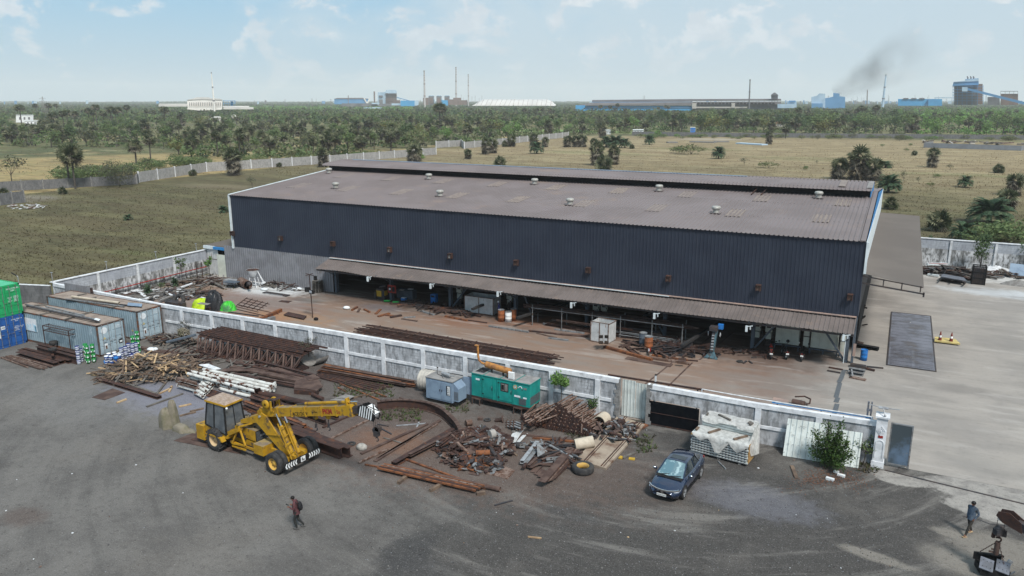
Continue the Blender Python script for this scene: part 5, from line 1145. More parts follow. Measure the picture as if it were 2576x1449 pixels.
for(x0,y0,x1,y1,r_,mt,lb)in((1197,1140,1232,1138,.16,'rust_bright','rusty pipe stub on the large scrap heap'),(1172,1065,1186,1062,.2,'rust_pale','short rusty pipe stub standing behind the large scrap heap'),(1232,1093,1244,1090,.26,'concrete','pale concrete cylinder on the rear of the scrap heap')):bD(x0,y0,x1,y1,.2,.2,mt,lb,'tube',z0=.95 if y0>1080 and y0<1130 else .55 if y0>1100 else .2,r=r_,name='pipe_stub',cat='pipe')
lay('board',G(1213,1088,.7),G(1212,1066,1.3),'timber_grey','grey board standing up from the scrap heap','board',.12,.05)
m=MB('sheet_white_rust');m.rib_sheet(G(1262,1131,.04),G(1288,1126,.04),G(1290,1089,.08),.3,.03);m.rib_sheet(G(1284,1127,.05),G(1299,1122,.05),G(1314,1095,.08),.3,.03);tag(m.build('roof_sheet'),'pale dirty corrugated sheet lying right of the large scrap heap','sheet')
m=MB('asb_grey');m.rib_sheet(G(1286,1085,.05),G(1305,1091,.05),G(1299,1074,.06),.2,.02);m.rib_sheet(G(1303,1090,.06),G(1318,1084,.06),G(1312,1074,.06),.2,.02);tag(m.build('roof_sheet'),'small grey corrugated sheet below the long prop stack','sheet')
m=MB('rust_pale');m.slab([G(1218,1190,.02),G(1277,1205,.02),G(1296,1183,.02),G(1265,1171,.02),G(1240,1176,.02)],.012);tag(m.build('steel_plate'),'flat rusty plate lying in front of the large scrap heap','steel plate')
m=MB('rust_dust');m.slab([G(1178,1192,.03),G(1206,1197,.03),G(1208,1183,.03),G(1184,1179,.03)],.02);tag(m.build('steel_plate'),'small rusty plate at the near left foot of the scrap heap','steel plate')

fa,fb=G(1338,1072),G(1487,1102);dr=(G(1509,1060)-G(1478,1080));dr.z=0;dr=dr.normalized()*2.1
pp=thing('steel_prop','rusty prop with square end plate in the big triangular stack by the wall','steel prop',(0,0,0),0,'props stacked by the wall')
m=MB('rust_pale');m.tube((0,0,0),(2.1,0,0),.05,n=8);m.build('tube',pp)
m=MB('rust');m.box((-.01,0,0),(.02,.2,.2),m=Matrix.Rotation(.6,3,'X'));m.build('end_plate',pp)
prop_mats=[]
first=True;ang=math.atan2(dr.y,dr.x);cnt=0
ncol=27
for i in range(ncol):
 t=(i+.5)/ncol;base=lrp(fa,fb,t);topn=int(2+6.5*max(0,1-abs(t-.30)/(.30 if t<.30 else .85)))
 for j in range(topn):
  p=base+Vc((rd.uniform(-.04,.04),.17*j+rd.uniform(-.04,.04),.11+j*.152+(.07 if i%2 else 0)))
  o=pp if first else dup(pp);first=False
  o.location=p;o.rotation_euler=(rd.uniform(-.8,.8),rd.uniform(-.03,.06),ang+rd.uniform(-.09,.09));cnt+=1
for i in range(34):
 p=G(1310+rd.uniform(-5,30),1066+rd.uniform(-14,8),.1+rd.random()*.75);o=dup(pp);o.location=p+Vc((0,.4,0));o.rotation_euler=(rd.uniform(-1,1),rd.uniform(-.15,.15),ang+rd.uniform(-.35,.35));o['label']='thin rusty prop in the tangled smaller pile beside the turquoise generator';o['group']='props in the smaller pile'
o=dup(pp,G(1462,1092,.3),None,'single pale prop leaning across the right end of the prop stack');o.rotation_euler=(0,-.3,ang+.5);del o['group']
for i in range(9):
 x,y=1276+9*(i%3),1060+6*(i//3);a,b=G(x,y,.12+.13*(i%3)),G(x+19,y+7,.12+.13*(i%3));s_=thing('column_stub','short grey steel stub with end plates in front of the turquoise generator','steel stub',a,0,'short stubs by the turquoise generator')
 m=MB('steel_grey');m.tube(a,b,.055,n=8);m.build('tube',s_,True);m=MB('rust_dust');d=(b-a).normalized()*.02;m.bar(a-d,a,.22,.22);m.bar(b,b+d,.22,.22);m.build('end_plate',s_,True)

rmp=thing('concrete_ramp','stained concrete ramp with two embedded rails leading to the sheet gate','ramp',G(1535,1115))
R4=[G(1449,1154,.13),G(1524,1178,.13),G(1622,1068,.13),G(1556,1044,.13)]
M('ramp_conc',(.33,.27,.21),(.25,.195,.15),.8,rust=((.14,.085,.06),1.0,.5,.66),rough=.95,bump=.3)
m=MB('ramp_conc');m.slab(R4,.13);m.build('slab',rmp,True)
for a,b in(((1470,1158),(1573,1047)),((1512,1172),(1610,1063))):
 m=MB('rust');m.bar(G(*a,.15),G(*b,.15),.05,.05);d=Vc((.14,.02,0));m.bar(G(*a,.14)+d,G(*b,.14)+d,.04,.03);m.build('rail',rmp,True)
m=heap('x',G(1540,1090),1.7,1.5,.3,.4,70,['rust_dust','steel_dark','rust','steel_grey'],'','',(.3,1.1),(.07,.2),(.03,.1),52,('bar','tube','plate','C'),.4);m.v=[(x,y,z+.13)for x,y,z in m.v];o=tag(m.build('scrap_heap'),'small heap of pipe fittings and offcuts on the concrete ramp','scrap heap');o['kind']='stuff'
bD(1561,1049,1576,1094,.30,.10,'steel_grey','grey channel lying along the middle of the concrete ramp','C',z0=.5,z1=.3)
tyre(G(1516,1091,.0),.30,.2,'small tyre at the left edge of the concrete ramp')
def pipeseg(a,b,r,label,mat='pvc_cream'):
 t=thing('concrete_pipe',label,'pipe',a);m=MB(mat);m.tube(a,b,r,n=28,hollow=.045);m.build('pipe_wall',t,True);return t
pipeseg(G(1447,1119,.30),G(1493,1110,.48),.34,'long cream pipe lying tilted on the edge of the concrete ramp');pipeseg(G(1507,1063,.45),G(1522,1051,.45),.42,'short fat cream pipe piece at the foot of the white wall')
tyre(G(1466,1186,0),.62,.40,'big tyre with yellow rim lying flat at the ramp end','rim_yellow')

m=heap('x',G(1393,1148),1.1,1.4,.6,.5,120,['steel_dark','rust_dust','rust','steel_grey'],'','',(.8,2.4),(.05,.14),(.02,.07),61,('bar','L','bar'),.15);o=tag(m.build('scrap_heap'),'sheaf of dark narrow offcuts between the channels and the curved flats','scrap heap');o['kind']='stuff'
F=[(1313,1163,1352,1113,.24,.2,'galv','C','pale grey channel on the left of the flats pile, near one'),(1322,1168,1362,1118,.24,.2,'steel_grey','C','grey channel second from the left of the flats pile'),(1330,1173,1378,1128,.18,.16,'rust_dust','C','brown channel third from the left of the flats pile'),(1316,1176,1340,1150,.16,.12,'rust','bar','dark bar end under the left channels')]
for x0,y0,x1,y1,w,h,mt,k,lb in F:bD(x0,y0,x1,y1,w,h,mt,lb,k,z0=.25)
m=MB('steel_grey');m.slab([G(1350,1112,.9),G(1377,1136,.5),G(1352,1150,.4)],.02);tag(m.build('triangular_plate'),'triangular grey plate standing on the flats pile','steel plate')
for i in range(7):
 q=[(1362+5*i,1212-1.5*i),(1394+5*i,1176-1*i),(1420+4.5*i,1146+.5*i),(1436+3.2*i,1126+1.2*i)];z=.10+.055*(6-i);m=MB(rd.choice(['rust_dust','rust_pale','rust']))
 for(xa,ya),(xb,yb)in zip(q[:-1],q[1:]):m.bar(G(xa,ya,z),G(xb,yb,z+.02),.42 if i<5 else .3,.03)
 tag(m.build('steel_flat'),'curved wide rusty flat in the fanned stack beside the big tyre','steel flat','curved flats beside the big tyre')
for i in range(4):bD(1340+9*i,1188+6*i,1350+12*i,1176+4*i,.3,.02,'rust_dust','short flat end sticking out in front of the flats pile',z0=.05+.03*i,group='flat ends in front of the flats pile',name='steel_flat',cat='steel flat')
bD(1315,1093,1440,1107,.16,.10,'rust_dust','long thin beam below the prop stack, rear one');bD(1340,1101,1446,1111,.14,.10,'rust_bright','long thin orange beam below the prop stack, front one')
m=heap('x',G(1312,1125),.5,.4,0,.2,18,['steel_grey','steel_dark','timber_grey'],'','',(.2,.5),(.05,.15),(.03,.08),71);o=tag(m.build('scrap_heap'),'tiny pile of grey scraps between the corrugated sheet and the flats pile','scrap heap');o['kind']='stuff'

for x0,y0,x1,y1,w,mt,lb in((1290,1138,1300,1146,.10,'timber','short pale stick right of the large scrap heap'),(1567,1152,1597,1138,.16,'timber_grey','grey plank lying right of the concrete ramp'),(1582,1153,1597,1155,.22,'yellow_panel','yellow orange block right of the concrete ramp'),(1558,1150,1566,1152,.3,'yellow_panel','small orange piece at the ramp corner'),(1992,1172,2004,1203,.20,'timber','dark plank lying in front of the leaning white sheets'),(1806,1160,1826,1180,.04,'galv','thin pale rod in front of the panel stack'),(1328,1350,1362,1354,.05,'timber_fresh','thin pale stick on the near gravel'),(1612,1077,1626,1068,.35,'rust_bright','rusty plate at the foot of the black screen')):bD(x0,y0,x1,y1,w,.07,mt,lb,name='loose_piece',cat='plank' if 'timber' in mt else 'scrap')
m=MB('rust_dust');m.slab([G(437,1108,.035),G(605,1142,.035),G(612,1120,.035),G(500,1083,.035)],.02);tag(m.build('steel_plate'),'large rusty ground plate under the rear crane wheel','steel plate')
m=MB('rust');m.slab([G(480,1106,.06),G(535,1118,.06),G(620,1127,.06),G(600,1105,.06),G(520,1092,.06)],.02);tag(m.build('steel_plate'),'second dark plate lying on the ground plate under the crane','steel plate')

m=MB('white_paint','house_white','rust_pale','timber_fresh','asb_grey');r=RND(77)
for i in range(80):
 p=G(r.uniform(0,2300),r.uniform(985,1440),.02);s_=r.choice([.03,.03,.04,.05,.08]);
 if p.y>43.5:continue
 m.cur=r.choice([0,0,1,2,2,3,4,4]);m.box(p,(s_*r.uniform(.6,1.6),s_,.025),r.uniform(0,3))
o=tag(m.build('litter'),'tiny pale scraps and stones scattered over the gravel yard','litter');o['kind']='stuff'
m=MB('gravel','steel_dark','steel_grey','asb_grey')
for i in range(2600):
 if i%3:p=G(r.uniform(900,2300),1200+249*r.random()**.8,.01)
 else:p=G(r.uniform(0,2576),r.uniform(1000,1449),.01)
 if p.y>43.5 or(p.x>1 and p.y>39.5):continue
 m.cur=r.choice([0,0,1,1,2,3]);s_=r.uniform(.02,.045);m.box(p,(s_,s_*r.uniform(.7,1.3),s_*.6),r.uniform(0,3))
o=tag(m.build('loose_stones'),'loose gravel stones spread over the yard','stones');o['kind']='stuff'
# ================================================================ GENERATORS
g1=thing('generator','small pale blue generator housing beside the cream tank at the wall','generator',(-26.2,41.3,0),R(-3))
m=MB('genset_blue');m.b6(-1.2,.95,0,1.25,.25,1.72);m.build('housing',g1)
m=MB('genset_top');m.b6(-1.24,1.0,-.04,1.29,1.72,1.77);m.build('top_cover',g1)
for a,b in((-.85,.02),(.06,.92)):m=MB('genset_blue');m.b6(a,b,-.03,-.002,.35,1.60);m.use('black');m.box(((b-.06)if a<0 else(a+.07),-.04,1.0),(.04,.03,.14));m.build('door',g1)
m=MB('black');m.b6(.50,.80,-.05,-.032,.75,1.42);m.use('house_white').b6(.58,.79,-.06,-.052,.78,1.40);m.use('black')
for k in range(11):m.box((.62+(k%3)*.06,-.065,.85+(k//3)*.13),(.03,.012,.04))
m.build('control_window',g1)
m=MB('genset_blue');m.add([(.95,.15,.35),(1.35,.15,.35),(1.35,.15,1.25),(.95,.15,1.62),(.95,1.1,.35),(1.35,1.1,.35),(1.35,1.1,1.25),(.95,1.1,1.62)],[(0,1,2,3),(5,4,7,6),(1,5,6,2),(3,2,6,7),(0,4,5,1)]);m.build('air_hood',g1)
m=MB('grey_mesh');
for k in range(7):m.b6(1.0+k*.05,1.02+k*.05,.135,.148,.45,1.05)
m.build('louvre',g1)
m=MB('genset_blue');m.add([(.98,1.28,.5),(1.75,1.45,.5),(1.75,1.45,1.75),(.98,1.28,1.75),(.98,1.31,.5),(1.75,1.48,.5),(1.75,1.48,1.75),(.98,1.31,1.75)],[(0,1,2,3),(5,4,7,6),(3,2,6,7),(1,5,6,2)]);m.build('open_door',g1)
m=MB('black');m.b6(-1.15,1.25,.05,1.2,.03,.25);m.box((.85,-.02,.12),(.06,.06,.24));m.build('base_frame',g1)
m=MB('galv');m.tube((-.25,.6,2.0),(.5,.45,2.0),.12);m.tube((.5,.45,2.0),(.9,.4,2.03),.03);m.bar((-.1,.57,1.77),(-.1,.57,1.95),.06,.06);m.bar((.35,.48,1.77),(.35,.48,1.95),.06,.06);m.bar((.2,.3,1.78),(.6,.3,1.78),.04,.04);m.build('silencer',g1)
m=MB('steel_dark');m.path([(-.8,.8,1.77),(-.8,.8,2.2),(-.72,.8,2.25)],.02);m.ball((-.78,.8,2.24),.06);m.path([(-.7,.7,1.79),(-.3,.6,1.8),(0,.3,1.79),(.1,.2,1.8)],.015);m.build('cap_pipe',g1)
tk=thing('water_tank','cream ribbed plastic tank lying behind the small pale blue generator','tank',(-27.9,43.1,0))
m=MB('tank_cream');pr=[(.001,-1.0),(.55,-.99)]
for k in range(9):z=-.92+k*.23;pr+=[(.70,z-.06),(.74,z),(.70,z+.06)]
pr+=[(.55,1.05),(.001,1.06)];m.lathe((0,0,.78),pr,26,(1,.05,0));m.build('shell',tk)
m=MB('steel_dark');m.b6(-.6,-.4,-.5,.5,0,.15);m.b6(.4,.6,-.5,.5,0,.15);m.build('cradle',tk)
g2=thing('generator','large turquoise generator with ochre silencer raised on stools','generator',(-22.1,42.2,0),R(-4))
zb,zt=.62,2.18
m=MB('teal');m.b6(-2.3,2.2,0,1.4,zb,zt);m.build('housing',g2)
for a,b in((-2.33,-1.35),(-1.32,-.05),(-.02,1.05),(1.08,2.24)):m=MB('teal');m.b6(a,b,-.05,1.45,zt,zt+.05);m.use('genset_top').b6(a+.03,b-.03,-.02,1.42,zt+.05,zt+.062);m.build('roof_panel',g2)
m=MB('grey_mesh');m.b6(-2.2,-1.95+.5,.25,1.25,zt+.064,zt+.072);m.use('black').b6(-2.15,-1.84,.3,1.2,zt+.073,zt+.08);m.b6(-1.8,-1.5,.3,1.2,zt+.073,zt+.08);m.build('roof_vent',g2)
for a,b in((-1.42,-.55),(-.18,.92)):
 m=MB('teal');m.b6(a+.04,b-.04,-.035,-.003,zb+.12,zt-.12);m.use('black');m.box((a+.05,-.045,zt-.25),(.12,.03,.05));m.box((a+.05,-.045,zb+.3),(.12,.03,.05));m.box((b-.1,-.045,1.4),(.04,.03,.26));m.use('galv').box((b-.1,-.06,1.5),(.02,.03,.12));m.build('door',g2)
m=MB('teal');m.b6(-.58,-.54,-.06,-.003,zb,zt);m.b6(-.24,-.20,-.06,-.003,zb,zt);m.b6(.94,.97,-.05,-.003,zb,zt);m.b6(-1.45,-1.42,-.05,-.003,zb,zt);m.build('door_posts',g2)
m=MB('black');m.b6(.02,.62,-.05,-.037,1.38,1.98);m.use('asb_grey').b6(.08,.30,-.055,-.051,1.44,1.92);m.b6(.34,.56,-.055,-.051,1.44,1.92);m.use('black').b6(.1,.28,-.06,-.056,1.5,1.85);m.build('control_window',g2)
m=MB('rim_cream');m.tube((1.12,-.003,1.85),(1.12,-.02,1.85),.15,n=20);m.use('teal');m.tube((1.12,-.021,1.85),(1.12,-.024,1.85),.09,n=14);m.use('logo_white').tube((1.12,-.025,1.85),(1.12,-.03,1.85),.06,n=8)
m.use('logo_white')
for k in range(8):
 a0,a1=math.pi*k/8,math.pi*(k+1)/8;m.bar((1.5+.13*math.cos(a0),-.012,1.83+.13*math.sin(a0)),(1.5+.13*math.cos(a1),-.012,1.83+.13*math.sin(a1)),.02,.05)
m.b6(1.05,1.5,-.02,-.004,1.18,1.30);m.b6(1.72,1.98,-.02,-.004,1.17,1.26);m.b6(-1.95,-1.65,-.02,-.004,1.78,1.90);m.use('asb_grey').b6(1.75,1.98,-.02,-.004,1.80,1.92);m.build('emblems',g2)
m=MB('grey_mesh')
for k in range(9):m.b6(1.42+k*.06,1.45+k*.06,-.03,-.004,.72,1.15)
for k in range(16):m.b6(2.203,2.22,.08+k*.08,.12+k*.08,.75,1.3)
m.build('louvre',g2)
m=MB('rust');m.b6(-2.3,2.2,.1,.22,.5,zb);m.b6(-2.3,2.2,1.15,1.27,.5,zb);m.b6(-2.3,2.2,-.02,.03,.46,zb-.02);m.build('skid',g2)
for x in(-1.9,1.35):
 for y in(-.1,1.1):
  m=MB('rust_dust')
  for dx in(-.3,.3):
   for dy in(0,.3):m.bar((x+dx,y+dy,0),(x+dx,y+dy,.47),.05,.05)
  m.b6(x-.33,x+.33,y-.02,y+.32,.42,.48);m.build('stool',g2)
m=MB('ochre');m.tube((-1.55,.7,2.72),(.45,.45,2.66),.21,n=16);m.lathe((.45,.45,2.66),[(.21,0),(.16,.06),(.001,.07)],16,(1,-.12,-.03));m.lathe((-1.55,.7,2.72),[(.21,0),(.12,.1),(.08,.12)],16,(-1,.12,.03))
m.path([(-1.6,.7,2.72),(-1.95,.74,2.74),(-2.2,.77,2.9),(-2.28,.8,3.2),(-2.3,.8,3.85)],.075,10);m.ball((-2.28,.8,3.25),.08);m.tube((.25,.47,2.5),(.25,.47,2.24),.07);m.build('silencer',g2)
m=MB('steel_dark');m.bar((-1.1,.65,2.23),(-1.1,.65,2.52),.12,.08);m.bar((-.1,.5,2.23),(-.1,.5,2.46),.12,.08);m.tube((.25,.47,2.23),(.25,.47,2.27),.2);m.use('ochre').box((-2.36,.78,3.9),(.26,.2,.05));m.build('silencer_brackets',g2)
m=MB('house_white');m.box((.72,.2,2.52),(.42,.1,.48));m.use('plate_white').box((.72,.14,2.53),(.33,.02,.38));m.use('black').box((.72,.25,2.27),(.25,.15,.06));tag(m.build('floodlight',None),'white floodlight standing on the turquoise generator roof','lamp').location=wmat(g2)@Vc((.72,.2,2.24))
tyre(G(1226,1058,0),.24,.1,'thin black ring lying under the turquoise generator',name='iron_ring')
m=MB('rust_dust');m.lathe(G(1258,1056,.12),[(.05,-.35),(.14,-.3),(.14,.1),(.26,.12),(.26,.2),(.001,.2)],12,(1,.5,.2));tag(m.build('pipe_flange'),'rusty flanged pipe end lying under the turquoise generator','pipe')
m=MB('rust_dust');m.box(G(1208,1053,.08),(.3,.25,.16),.4);tag(m.build('steel_offcut'),'small rusty block beside the left stool of the turquoise generator','scrap')
# ================================================================ PANEL STACK, LEANING SHEETS
ps=thing('panel_stack','stack of ribbed white sandwich panels wrapped in torn clear film beside the car','panel stack',(-7.5,42.3,0),R(-7))
m=MB('asb_grey');
for x in(-1.2,0,1.2):m.b6(x-.08,x+.08,-.9,.95,0,.1)
m.build('pallet',ps)
for k in range(8):
 z=.10+k*.15;m=MB('sheet_white');dx=rd.uniform(-.03,.03);m.b6(-1.68+dx,1.62+dx,-.92,.25,z+.045,z+.145);m.use('steel_grey');m.b6(-1.64+dx,1.58+dx,-.88,.22,z,z+.042)
 m.use('galv').b6(-1.68+dx,1.62+dx,-.945,-.922,z+.06,z+.10)
 for q in range(18):m.use('black').b6(-1.6+q*.18,-1.54+q*.18,-.95,-.90,z+.004,z+.032)
 m.build('panel',ps)
for k in range(11):z=.12+k*.155;m=MB('sheet_white');m.b6(-1.5,1.5,.32,1.35,z,z+.12);m.use('steel_grey').b6(-1.46,1.46,.34,1.33,z+.121,z+.154);m.build('panel',ps)
m=MB('osb');m.b6(-1.70,-1.15,-.97,-.95,1.15,1.27);m.b6(1.63,1.66,-.85,.2,.15,1.28);m.build('edge_board',ps)
m=MB('plastic_film');rr=RND(4)
def film(x0,x1,y0,y1,z,dropf,n=14,k=5):
 V_=[]
 for i in range(n+1):
  x=lrp(x0,x1,i/n)
  for j in range(k+1):t=j/k;V_.append((x+rr.uniform(-.03,.03),lrp(y1,y0,t),z+rr.uniform(0,.05)))
  dl=dropf(i/n)
  for j in range(1,4):V_.append((x+rr.uniform(-.05,.05),y0-.05-.05*rr.random()*j,z-dl*j/3))
 w=k+4;m.add(V_,[(i*w+j,i*w+j+1,(i+1)*w+j+1,(i+1)*w+j)for i in range(n)for j in range(w-1)],True)
film(-1.55,1.66,-.95,.26,1.335,lambda t:.1+.75*max(0,math.sin(t*3.0))*(.6+.5*math.sin(t*17)))
film(-1.5,1.55,.3,1.37,1.86,lambda t:.15+.1*math.sin(t*9))
m.build('film_wrap',ps)
m=MB('plastic_film');m.add([(1.6,-.9,1.33),(1.7,-.5,.5),(1.95,.2,.45),(1.75,.9,.6),(1.58,1.3,1.8),(1.6,.3,1.85)],[(0,1,2,5),(2,3,4,5)]);m.build('film_wrap',ps)
for x0,y0,x1,y1,z in((-.75,.95,.1,.5,1.95),(-1.35,.75,-1.3,.45,1.97),(1.15,.9,1.12,.6,1.97),(1.3,.8,1.25,.4,1.97)):m=MB('timber_grey');m.bar((x0,y0,z),(x1,y1,z),.12,.08);m.build('batten',ps)
for x0,y0,x1,y1,z in((-.35,.1,-.75,-.75,1.42),(-1.5,-.3,-1.48,-.75,1.42),(.75,-.8,1.25,.1,1.42)):m=MB('timber');m.bar((x0,y0,z),(x1,y1,z),.13,.08);m.build('batten',ps)
for i,(x0,x1,zz,lb)in enumerate(((-4.4,-2.25,2.02,'pale ribbed sheet leaning on the wall left of the green bush'),(-2.0,-.40,1.86,'pale ribbed sheet leaning on the wall right of the green bush'))):
 m=MB('sheet_white');y=43.55+.1*i;m.rib_sheet((x0,y,.02),(x1,y+.15,.02),(x0+.02,44.4,zz),.30,.05,(0,-1,.4));m.use('steel_grey')
 for q in range(26):t,s_=rr.random(),rr.choice([.12,.35,.6,.86]);p=Vc((lrp(x0,x1,t),lrp(y,44.4,s_)-.07,zz*s_));m.box(p,(.10,.015,.02))
 tag(m.build('ribbed_sheet'),lb,'sheet')
m=MB('black');m.b6(-.02,.10,44.62,44.66,1.05,1.25);tag(m.build('wall_hole'),'small dark square hole in the wall beside the end pillar','hole')
for p,s_,lb in((G(2088,1205,.06),.3,'white block lying right of the dry leaves'),(G(2116,1196,.06),.28,'white block nearer the end pillar'),(G(2104,1187,.06),.2,'small white stone between the two white blocks')):m=MB('house_white');m.box(p,(s_*1.4,s_*.6,.14),-.2);tag(m.build('foam_block'),lb,'block')
m=MB('leaf_litter')
for i in range(900):
 q=r.gauss(0,1),r.gauss(0,1);p=G(2085+q[0]*46,1200+q[1]*13+(abs(q[0])*6),.02)
 if p.y>44.3:continue
 a=r.uniform(0,6.28);s_=.07;m.add([p,p+Vc((s_*math.cos(a),s_*math.sin(a),.02)),p+Vc((s_*math.cos(a+1.2),s_*math.sin(a+1.2),.03))],[(0,1,2)])
o=tag(m.build('dry_leaves'),'brown dry leaves fallen around the green bush','leaves');o['kind']='stuff'
m=MB('tarp_sack');r_=RND(6)
for c_,rx,ry,h,sd in((G(421,1074),.42,.42,1.25,1),(G(438,1073),.34,.30,1.72,4),(G(456,1083),.62,.34,.42,7),(G(474,1085),.55,.22,.16,9)):
 V_=[];n,k=22,12
 for j in range(k+1):
  a2=math.pi/2*j/k
  for i in range(n):a=6.2832*i/n;f=1+.13*math.sin(a*5+sd)*(j/k)+.07*math.sin(a*9+j*.4)+.25*(j/k)**5*max(0,math.cos(a));V_.append(c_+Vc((rx*f*math.sin(a2)**.55*math.cos(a),ry*f*math.sin(a2)**.55*math.sin(a),h*math.cos(a2)**.8*(1+.05*math.sin(a*3+sd))if j<k else .0)))
 m.add(V_,[(j*n+i,(j+1)*n+i,(j+1)*n+(i+1)%n,j*n+(i+1)%n)for j in range(k)for i in range(n)],True)
tag(m.build('sacking_cover'),'upright object draped in pale dirty sacking left of the crane','cover')
# ================================================================ CRANE
cr=thing('mobile_crane','yellow mobile crane with tractor cab and long boom, striped black and white head','crane',(-34.15,30.5,0),R(-6))
def cp(m,name,par=None):return m.build(name,par or cr)
def wheel(x,y,rad,w,rim,lugs=False,face=-1,name='wheel'):
 m=MB('rubber');m.lathe((x,y,rad),[(rad*.55,-w*.42),(rad*.70,-w*.5),(rad*.92,-w*.47),(rad,-w*.33),(rad,w*.33),(rad*.92,w*.47),(rad*.70,w*.5),(rad*.55,w*.42)],30,(0,1,0))
 if lugs:
  for k in range(20):
   a=2*math.pi*k/20
   for s in(-1,1):m.bar((x+(rad*1.0)*math.cos(a),y+s*w*.48,rad+rad*1.0*math.sin(a)),(x+rad*1.03*math.cos(a+.18),y+s*.02,rad+rad*1.03*math.sin(a+.18)),.06,.06,(math.cos(a),0,math.sin(a)))
 t=cp(m,name)
 m=MB(rim);m.lathe((x,y,rad),[(.001,w*.12),(rad*.2,w*.15),(rad*.22,w*.02),(rad*.46,-w*.02),(rad*.50,w*.30),(rad*.56,w*.42)],26,(0,face,0));m.lathe((x,y,rad),[(.001,w*.12),(rad*.2,w*.1),(rad*.5,w*.3),(rad*.56,w*.42)],20,(0,-face,0))
 m.use('steel_dark')
 for k in range(8):a=2*math.pi*k/8;m.tube((x+rad*.34*math.cos(a),y+face*w*.02,rad+rad*.34*math.sin(a)),(x+rad*.34*math.cos(a),y+face*w*.05,rad+rad*.34*math.sin(a)),.03,n=8)
 q=m.build('rim',t)
 return t
for s in(-1,1):wheel(0,s*1.1,.67,.46,'rim_cream',True,s)
for s in(-1,1):
 for y,fc in((1.28,s),(.93,s)):wheel(5.25,s*y,.62,.30,'rim_yellow',False,s)
m=MB('crane_yellow');m.b6(-1.2,5.9,-.42,-.28,.55,.85);m.b6(-1.2,5.9,.28,.42,.55,.85);m.b6(4.9,5.55,-.8,.8,.5,.72);m.b6(-.25,.25,-.9,.9,.5,.8);m.bar((.9,-.75,.62),(3.0,-.75,.62),.1,.12);m.bar((4.2,-.9,.55),(5.0,-.6,.55),.12,.08);cp(m,'chassis')
m=MB('steel_dark');m.b6(1.0,5.0,-.28,.28,.45,.7);m.b6(2.6,3.4,-.6,-.2,.4,.6);m.b6(1.1,1.9,-.5,.5,.85,1.15);m.tube((1.6,-.6,.5),(3.2,-.62,.5),.04);m.b6(3.0,4.0,.0,.6,.45,.62);m.path([(3.0,-.3,.75),(3.5,-.5,.8),(4.2,-.3,.78)],.03);cp(m,'running_gear')
m=MB('crane_yellow');m.b6(-1.75,-1.05,-1.15,.9,.35,1.25);m.b6(-1.05,-.8,-1.05,.9,.95,1.3);cp(m,'counterweight')

m=MB('crane_yellow');m.side([(-.95,1.0),(.95,.88),(.98,1.12),(-.95,1.42)],-1.03,.38);m.side([(-.65,.75),(-.5,1.05),(.7,1.0),(.85,.75),(.75,.75),(.6,.92),(-.4,.95),(-.55,.75)],-1.32,-1.03);cab=cp(m,'cab')
def quadbar(m,A,B):m.bar(A,B,.07,.07)
b4=[(-.95,-1.03,1.4),(.92,-1.03,1.12),(.85,.38,1.15),(-.95,.38,1.4)];t4=[(-.78,-.92,2.82),(.72,-.88,2.82),(.68,.3,2.82),(-.85,.3,2.82)]
m=MB('black')
for a,b in zip(b4,t4):m.bar(a,b,.08,.08)
for i in range(4):m.bar(b4[i],b4[(i+1)%4],.07,.07);m.bar(t4[i],t4[(i+1)%4],.07,.07)
for t in(.42,):m.bar(lrp(Vc(b4[0]),Vc(b4[1]),t),lrp(Vc(t4[0]),Vc(t4[1]),t),.07,.07);m.bar(lrp(Vc(b4[1]),Vc(b4[2]),.5),lrp(Vc(t4[1]),Vc(t4[2]),.5),.05,.05)
m.build('window_frame',cab)
for i in range(4):
 a,b,c,d=Vc(b4[i]),Vc(b4[(i+1)%4]),Vc(t4[(i+1)%4]),Vc(t4[i]);m=MB('glass_dark');m.add([a,b,c,d],[(0,1,2,3)]);m.build('window',cab)
m=MB('cab_top');m.add([(-.90,-1.0,2.86),(.88,-.94,2.86),(.80,.36,2.86),(-.98,.36,2.86),(-.82,-.9,2.97),(.78,-.84,2.97),(.7,.26,2.97),(-.88,.26,2.97)],[(4,5,6,7),(0,1,5,4),(1,2,6,5),(2,3,7,6),(3,0,4,7)]);m.use('crane_yellow');m.b6(-.9,.84,-.97,.33,2.82,2.86);m.bar((-.9,-.99,2.86),(.88,-.93,2.86),.03,.1);m.bar((.88,-.93,2.86),(.8,.36,2.86),.03,.1);m.build('roof',cab)
m=MB('plate_white');m.ball((.98,-.9,2.75),.07);m.build('work_lamp',cab)

m=MB('crane_yellow');m.side([(.95,1.1),(1.7,1.0),(2.75,.95),(2.75,1.58),(1.2,1.62),(.95,1.5)],-.45,.45);hd=cp(m,'engine_hood');m=MB('crane_dirty');m.side([(1.15,1.62),(2.78,1.585),(2.78,1.60),(1.15,1.64)],-.44,.44);m.use('black');m.tube((1.8,.1,1.6),(1.8,.1,1.66),.1);m.tube((2.3,-.1,1.59),(2.3,-.1,1.64),.07);m.build('hood_dust',hd)
m=MB('black');m.b6(2.752,2.80,-.44,.44,.95,1.56);m.use('grey_mesh')
for k in range(8):m.b6(2.80,2.815,-.42,.42,1.0+k*.07,1.03+k*.07)
m.use('galv').b6(2.816,2.825,-.15,.15,1.2,1.3);m.build('grille',hd)
m=MB('crane_yellow')
for a,b in(((1.15,-.85,.6),(1.75,-.75,1.75)),((1.75,-.75,1.75),(2.3,-.85,.75)),((2.3,-.85,.75),(1.15,-.85,.6)),((1.75,-.75,1.75),(2.5,-.35,2.02)),((.9,-.7,1.3),(1.75,-.75,1.7)),((1.15,-.85,.45),(2.35,-.88,.5))):m.bar(a,b,.10,.08)
cp(m,'side_guard')
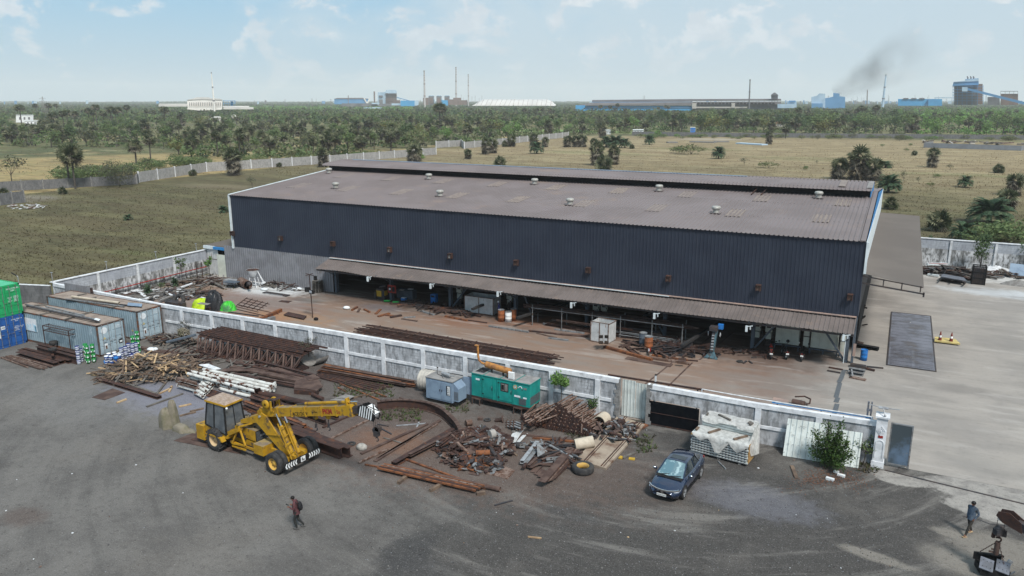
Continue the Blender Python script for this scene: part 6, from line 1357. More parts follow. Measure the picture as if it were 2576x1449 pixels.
m=MB('crane_yellow');m.side([(.75,.95),(1.9,1.55),(1.9,1.72),(.75,1.25)],-.95,-.6);m.side([(.9,1.2),(1.4,1.5),(1.4,1.7),(.85,1.45)],.3,.7);cp(m,'fender')
m=MB('crane_dirty');m.b6(1.25,1.9,-.55,.35,1.66,1.75)
for k in range(9):m.path([(1.2+rr.uniform(0,.9),rr.uniform(-.6,.4),1.72),(1.3+rr.uniform(0,.9),rr.uniform(-.6,.4),1.95+rr.uniform(0,.15)),(1.6+rr.uniform(0,.9),rr.uniform(-.5,.4),1.8)],.018,5)
cp(m,'hoses')
m=MB('crane_yellow');m.b6(3.15,3.95,-.95,-.15,.55,1.12);m.use('crane_dirty').b6(3.15,3.95,-.95,-.15,1.12,1.135);cp(m,'fuel_tank')

m=MB('crane_yellow')
for y in(-.42,.34):
 m.side([(5.25,.6),(5.75,.6),(3.75,2.75),(3.35,2.85),(3.0,2.65),(1.5,2.0),(1.5,1.78),(2.9,2.15)],y,y+.08)
mst=cp(m,'mast');m=MB('crane_dirty');m.add([(5.3,-.34,.62),(5.3,.34,.62),(3.05,.34,2.3),(3.05,-.34,2.3)],[(0,1,2,3)]);m.add([(1.55,-.34,1.99),(1.55,.34,1.99),(3.0,.34,2.62),(3.0,-.34,2.62)],[(0,1,2,3)]);m.build('mast_plate',mst)
m=MB('galv');m.tube((3.25,-.5,2.62),(3.25,.5,2.62),.07);m.build('pivot_pin',mst)

B0,B1=Vc((3.1,0,2.74)),Vc((10.05,0,4.42));bd=(B1-B0).normalized();bu=Vc((-bd.z,0,bd.x))
m=MB('crane_yellow');m.bar(B0,B1,.44,.50);m.bar(B0-bd*.35-bu*.05,B0+bd*.1,.36,.34);bm=cp(m,'boom')
m=MB('crane_yellow')
for t in(.0,.2,.36,.52,.7,.86,.985):p=lrp(B0,B1,t);m.bar(p,p+bd*.10,.50,.56)
m.bar(B1,B1+bd*.22,.52,.64);m.build('boom_collars',bm)
m=MB('crane_dirty');p=B0+bu*.252;m.bar(p,p+bd*6.6,.38,.006,tuple(bu));m.build('boom_dust',bm)
m=MB('steel_dark');m.bar(B1+bd*.2,B1+bd*.75,.30,.34);m.bar(B1+bd*.2,B1+bd*.55,.1,.4);m.build('inner_boom',bm)
H0=B1+bd*.72;m=MB('black')
for y in(-.2,.17):m.side([(H0.x-.05,H0.z-.28),(H0.x+1.0,H0.z-.38),(H0.x+1.15,H0.z-.1),(H0.x+.95,H0.z+.25),(H0.x+.35,H0.z+.42),(H0.x-.05,H0.z+.25)],y,y+.03)
m.b6(H0.x+.3,H0.x+.9,-.17,.17,H0.z-.1,H0.z+.1);hd_=m.build('boom_head',bm)
m=MB('house_white')
for k in range(6):x=H0.x+.0+k*.155;m.side([(x,H0.z-.27-.012*k),(x+.07,H0.z-.275-.012*k),(x+.20,H0.z+.24+(.10 if k in(1,2)else .03)),(x+.13,H0.z+.24+(.10 if k in(1,2)else .03))],-.206,-.201)
m.build('stripes',hd_)
m=MB('house_white');m.add([(H0.x+.62,-.22,H0.z+.40),(H0.x+1.1,-.22,H0.z+.05),(H0.x+1.1,.22,H0.z+.05),(H0.x+.62,.22,H0.z+.40)],[(0,1,2,3)]);m.use('black');m.bar((H0.x+.64,-.2,H0.z+.41),(H0.x+1.09,.2,H0.z+.08),.06,.01);m.bar((H0.x+.64,.2,H0.z+.41),(H0.x+1.09,-.2,H0.z+.08),.06,.01);m.build('cross_plate',hd_)
m=MB('galv');m.lathe((H0.x+.85,0,H0.z-.1),[(.001,-.12),(.24,-.12),(.2,-.04),(.2,.04),(.24,.12),(.001,.12)],18,(0,1,0));m.build('sheave',hd_)

m=MB('crane_yellow');a=lrp(B0,B1,.52)+bu*.40;b=lrp(B0,B1,1.0)+bu*.42;m.tube(a,b,.085,n=12);m.bar(lrp(B0,B1,.98)-bu*.1,lrp(B0,B1,.98)+bu*.85*.75,.25,.09,tuple(bd));m.use('steel_dark').tube(lrp(B0,B1,.42)+bu*.36,a,.05);m.use('chrome').tube(b,b+bd*.55,.05);m.use('steel_dark').path([lrp(B0,B1,.3)+bu*.5,lrp(B0,B1,.7)+bu*.62,lrp(B0,B1,1.0)+bu*.6,H0+Vc((.8,0,.15))],.012,5);m.build('boom_ram',bm)
for t in(.60,.74):
 m=MB('crane_yellow');p=lrp(B0,B1,t)-bu*.25;m.bar(p,p-Vc((0,0,.22)),.22,.16);m.use('steel_dark');q=p-Vc((0,0,.22));m.path([q,q-Vc((0,0,.25)),q-Vc((0,0,.30))],.03);m.box(q-Vc((0,0,.38)),(.09,.09,.16))
 for k in range(6):a0,a1=-1.2+k*.75,-1.2+(k+1)*.75;c_=q-Vc((0,0,.58));m.tube(c_+Vc((.10*math.sin(a0),0,.10*math.cos(a0))),c_+Vc((.10*math.sin(a1),0,.10*math.cos(a1))),.03,n=6)
 m.build('boom_hook',bm)

nrm=Vc((0,-1,0))
text_mesh('ACE12XW',.27,'black',face_m(tuple(lrp(B0,B1,.47)+Vc((0,-.226,-.12))),tuple(bd),tuple(bu)),'lettering',bm,.003,.004)
text_mesh('PKM',.38,'red_paint',face_m(tuple(lrp(B0,B1,.775)+Vc((0,-.226,-.02))),tuple(bd),tuple(bu)),'lettering',bm,.003,.012)
text_mesh('Co',.27,'red_paint',face_m(tuple(lrp(B0,B1,.89)+Vc((0,-.226,-.05))),tuple(bd),tuple(bu)),'lettering',bm,.003,.003)
text_mesh('No\nSerial 1387580',.07,'black',face_m(tuple(lrp(B0,B1,.635)+Vc((0,-.226,0))),tuple(bd),tuple(bu)),'lettering',bm)

wc=Vc((3.75,0,3.42));m=MB('black');m.tube(wc+Vc((0,-.22,0)),wc+Vc((0,.22,0)),.20,n=18);wch=cp(m,'winch');m=MB('crane_yellow')
for y in(-.42,.2):m.lathe(wc+Vc((0,y+.1,0)),[(.08,-.1),(.26,-.1),(.27,-.04),(.26,.02),(.08,.02)],20,(0,1,0))
m.bar(wc+Vc((.35,-.3,-.35)),wc+Vc((.35,-.3,.25)),.1,.06);m.bar(wc+Vc((.35,.3,-.35)),wc+Vc((.35,.3,.25)),.1,.06);m.bar(wc+Vc((-.15,0,-.2)),wc+Vc((.5,0,-.4)),.5,.08);m.build('winch_flanges',wch)
m=MB('rust');m.bar((4.3,-.25,3.3),(4.3,-.25,3.75),.04,.04);m.bar((4.3,.25,3.3),(4.3,.25,3.75),.04,.04);m.bar((4.1,0,3.75),(4.4,0,3.75),.5,.03);m.path([(3.2,-.2,2.95),(3.0,-.35,3.25),(3.3,-.1,3.4),(2.9,0,3.2),(2.8,-.2,2.8)],.015,5);m.build('bracket',wch)

for y in(-.22,.22):
 m=MB('crane_yellow');m.tube((5.55,y,.75),(4.75,y,2.35),.11,n=12);rm=cp(m,'lift_ram');m=MB('chrome');m.tube((4.75,y,2.35),(4.42,y,2.98),.055,n=10);m.build('ram_rod',rm)
m=MB('crane_yellow')
for y in(-.62,-.18):m.bar((5.9,y,.75),(4.95,y,2.65),.05,.05)
for k in range(4):t=.2+k*.22;m.bar((5.9-.95*t,-.62,.75+1.9*t),(5.9-.95*t,-.18,.75+1.9*t),.04,.04)
m.bar((4.95,-.5,1.9),(3.7,-.45,1.65),.05,.05);cp(m,'ladder')

m=MB('black');bx=6.05;pr_=[(-1.33,.52),(-1.25,.42),(1.25,.42),(1.33,.52),(1.33,.68),(1.25,.78),(-1.25,.78),(-1.33,.68)]
m.add([(bx,y,z)for y,z in pr_]+[(bx+.06,y,z)for y,z in pr_],[tuple(range(8))[::-1],tuple(range(8,16))]+[(i,(i+1)%8,8+(i+1)%8,8+i)for i in range(8)]);m.b6(5.6,bx,-.5,-.35,.5,.65);m.b6(5.6,bx,.35,.5,.5,.65);bp=cp(m,'front_bumper')
m=MB('house_white');xf=bx+.063
for s in(-1,1):
 for k in range(5):
  y=s*(.42+k*.17);t=.085
  for z0,z1,dy in((.45,.60,.07),(.60,.75,-.07)):
   m.add([(xf,y+(0 if dy>0 else s*.07),z0),(xf,y+s*t+(0 if dy>0 else s*.07),z0),(xf,y+s*t+(s*.07 if dy>0 else 0),z1),(xf,y+(s*.07 if dy>0 else 0),z1)],[(0,1,2,3)])
m.b6(xf-.001,xf+.004,-.16,.16,.46,.76);m.build('chevrons',bp)
m=MB('black');m.b6(xf+.005,xf+.008,-.1,-.03,.52,.70);m.b6(xf+.005,xf+.008,.0,.09,.5,.6);m.build('number_board',bp)

hk=thing('hook_block','dark hook block hanging from the striped boom head of the yellow crane','hook',wmat(cr)@Vc((H0.x+1.0,0,H0.z-1.35)))
m=MB('steel_dark');m.lathe((0,0,.45),[(.001,-.1),(.2,-.1),(.2,.1),(.001,.1)],14,(0,1,0));m.box((0,0,.28),(.25,.26,.3));m.box((.1,0,.55),(.3,.2,.25));m.build('block',hk)
m=MB('steel_dark');[m.path([(x,y,.5),(x,y,1.25)],.012,5)for x in(-.12,.12)for y in(-.08,.08)];m.build('ropes',hk)
m=MB('steel_dark');m.box((0,0,.1),(.07,.07,.14))
for k in range(7):a0,a1=-1.0+k*.65,-1.0+(k+1)*.65;m.tube((.09*math.sin(a0),0,-.06+.1*math.cos(a0)),(.09*math.sin(a1),0,-.06+.1*math.cos(a1)),.028,n=6)
m.build('hook',hk)
# ================================================================ CAR
car=thing('parked_car','dark blue sedan with sunroof parked in front of the panel stack','car',(-9.0,37.55,0),R(-95))
Lh,Wh=2.25,.86

sec=[(-2.25,.66,.70,.42,.62,.86,.60),(-2.16,.76,.79,.28,.68,1.02,.66),(-1.85,.82,.85,.24,.72,1.06,.70),(-1.3,.84,.87,.20,.74,1.04,.76),(-.6,.845,.875,.18,.75,1.00,.80),(.3,.845,.875,.18,.75,.99,.80),(.9,.84,.87,.19,.74,.98,.78),(1.25,.83,.865,.20,.72,.93,.76),(1.7,.80,.85,.22,.68,.86,.70),(2.0,.73,.80,.24,.62,.78,.62),(2.18,.58,.66,.28,.52,.68,.50),(2.25,.45,.5,.34,.46,.56,.38)]
m=MB('car_paint');V_=[]
def sect(x,wl,ws,zl,zs,zt,wt):return[(x,-wl,zl),(x,-ws,lrp(zl,zs,.55)),(x,-ws,zs),(x,-wt,zt-.03),(x,-wt*.55,zt),(x,0,zt+.015),(x,wt*.55,zt),(x,wt,zt-.03),(x,ws,zs),(x,ws,lrp(zl,zs,.55)),(x,wl,zl)]
for s_ in sec:V_+=sect(*s_)
w=11;ns=len(sec)
m.add(V_,[(i*w+j,i*w+j+1,(i+1)*w+j+1,(i+1)*w+j)for i in range(ns-1)for j in range(w-1)]+[tuple(range(w)),tuple(range((ns-1)*w,ns*w))[::-1]]+[(i*w+w-1,i*w,(i+1)*w,(i+1)*w+w-1)for i in range(ns-1)],True)
body=m.build('body',car)
gh=[(-1.95,.62,1.04,.60),(-1.15,.74,1.03,.53)]

m=MB('car_glass_dark');lower=[(-1.92,.60,1.05),(-1.5,.72,1.04),(-.4,.77,.995),(.5,.775,.985),(1.12,.70,.95)];upper=[(-1.18,.50,1.38),(-1.0,.53,1.42),(-.4,.565,1.455),(.1,.565,1.45),(.22,.55,1.43)]
V_=[]
for(x,hw,z),(xu,hu,zu)in zip(lower,upper):V_+=[(x,-hw,z),(xu,-hu,zu),(xu,hu,zu),(x,hw,z)]
n=len(lower);m.add(V_,[(i*4,i*4+1,(i+1)*4+1,(i+1)*4)for i in range(n-1)]+[(i*4+2,i*4+3,(i+1)*4+3,(i+1)*4+2)for i in range(n-1)]);m.build('side_windows',car);m=MB('car_glass_dark');m.add([(-1.88,-.56,1.075),(-1.20,-.46,1.405),(-1.20,.46,1.405),(-1.88,.56,1.075)],[(0,1,2,3)]);m.build('rear_window',car)
m=MB('car_glass');m.add([(1.12,-.68,.955),(.27,-.535,1.43),(.30,0,1.447),(.27,.535,1.43),(1.12,.68,.955),(1.19,0,.965)],[(0,1,2,5),(5,2,3,4)]);m.build('windscreen',car)
m=MB('black');m.add([(1.38,-.72,.935),(1.12,-.69,.965),(1.2,0,.975),(1.12,.69,.965),(1.38,.72,.935),(1.42,0,.945)],[(0,1,2,5),(5,2,3,4)]);m.bar((1.22,-.55,.985),(1.02,.05,1.03),.03,.02);m.bar((1.25,.0,.99),(1.06,.55,1.02),.03,.02);m.build('wipers',car)
m=MB('car_paint');V_=[]
for x,hw,z in((-1.2,.50,1.385),(-1.0,.54,1.43),(-.4,.57,1.468),(.1,.57,1.462),(.30,.545,1.44)):V_+=[(x,-hw,z-.02),(x,-hw*.6,z+.012),(x,0,z+.02),(x,hw*.6,z+.012),(x,hw,z-.02)]
m.add(V_,[(i*5+j,i*5+j+1,(i+1)*5+j+1,(i+1)*5+j)for i in range(4)for j in range(4)],True)
for s in(-1,1):m.bar((1.16,s*.72,.95),(.28,s*.555,1.435),.06,.05);m.add([(-2.0,s*.66,1.03),(-1.25,s*.76,1.0),(-.95,s*.59,1.42),(-1.22,s*.50,1.415),(-1.92,s*.56,1.07)],[(0,1,2,3,4)]);m.bar((-.35,s*.775,1.0),(-.38,s*.57,1.45),.05,.03)
m.build('roof',car)
m=MB('car_glass_dark');m.b6(-.35,.12,-.40,.40,1.462,1.492);m.build('sunroof',car)
m=MB('black');m.add([(-1.15,-.02,1.42),(-1.3,0,1.52),(-1.4,0,1.42),(-1.15,.02,1.42)],[(0,1,2),(1,3,2)]);m.build('antenna',car)
m=MB('chrome');pts_=[(1.98,-.80,.72),(2.13,-.62,.68),(2.24,-.30,.66),(2.265,0,.655),(2.24,.30,.66),(2.13,.62,.68),(1.98,.80,.72)]
for a,b in zip(pts_[:-1],pts_[1:]):m.bar(a,b,.05,.07)
m.build('chrome_bar',car)
m=MB('black');m.add([(2.15,-.58,.62),(2.262,0,.60),(2.15,.58,.62),(2.19,.5,.46),(2.285,0,.44),(2.19,-.5,.46)],[(0,5,4,1),(1,4,3,2)]);m.add([(2.10,-.66,.34),(2.27,0,.34),(2.10,.66,.34),(2.08,.6,.24),(2.25,0,.24),(2.08,-.6,.24)],[(0,5,4,1),(1,4,3,2)]);m.build('front_grille',car)
m=MB('chrome');m.box((2.285,0,.56),(.02,.11,.09));m.build('front_emblem',car)
for s in(-1,1):
 m=MB('lamp_glass');m.add([(2.14,s*.58,.68),(1.95,s*.80,.70),(1.80,s*.845,.74),(1.85,s*.82,.64),(2.02,s*.77,.60),(2.16,s*.56,.60)],[(0,1,4,5),(1,2,3,4)]if s>0 else[(5,4,1,0),(4,3,2,1)])
 for v in range(len(m.v)):x,y,z=m.v[v];m.v[v]=(x+.02,y+s*.02,z)
 m.build('headlight',car)
 m=MB('red_paint');m.box((-2.2,s*.62,.84),(.10,.22,.12));m.build('tail_light',car)
 m=MB('car_paint');m.ball((.78,s*.98,1.03),(.09,.12,.075),10,6);m.use('black').bar((.82,s*.86,.98),(.78,s*.95,1.0),.05,.04);m.build('mirror',car)
 m=MB('chrome');m.ball((.80,s*1.0,1.05),(.07,.10,.06),8,5);m.box((-.05,s*.875,.86),(.18,.02,.03));m.box((-.95,s*.875,.87),(.18,.02,.03));m.build('door_trim',car)
 m=MB('black');m.bar((.28,s*.878,.25),(.25,s*.86,.97),.01,.012);m.bar((-.55,s*.88,.25),(-.58,s*.865,.97),.01,.012);m.b6(-1.0,.95,s*.80,s*.872,.14,.22);m.box((2.06,s*.62,.40),(.1,.2,.05));m.build('sill',car)
for x in(-1.33,1.32):
 for s in(-1,1):
  m=MB('black');m.lathe((x,s*.66,.34),[(.001,-.16),(.385,-.16),(.385,.222),(.001,.222)],24,(0,s,0));m.build('wheel_arch',car)
  m=MB('rubber');m.lathe((x,s*.79,.31),[(.001,-.1),(.29,-.1),(.315,-.06),(.315,.08),(.29,.105),(.20,.105)],24,(0,s,0));wl=m.build('wheel',car)
  m=MB('galv');m.lathe((x,s*.79,.31),[(.20,.10),(.215,.112),(.205,.06)],24,(0,s,0))
  for k in range(5):
   a=2*math.pi*k/5
   for da in(-.16,.16):m.bar((x+.03*math.cos(a),s*.90,.31+.03*math.sin(a)),(x+.205*math.cos(a+da),s*.895,.31+.205*math.sin(a+da)),.03,.03,(0,1,0))
  m.use('black').lathe((x,s*.79,.31),[(.001,.05),(.2,.05)],16,(0,s,0));m.build('rim',wl)
m=MB('plate_white');m.box((2.285,-.02,.40),(.02,.50,.12));npl=m.build('number_plate',car)
text_mesh('TN09CZ6930',.085,'black',face_m((2.297,-.02,.40),(0,1,0),(0,0,1)),'lettering',npl,.001,.001)
# ================================================================ PEOPLE
def person(loc,rz,label,J,bones,rads,mats,zones,hair,extra):
 """J joints (x forward, y left, z up); bones pairs; one continuous skinned body"""
 t=thing('person',label,'person',loc,rz)
 keys=list(J);me=bpy.data.meshes.new('b');me.from_pydata([J[k]for k in keys],[(keys.index(a),keys.index(b))for a,b in bones],[]);o=bpy.data.objects.new('b',me);COL.objects.link(o)
 sk=o.modifiers.new('s','SKIN');ss=o.modifiers.new('u','SUBSURF');ss.levels=2;ss.render_levels=2
 for i,k in enumerate(keys):v=me.skin_vertices[0].data[i];v.radius=rads[k]if isinstance(rads[k],tuple)else(rads[k],rads[k]);v.use_root=(k=='pelvis')
 dg=bpy.context.evaluated_depsgraph_get();me2=bpy.data.meshes.new_from_object(o.evaluated_get(dg));bpy.data.objects.remove(o)
 me2.materials.clear()
 for k in mats:me2.materials.append(MATS[k])
 for p in me2.polygons:
  c=p.center;best,bi=1e9,0
  for(a,b,mi)in zones:
   A,B=Vc(J[a]),Vc(J[b]);d=B-A;q=max(0,min(1,(c-A).dot(d)/max(d.dot(d),1e-9)));dd=(c-(A+d*q)).length-.5*(rads[a][0]if isinstance(rads[a],tuple)else rads[a])
   if dd<best:best,bi=dd,mi
  p.material_index=bi;p.use_smooth=True
 b=bpy.data.objects.new('body',me2);COL.objects.link(b);b.parent=t
 hc=Vc(J['head']);m=MB('hair');hd=hair
 m.ball(hc+Vc(hd[0]),hd[1],14,9);m.build('hair',t)
 m=MB('skin');fx=Vc(hd[2]);m.ball(hc+fx*.105+Vc((0,0,-.01)),(.022,.016,.028),8,5);fy=Vc((-fx.y,fx.x,0))
 for s in(-1,1):m.ball(hc+fy*(s*.082)+Vc((0,0,-.01)),(.02,.012,.03),7,5)
 m.use('hair')
 for s in(-1,1):m.ball(hc+fx*.088+fy*(s*.032)+Vc((0,0,.02)),(.012,.014,.008),6,4)
 m.use('shirt_maroon').ball(hc+fx*.09+Vc((0,0,-.06)),(.01,.025,.006),6,4);m.build('face',t)
 extra(t);return t
def hand(m,w,d,side,curl=.5):
 """five short finger chains from wrist w along d"""
 w,d=Vc(w),Vc(d).normalized();sd=Vc(side).normalized();nn=d.cross(sd)
 for i,(o,L)in enumerate(((-.033,.062),(-.011,.072),(.011,.068),(.032,.052))):
  a=w+d*.075+sd*o;b=a+d*L*.55+nn*(L*.25*curl);m.tube(a,b,.0095,n=6);m.tube(b,b+d*L*.35+nn*L*.5*curl,.0085,n=6)
 a=w+d*.02-sd*.035;b=a+d*.035-sd*.022;m.tube(a,b,.011,n=6);m.tube(b,b+d*.03+nn*.01,.009,n=6)
bones=[('pelvis','belly'),('belly','chest'),('chest','neck'),('neck','jaw'),('jaw','head'),('head','crown'),('chest','shL'),('shL','elL'),('elL','wrL'),('wrL','paL'),('chest','shR'),('shR','elR'),('elR','wrR'),('wrR','paR'),('pelvis','hiL'),('hiL','knL'),('knL','anL'),('anL','toL'),('pelvis','hiR'),('hiR','knR'),('knR','anR'),('anR','toR')]
zones=[('pelvis','belly',1),('belly','chest',1),('chest','neck',1),('neck','jaw',0),('jaw','head',0),('head','crown',0),('shL','elL',1),('elL','wrL',1),('wrL','paL',0),('shR','elR',1),('elR','wrR',1),('wrR','paR',0),('hiL','knL',2),('knL','anL',2),('anL','toL',3),('hiR','knR',2),('knR','anR',2),('anR','toR',3),('chest','shL',1),('chest','shR',1)]
rads=dict(pelvis=(.17,.125),belly=(.165,.12),chest=(.175,.125),neck=.058,jaw=.062,head=(.078,.088),crown=(.06,.07),shL=.075,elL=.055,wrL=.038,paL=(.042,.02),shR=.075,elR=.055,wrR=.038,paR=(.042,.02),hiL=.10,knL=.068,anL=.05,toL=(.045,.035),hiR=.10,knR=.068,anR=.05,toR=(.045,.035))
J1=dict(pelvis=(0,0,.92),belly=(.01,0,1.08),chest=(.04,0,1.30),neck=(.08,0,1.46),jaw=(.13,0,1.52),head=(.155,0,1.60),crown=(.15,0,1.68),shL=(.05,.19,1.38),elL=(.04,.23,1.10),wrL=(.27,.13,1.18),paL=(.35,.10,1.22),shR=(.05,-.19,1.38),elR=(-.03,-.24,1.10),wrR=(.22,-.15,1.16),paR=(.31,-.11,1.20),
   hiL=(0,.09,.86),knL=(.10,.09,.48),anL=(.0,.09,.09),toL=(.13,.10,.035),hiR=(0,-.09,.86),knR=(-.02,-.09,.46),anR=(-.28,-.09,.17),toR=(-.20,-.10,.04))
ldir=math.atan2(-math.sin(YAW),-math.cos(YAW))
def ex1(t):
 m=MB('skin');hand(m,J1['wrL'],(.9,-.2,.35),(0,-1,0));hand(m,J1['wrR'],(.9,.2,.35),(0,1,0));m.build('fingers',t)
 m=MB('shirt_maroon');m.lathe((.0,0,.80),[(.172,0),(.165,.12),(.15,.28)],16);m.build('shirt_tail',t)
 m=MB('shoe_grey');m.ball((.05,.095,.045),(.15,.05,.045),10,6);m.ball((-.24,-.095,.07),(.13,.05,.045),10,6);m.build('shoes',t)
p1=person(G(749,1329),ldir,'person in maroon shirt and dark trousers looking down at hands, wearing a black backpack',J1,bones,rads,['skin','shirt_maroon','trouser_dark','shoe_grey'],zones,((-.018,0,.035),(.098,.092,.088),(.97,0,-.2)),ex1)
m=MB('black');m.box((0,0,0),(.15,.075,.012));ph_=m.build('mobile_phone');ph_.location=wmat(p1)@Vc((.42,0,1.25));ph_.rotation_euler=(0,-.5,ldir);tag(ph_,'small dark phone held in front by the person with the backpack','phone')
bpk=thing('backpack','black backpack on the back of the person in maroon','backpack',wmat(p1)@Vc((-.17,0,1.02)),ldir)
m=MB('bag_black');m.ball((-.01,0,.17),(.11,.16,.24),12,8);m.ball((-.09,0,.10),(.05,.12,.13),10,6);m.build('bag',bpk)
m=MB('bag_black');[m.path([(.05,s*.11,.36),(.20,s*.12,.42),(.32,s*.12,.30),(.31,s*.12,.14),(.16,s*.14,.06)],.016)for s in(-1,1)];m.build('straps',bpk)
J2=dict(pelvis=(0,0,.90),belly=(-.02,0,1.06),chest=(-.05,0,1.28),neck=(-.04,0,1.45),jaw=(-.01,0,1.52),head=(.0,0,1.60),crown=(-.01,0,1.68),shL=(-.05,.19,1.38),elL=(-.14,.25,1.12),wrL=(.02,.20,.92),paL=(.08,.17,.86),shR=(-.05,-.19,1.38),elR=(-.10,-.25,1.12),wrR=(-.02,-.22,.88),paR=(.0,-.20,.80),
   hiL=(0,.09,.85),knL=(.19,.10,.50),anL=(.36,.11,.10),toL=(.48,.12,.05),hiR=(0,-.09,.85),knR=(-.08,-.10,.46),anR=(-.28,-.11,.11),toR=(-.18,-.13,.035))
def ex2(t):
 m=MB('skin');hand(m,J2['wrL'],(.5,-.2,-.7),(0,1,0));hand(m,J2['wrR'],(.2,.1,-.9),(1,0,0));m.build('fingers',t)
 m=MB('shirt_blue');m.lathe((-.01,0,.80),[(.172,0),(.165,.12),(.15,.28)],16);m.build('shirt_tail',t)
 m=MB('timber_fresh');m.box((.42,.12,.02),(.27,.10,.03),m=Matrix.Rotation(-.15,3,'Y'));m.box((-.22,-.12,.02),(.27,.10,.03));m.build('sandals',t)
rads2=dict(rads);rads2.update(toL=(.04,.028),toR=(.04,.028))
p2=person(G(2437,1344),ldir+.35,'person in blue checked shirt and sandals striding across the entrance apron',J2,bones,rads2,['skin','shirt_blue','trouser_grey','skin'],zones,((-.012,0,.045),(.105,.102,.09),(.95,.3,0)),ex2)

for i,(px,py,lb,hx)in enumerate(((1254,802,'worker in dark blue overall and white helmet left of the white drum',0),(1288-6,800,'worker with white helmet standing behind the drums',1))):
 J3=dict(J2);J3.update(knL=(.03,.09,.48),anL=(0,.10,.09),toL=(.12,.11,.035),knR=(.0,-.09,.48),anR=(-.02,-.10,.09),toR=(.10,-.11,.035))
 m_=['skin','band_navy' if i==0 else 'black','trouser_dark','shoe_grey']
 def ex3(t):m=MB('house_white');m.lathe(Vc(J3['head'])+Vc((0,0,.03)),[(.125,0),(.11,.01),(.105,.05),(.07,.10),(.001,.12)],14);m.build('helmet',t)
 q=G(px,py)if i==0 else G(1284,797)
 person(q,ldir+i*2,lb,J3,bones,rads2,m_,zones,((-.015,0,.01),(.085,.085,.08),(.95,.3,0)),ex3)
# ================================================================ MOTORCYCLES
def motorcycle(p,rz,tank,label,mirror=False):
 t=thing('motorcycle',label,'motorcycle',p,rz)
 for x in(-.68,.68):
  m=MB('rubber');m.lathe((x,0,.31),[(.20,-.05),(.27,-.06),(.31,-.03),(.31,.03),(.27,.06),(.20,.05)],22,(0,1,0));w=m.build('wheel',t)
  m=MB('galv');m.lathe((x,0,.31),[(.2,-.03),(.2,.03)],18,(0,1,0));[m.bar((x,0,.31),(x+.2*math.cos(a),0,.31+.2*math.sin(a)),.03,.03)for a in(0,2.1,4.2)];m.tube((x,-.07,.31),(x,.07,.31),.04);m.build('rim',w)
 m=MB('steel_dark');m.bar((.68,.07,.31),(.45,.07,.88),.04,.04);m.bar((.68,-.07,.31),(.45,-.07,.88),.04,.04);m.bar((-.68,.09,.31),(-.05,.09,.38),.05,.05);m.bar((-.68,-.09,.31),(-.05,-.09,.38),.05,.05);m.bar((-.5,.1,.4),(-.45,.1,.75),.05,.05);m.b6(-.2,.2,-.12,.12,.22,.5);m.tube((.05,-.16,.25),(-.75,-.18,.36),.045);m.bar((.42,0,.85),(-.3,0,.6),.06,.06);m.build('frame',t)
 m=MB(tank);m.ball((.14,0,.78),(.27,.14,.13),12,8);m.b6(-.60,-.35,-.09,.09,.68,.78);m.ball((.55,0,.80),(.13,.1,.14),9,6);m.build('tank',t)
 m=MB('black');m.ball((-.28,0,.78),(.33,.13,.06),10,6);m.build('seat',t)
 m=MB('black');m.bar((-.62,0,.72),(-.92,0,.60),.15,.03);m.bar((.45,0,.65),(.80,0,.62),.1,.03);m.build('mudguard',t)
 m=MB('black');m.tube((.40,-.36,.98),(.45,0,.95),.015);m.tube((.45,0,.95),(.40,.36,.98),.015);m.path([(.40,.3,.98),(.43,.35,1.15)],.008);m.path([(.40,-.3,.98),(.43,-.35,1.15)],.008);h=m.build('handlebar',t)
 m=MB('plate_white' if mirror else 'black');m.ball((.42,.36,1.18),(.02,.07,.05),8,5);m.use('black').ball((.42,-.36,1.18),(.02,.07,.05),8,5);m.build('mirror',h)
 m=MB('plate_white');m.box((-.93,0,.52),(.015,.22,.12));q=m.build('number_plate',t)
 m=MB('red_paint');m.box((-.88,0,.67),(.05,.1,.05));m.use('orange_paint').box((-.86,.17,.64),(.04,.04,.03));m.box((-.86,-.17,.64),(.04,.04,.03));m.build('tail_light',t)
 return t
motorcycle(G(1938,897),R(100),'red_paint','red motorcycle, leftmost of the three parked under the canopy')
motorcycle(G(1972,897),R(112),'black','black motorcycle in the middle with a helmet on its handlebar')
motorcycle(G(2018,903),R(92),'black','black motorcycle on the right with a bright round mirror',True)
m=MB('black');m.ball((0,0,0),(.14,.12,.13),12,8);m.use('car_glass_dark').ball((-.05,-.03,-.01),(.11,.10,.07),9,6);o=m.build('helmet');o.location=wmat(bpy.data.objects['motorcycle.001'])@Vc((.42,-.32,1.05));tag(o,'black helmet hanging on the middle motorcycle','helmet')
# ================================================================ RIGHT YARD
wb=thing('weighbridge','dark steel weighbridge platform set into the yard pavement','weighbridge',(2.25,72.1,0))
m=MB('weigh');m.b6(.63,3.87,63.65,80.7,.015,.05);m.build('deck',wb,True)
m=MB('steel_dark')
for k in range(18):y=64.0+k*.95;m.b6(.7,3.8,y,y+.02,.05,.056)
for k in range(34):y=63.8+k*.14;m.b6(.75,2.3,y,y+.015,.0505,.054);m.b6(2.5,3.8,y,y+.015,.0505,.054)
m.build('deck_ribs',wb,True)
m=MB('steel_dark');m.b6(.53,.63,63.55,80.8,.012,.07);m.b6(3.87,3.97,63.55,80.8,.012,.07);m.b6(.63,3.87,63.55,63.65,.012,.07);m.b6(.63,3.87,80.7,80.8,.012,.07);m.build('edge_frame',wb,True)
m=MB('house_white');m.lathe(G(2276+14,811,.06),[(.001,.0),(.06,.0),(.001,.03)],8);tag(m.build('paper_cup'),'tiny white spot lying on the weighbridge','litter')
sl=thing('kerb_pad','yellow edged concrete pad carrying two traffic cones','pad',G(2380,862));p4=[G(2351,853),G(2403,859),G(2415,871),G(2350,863)]
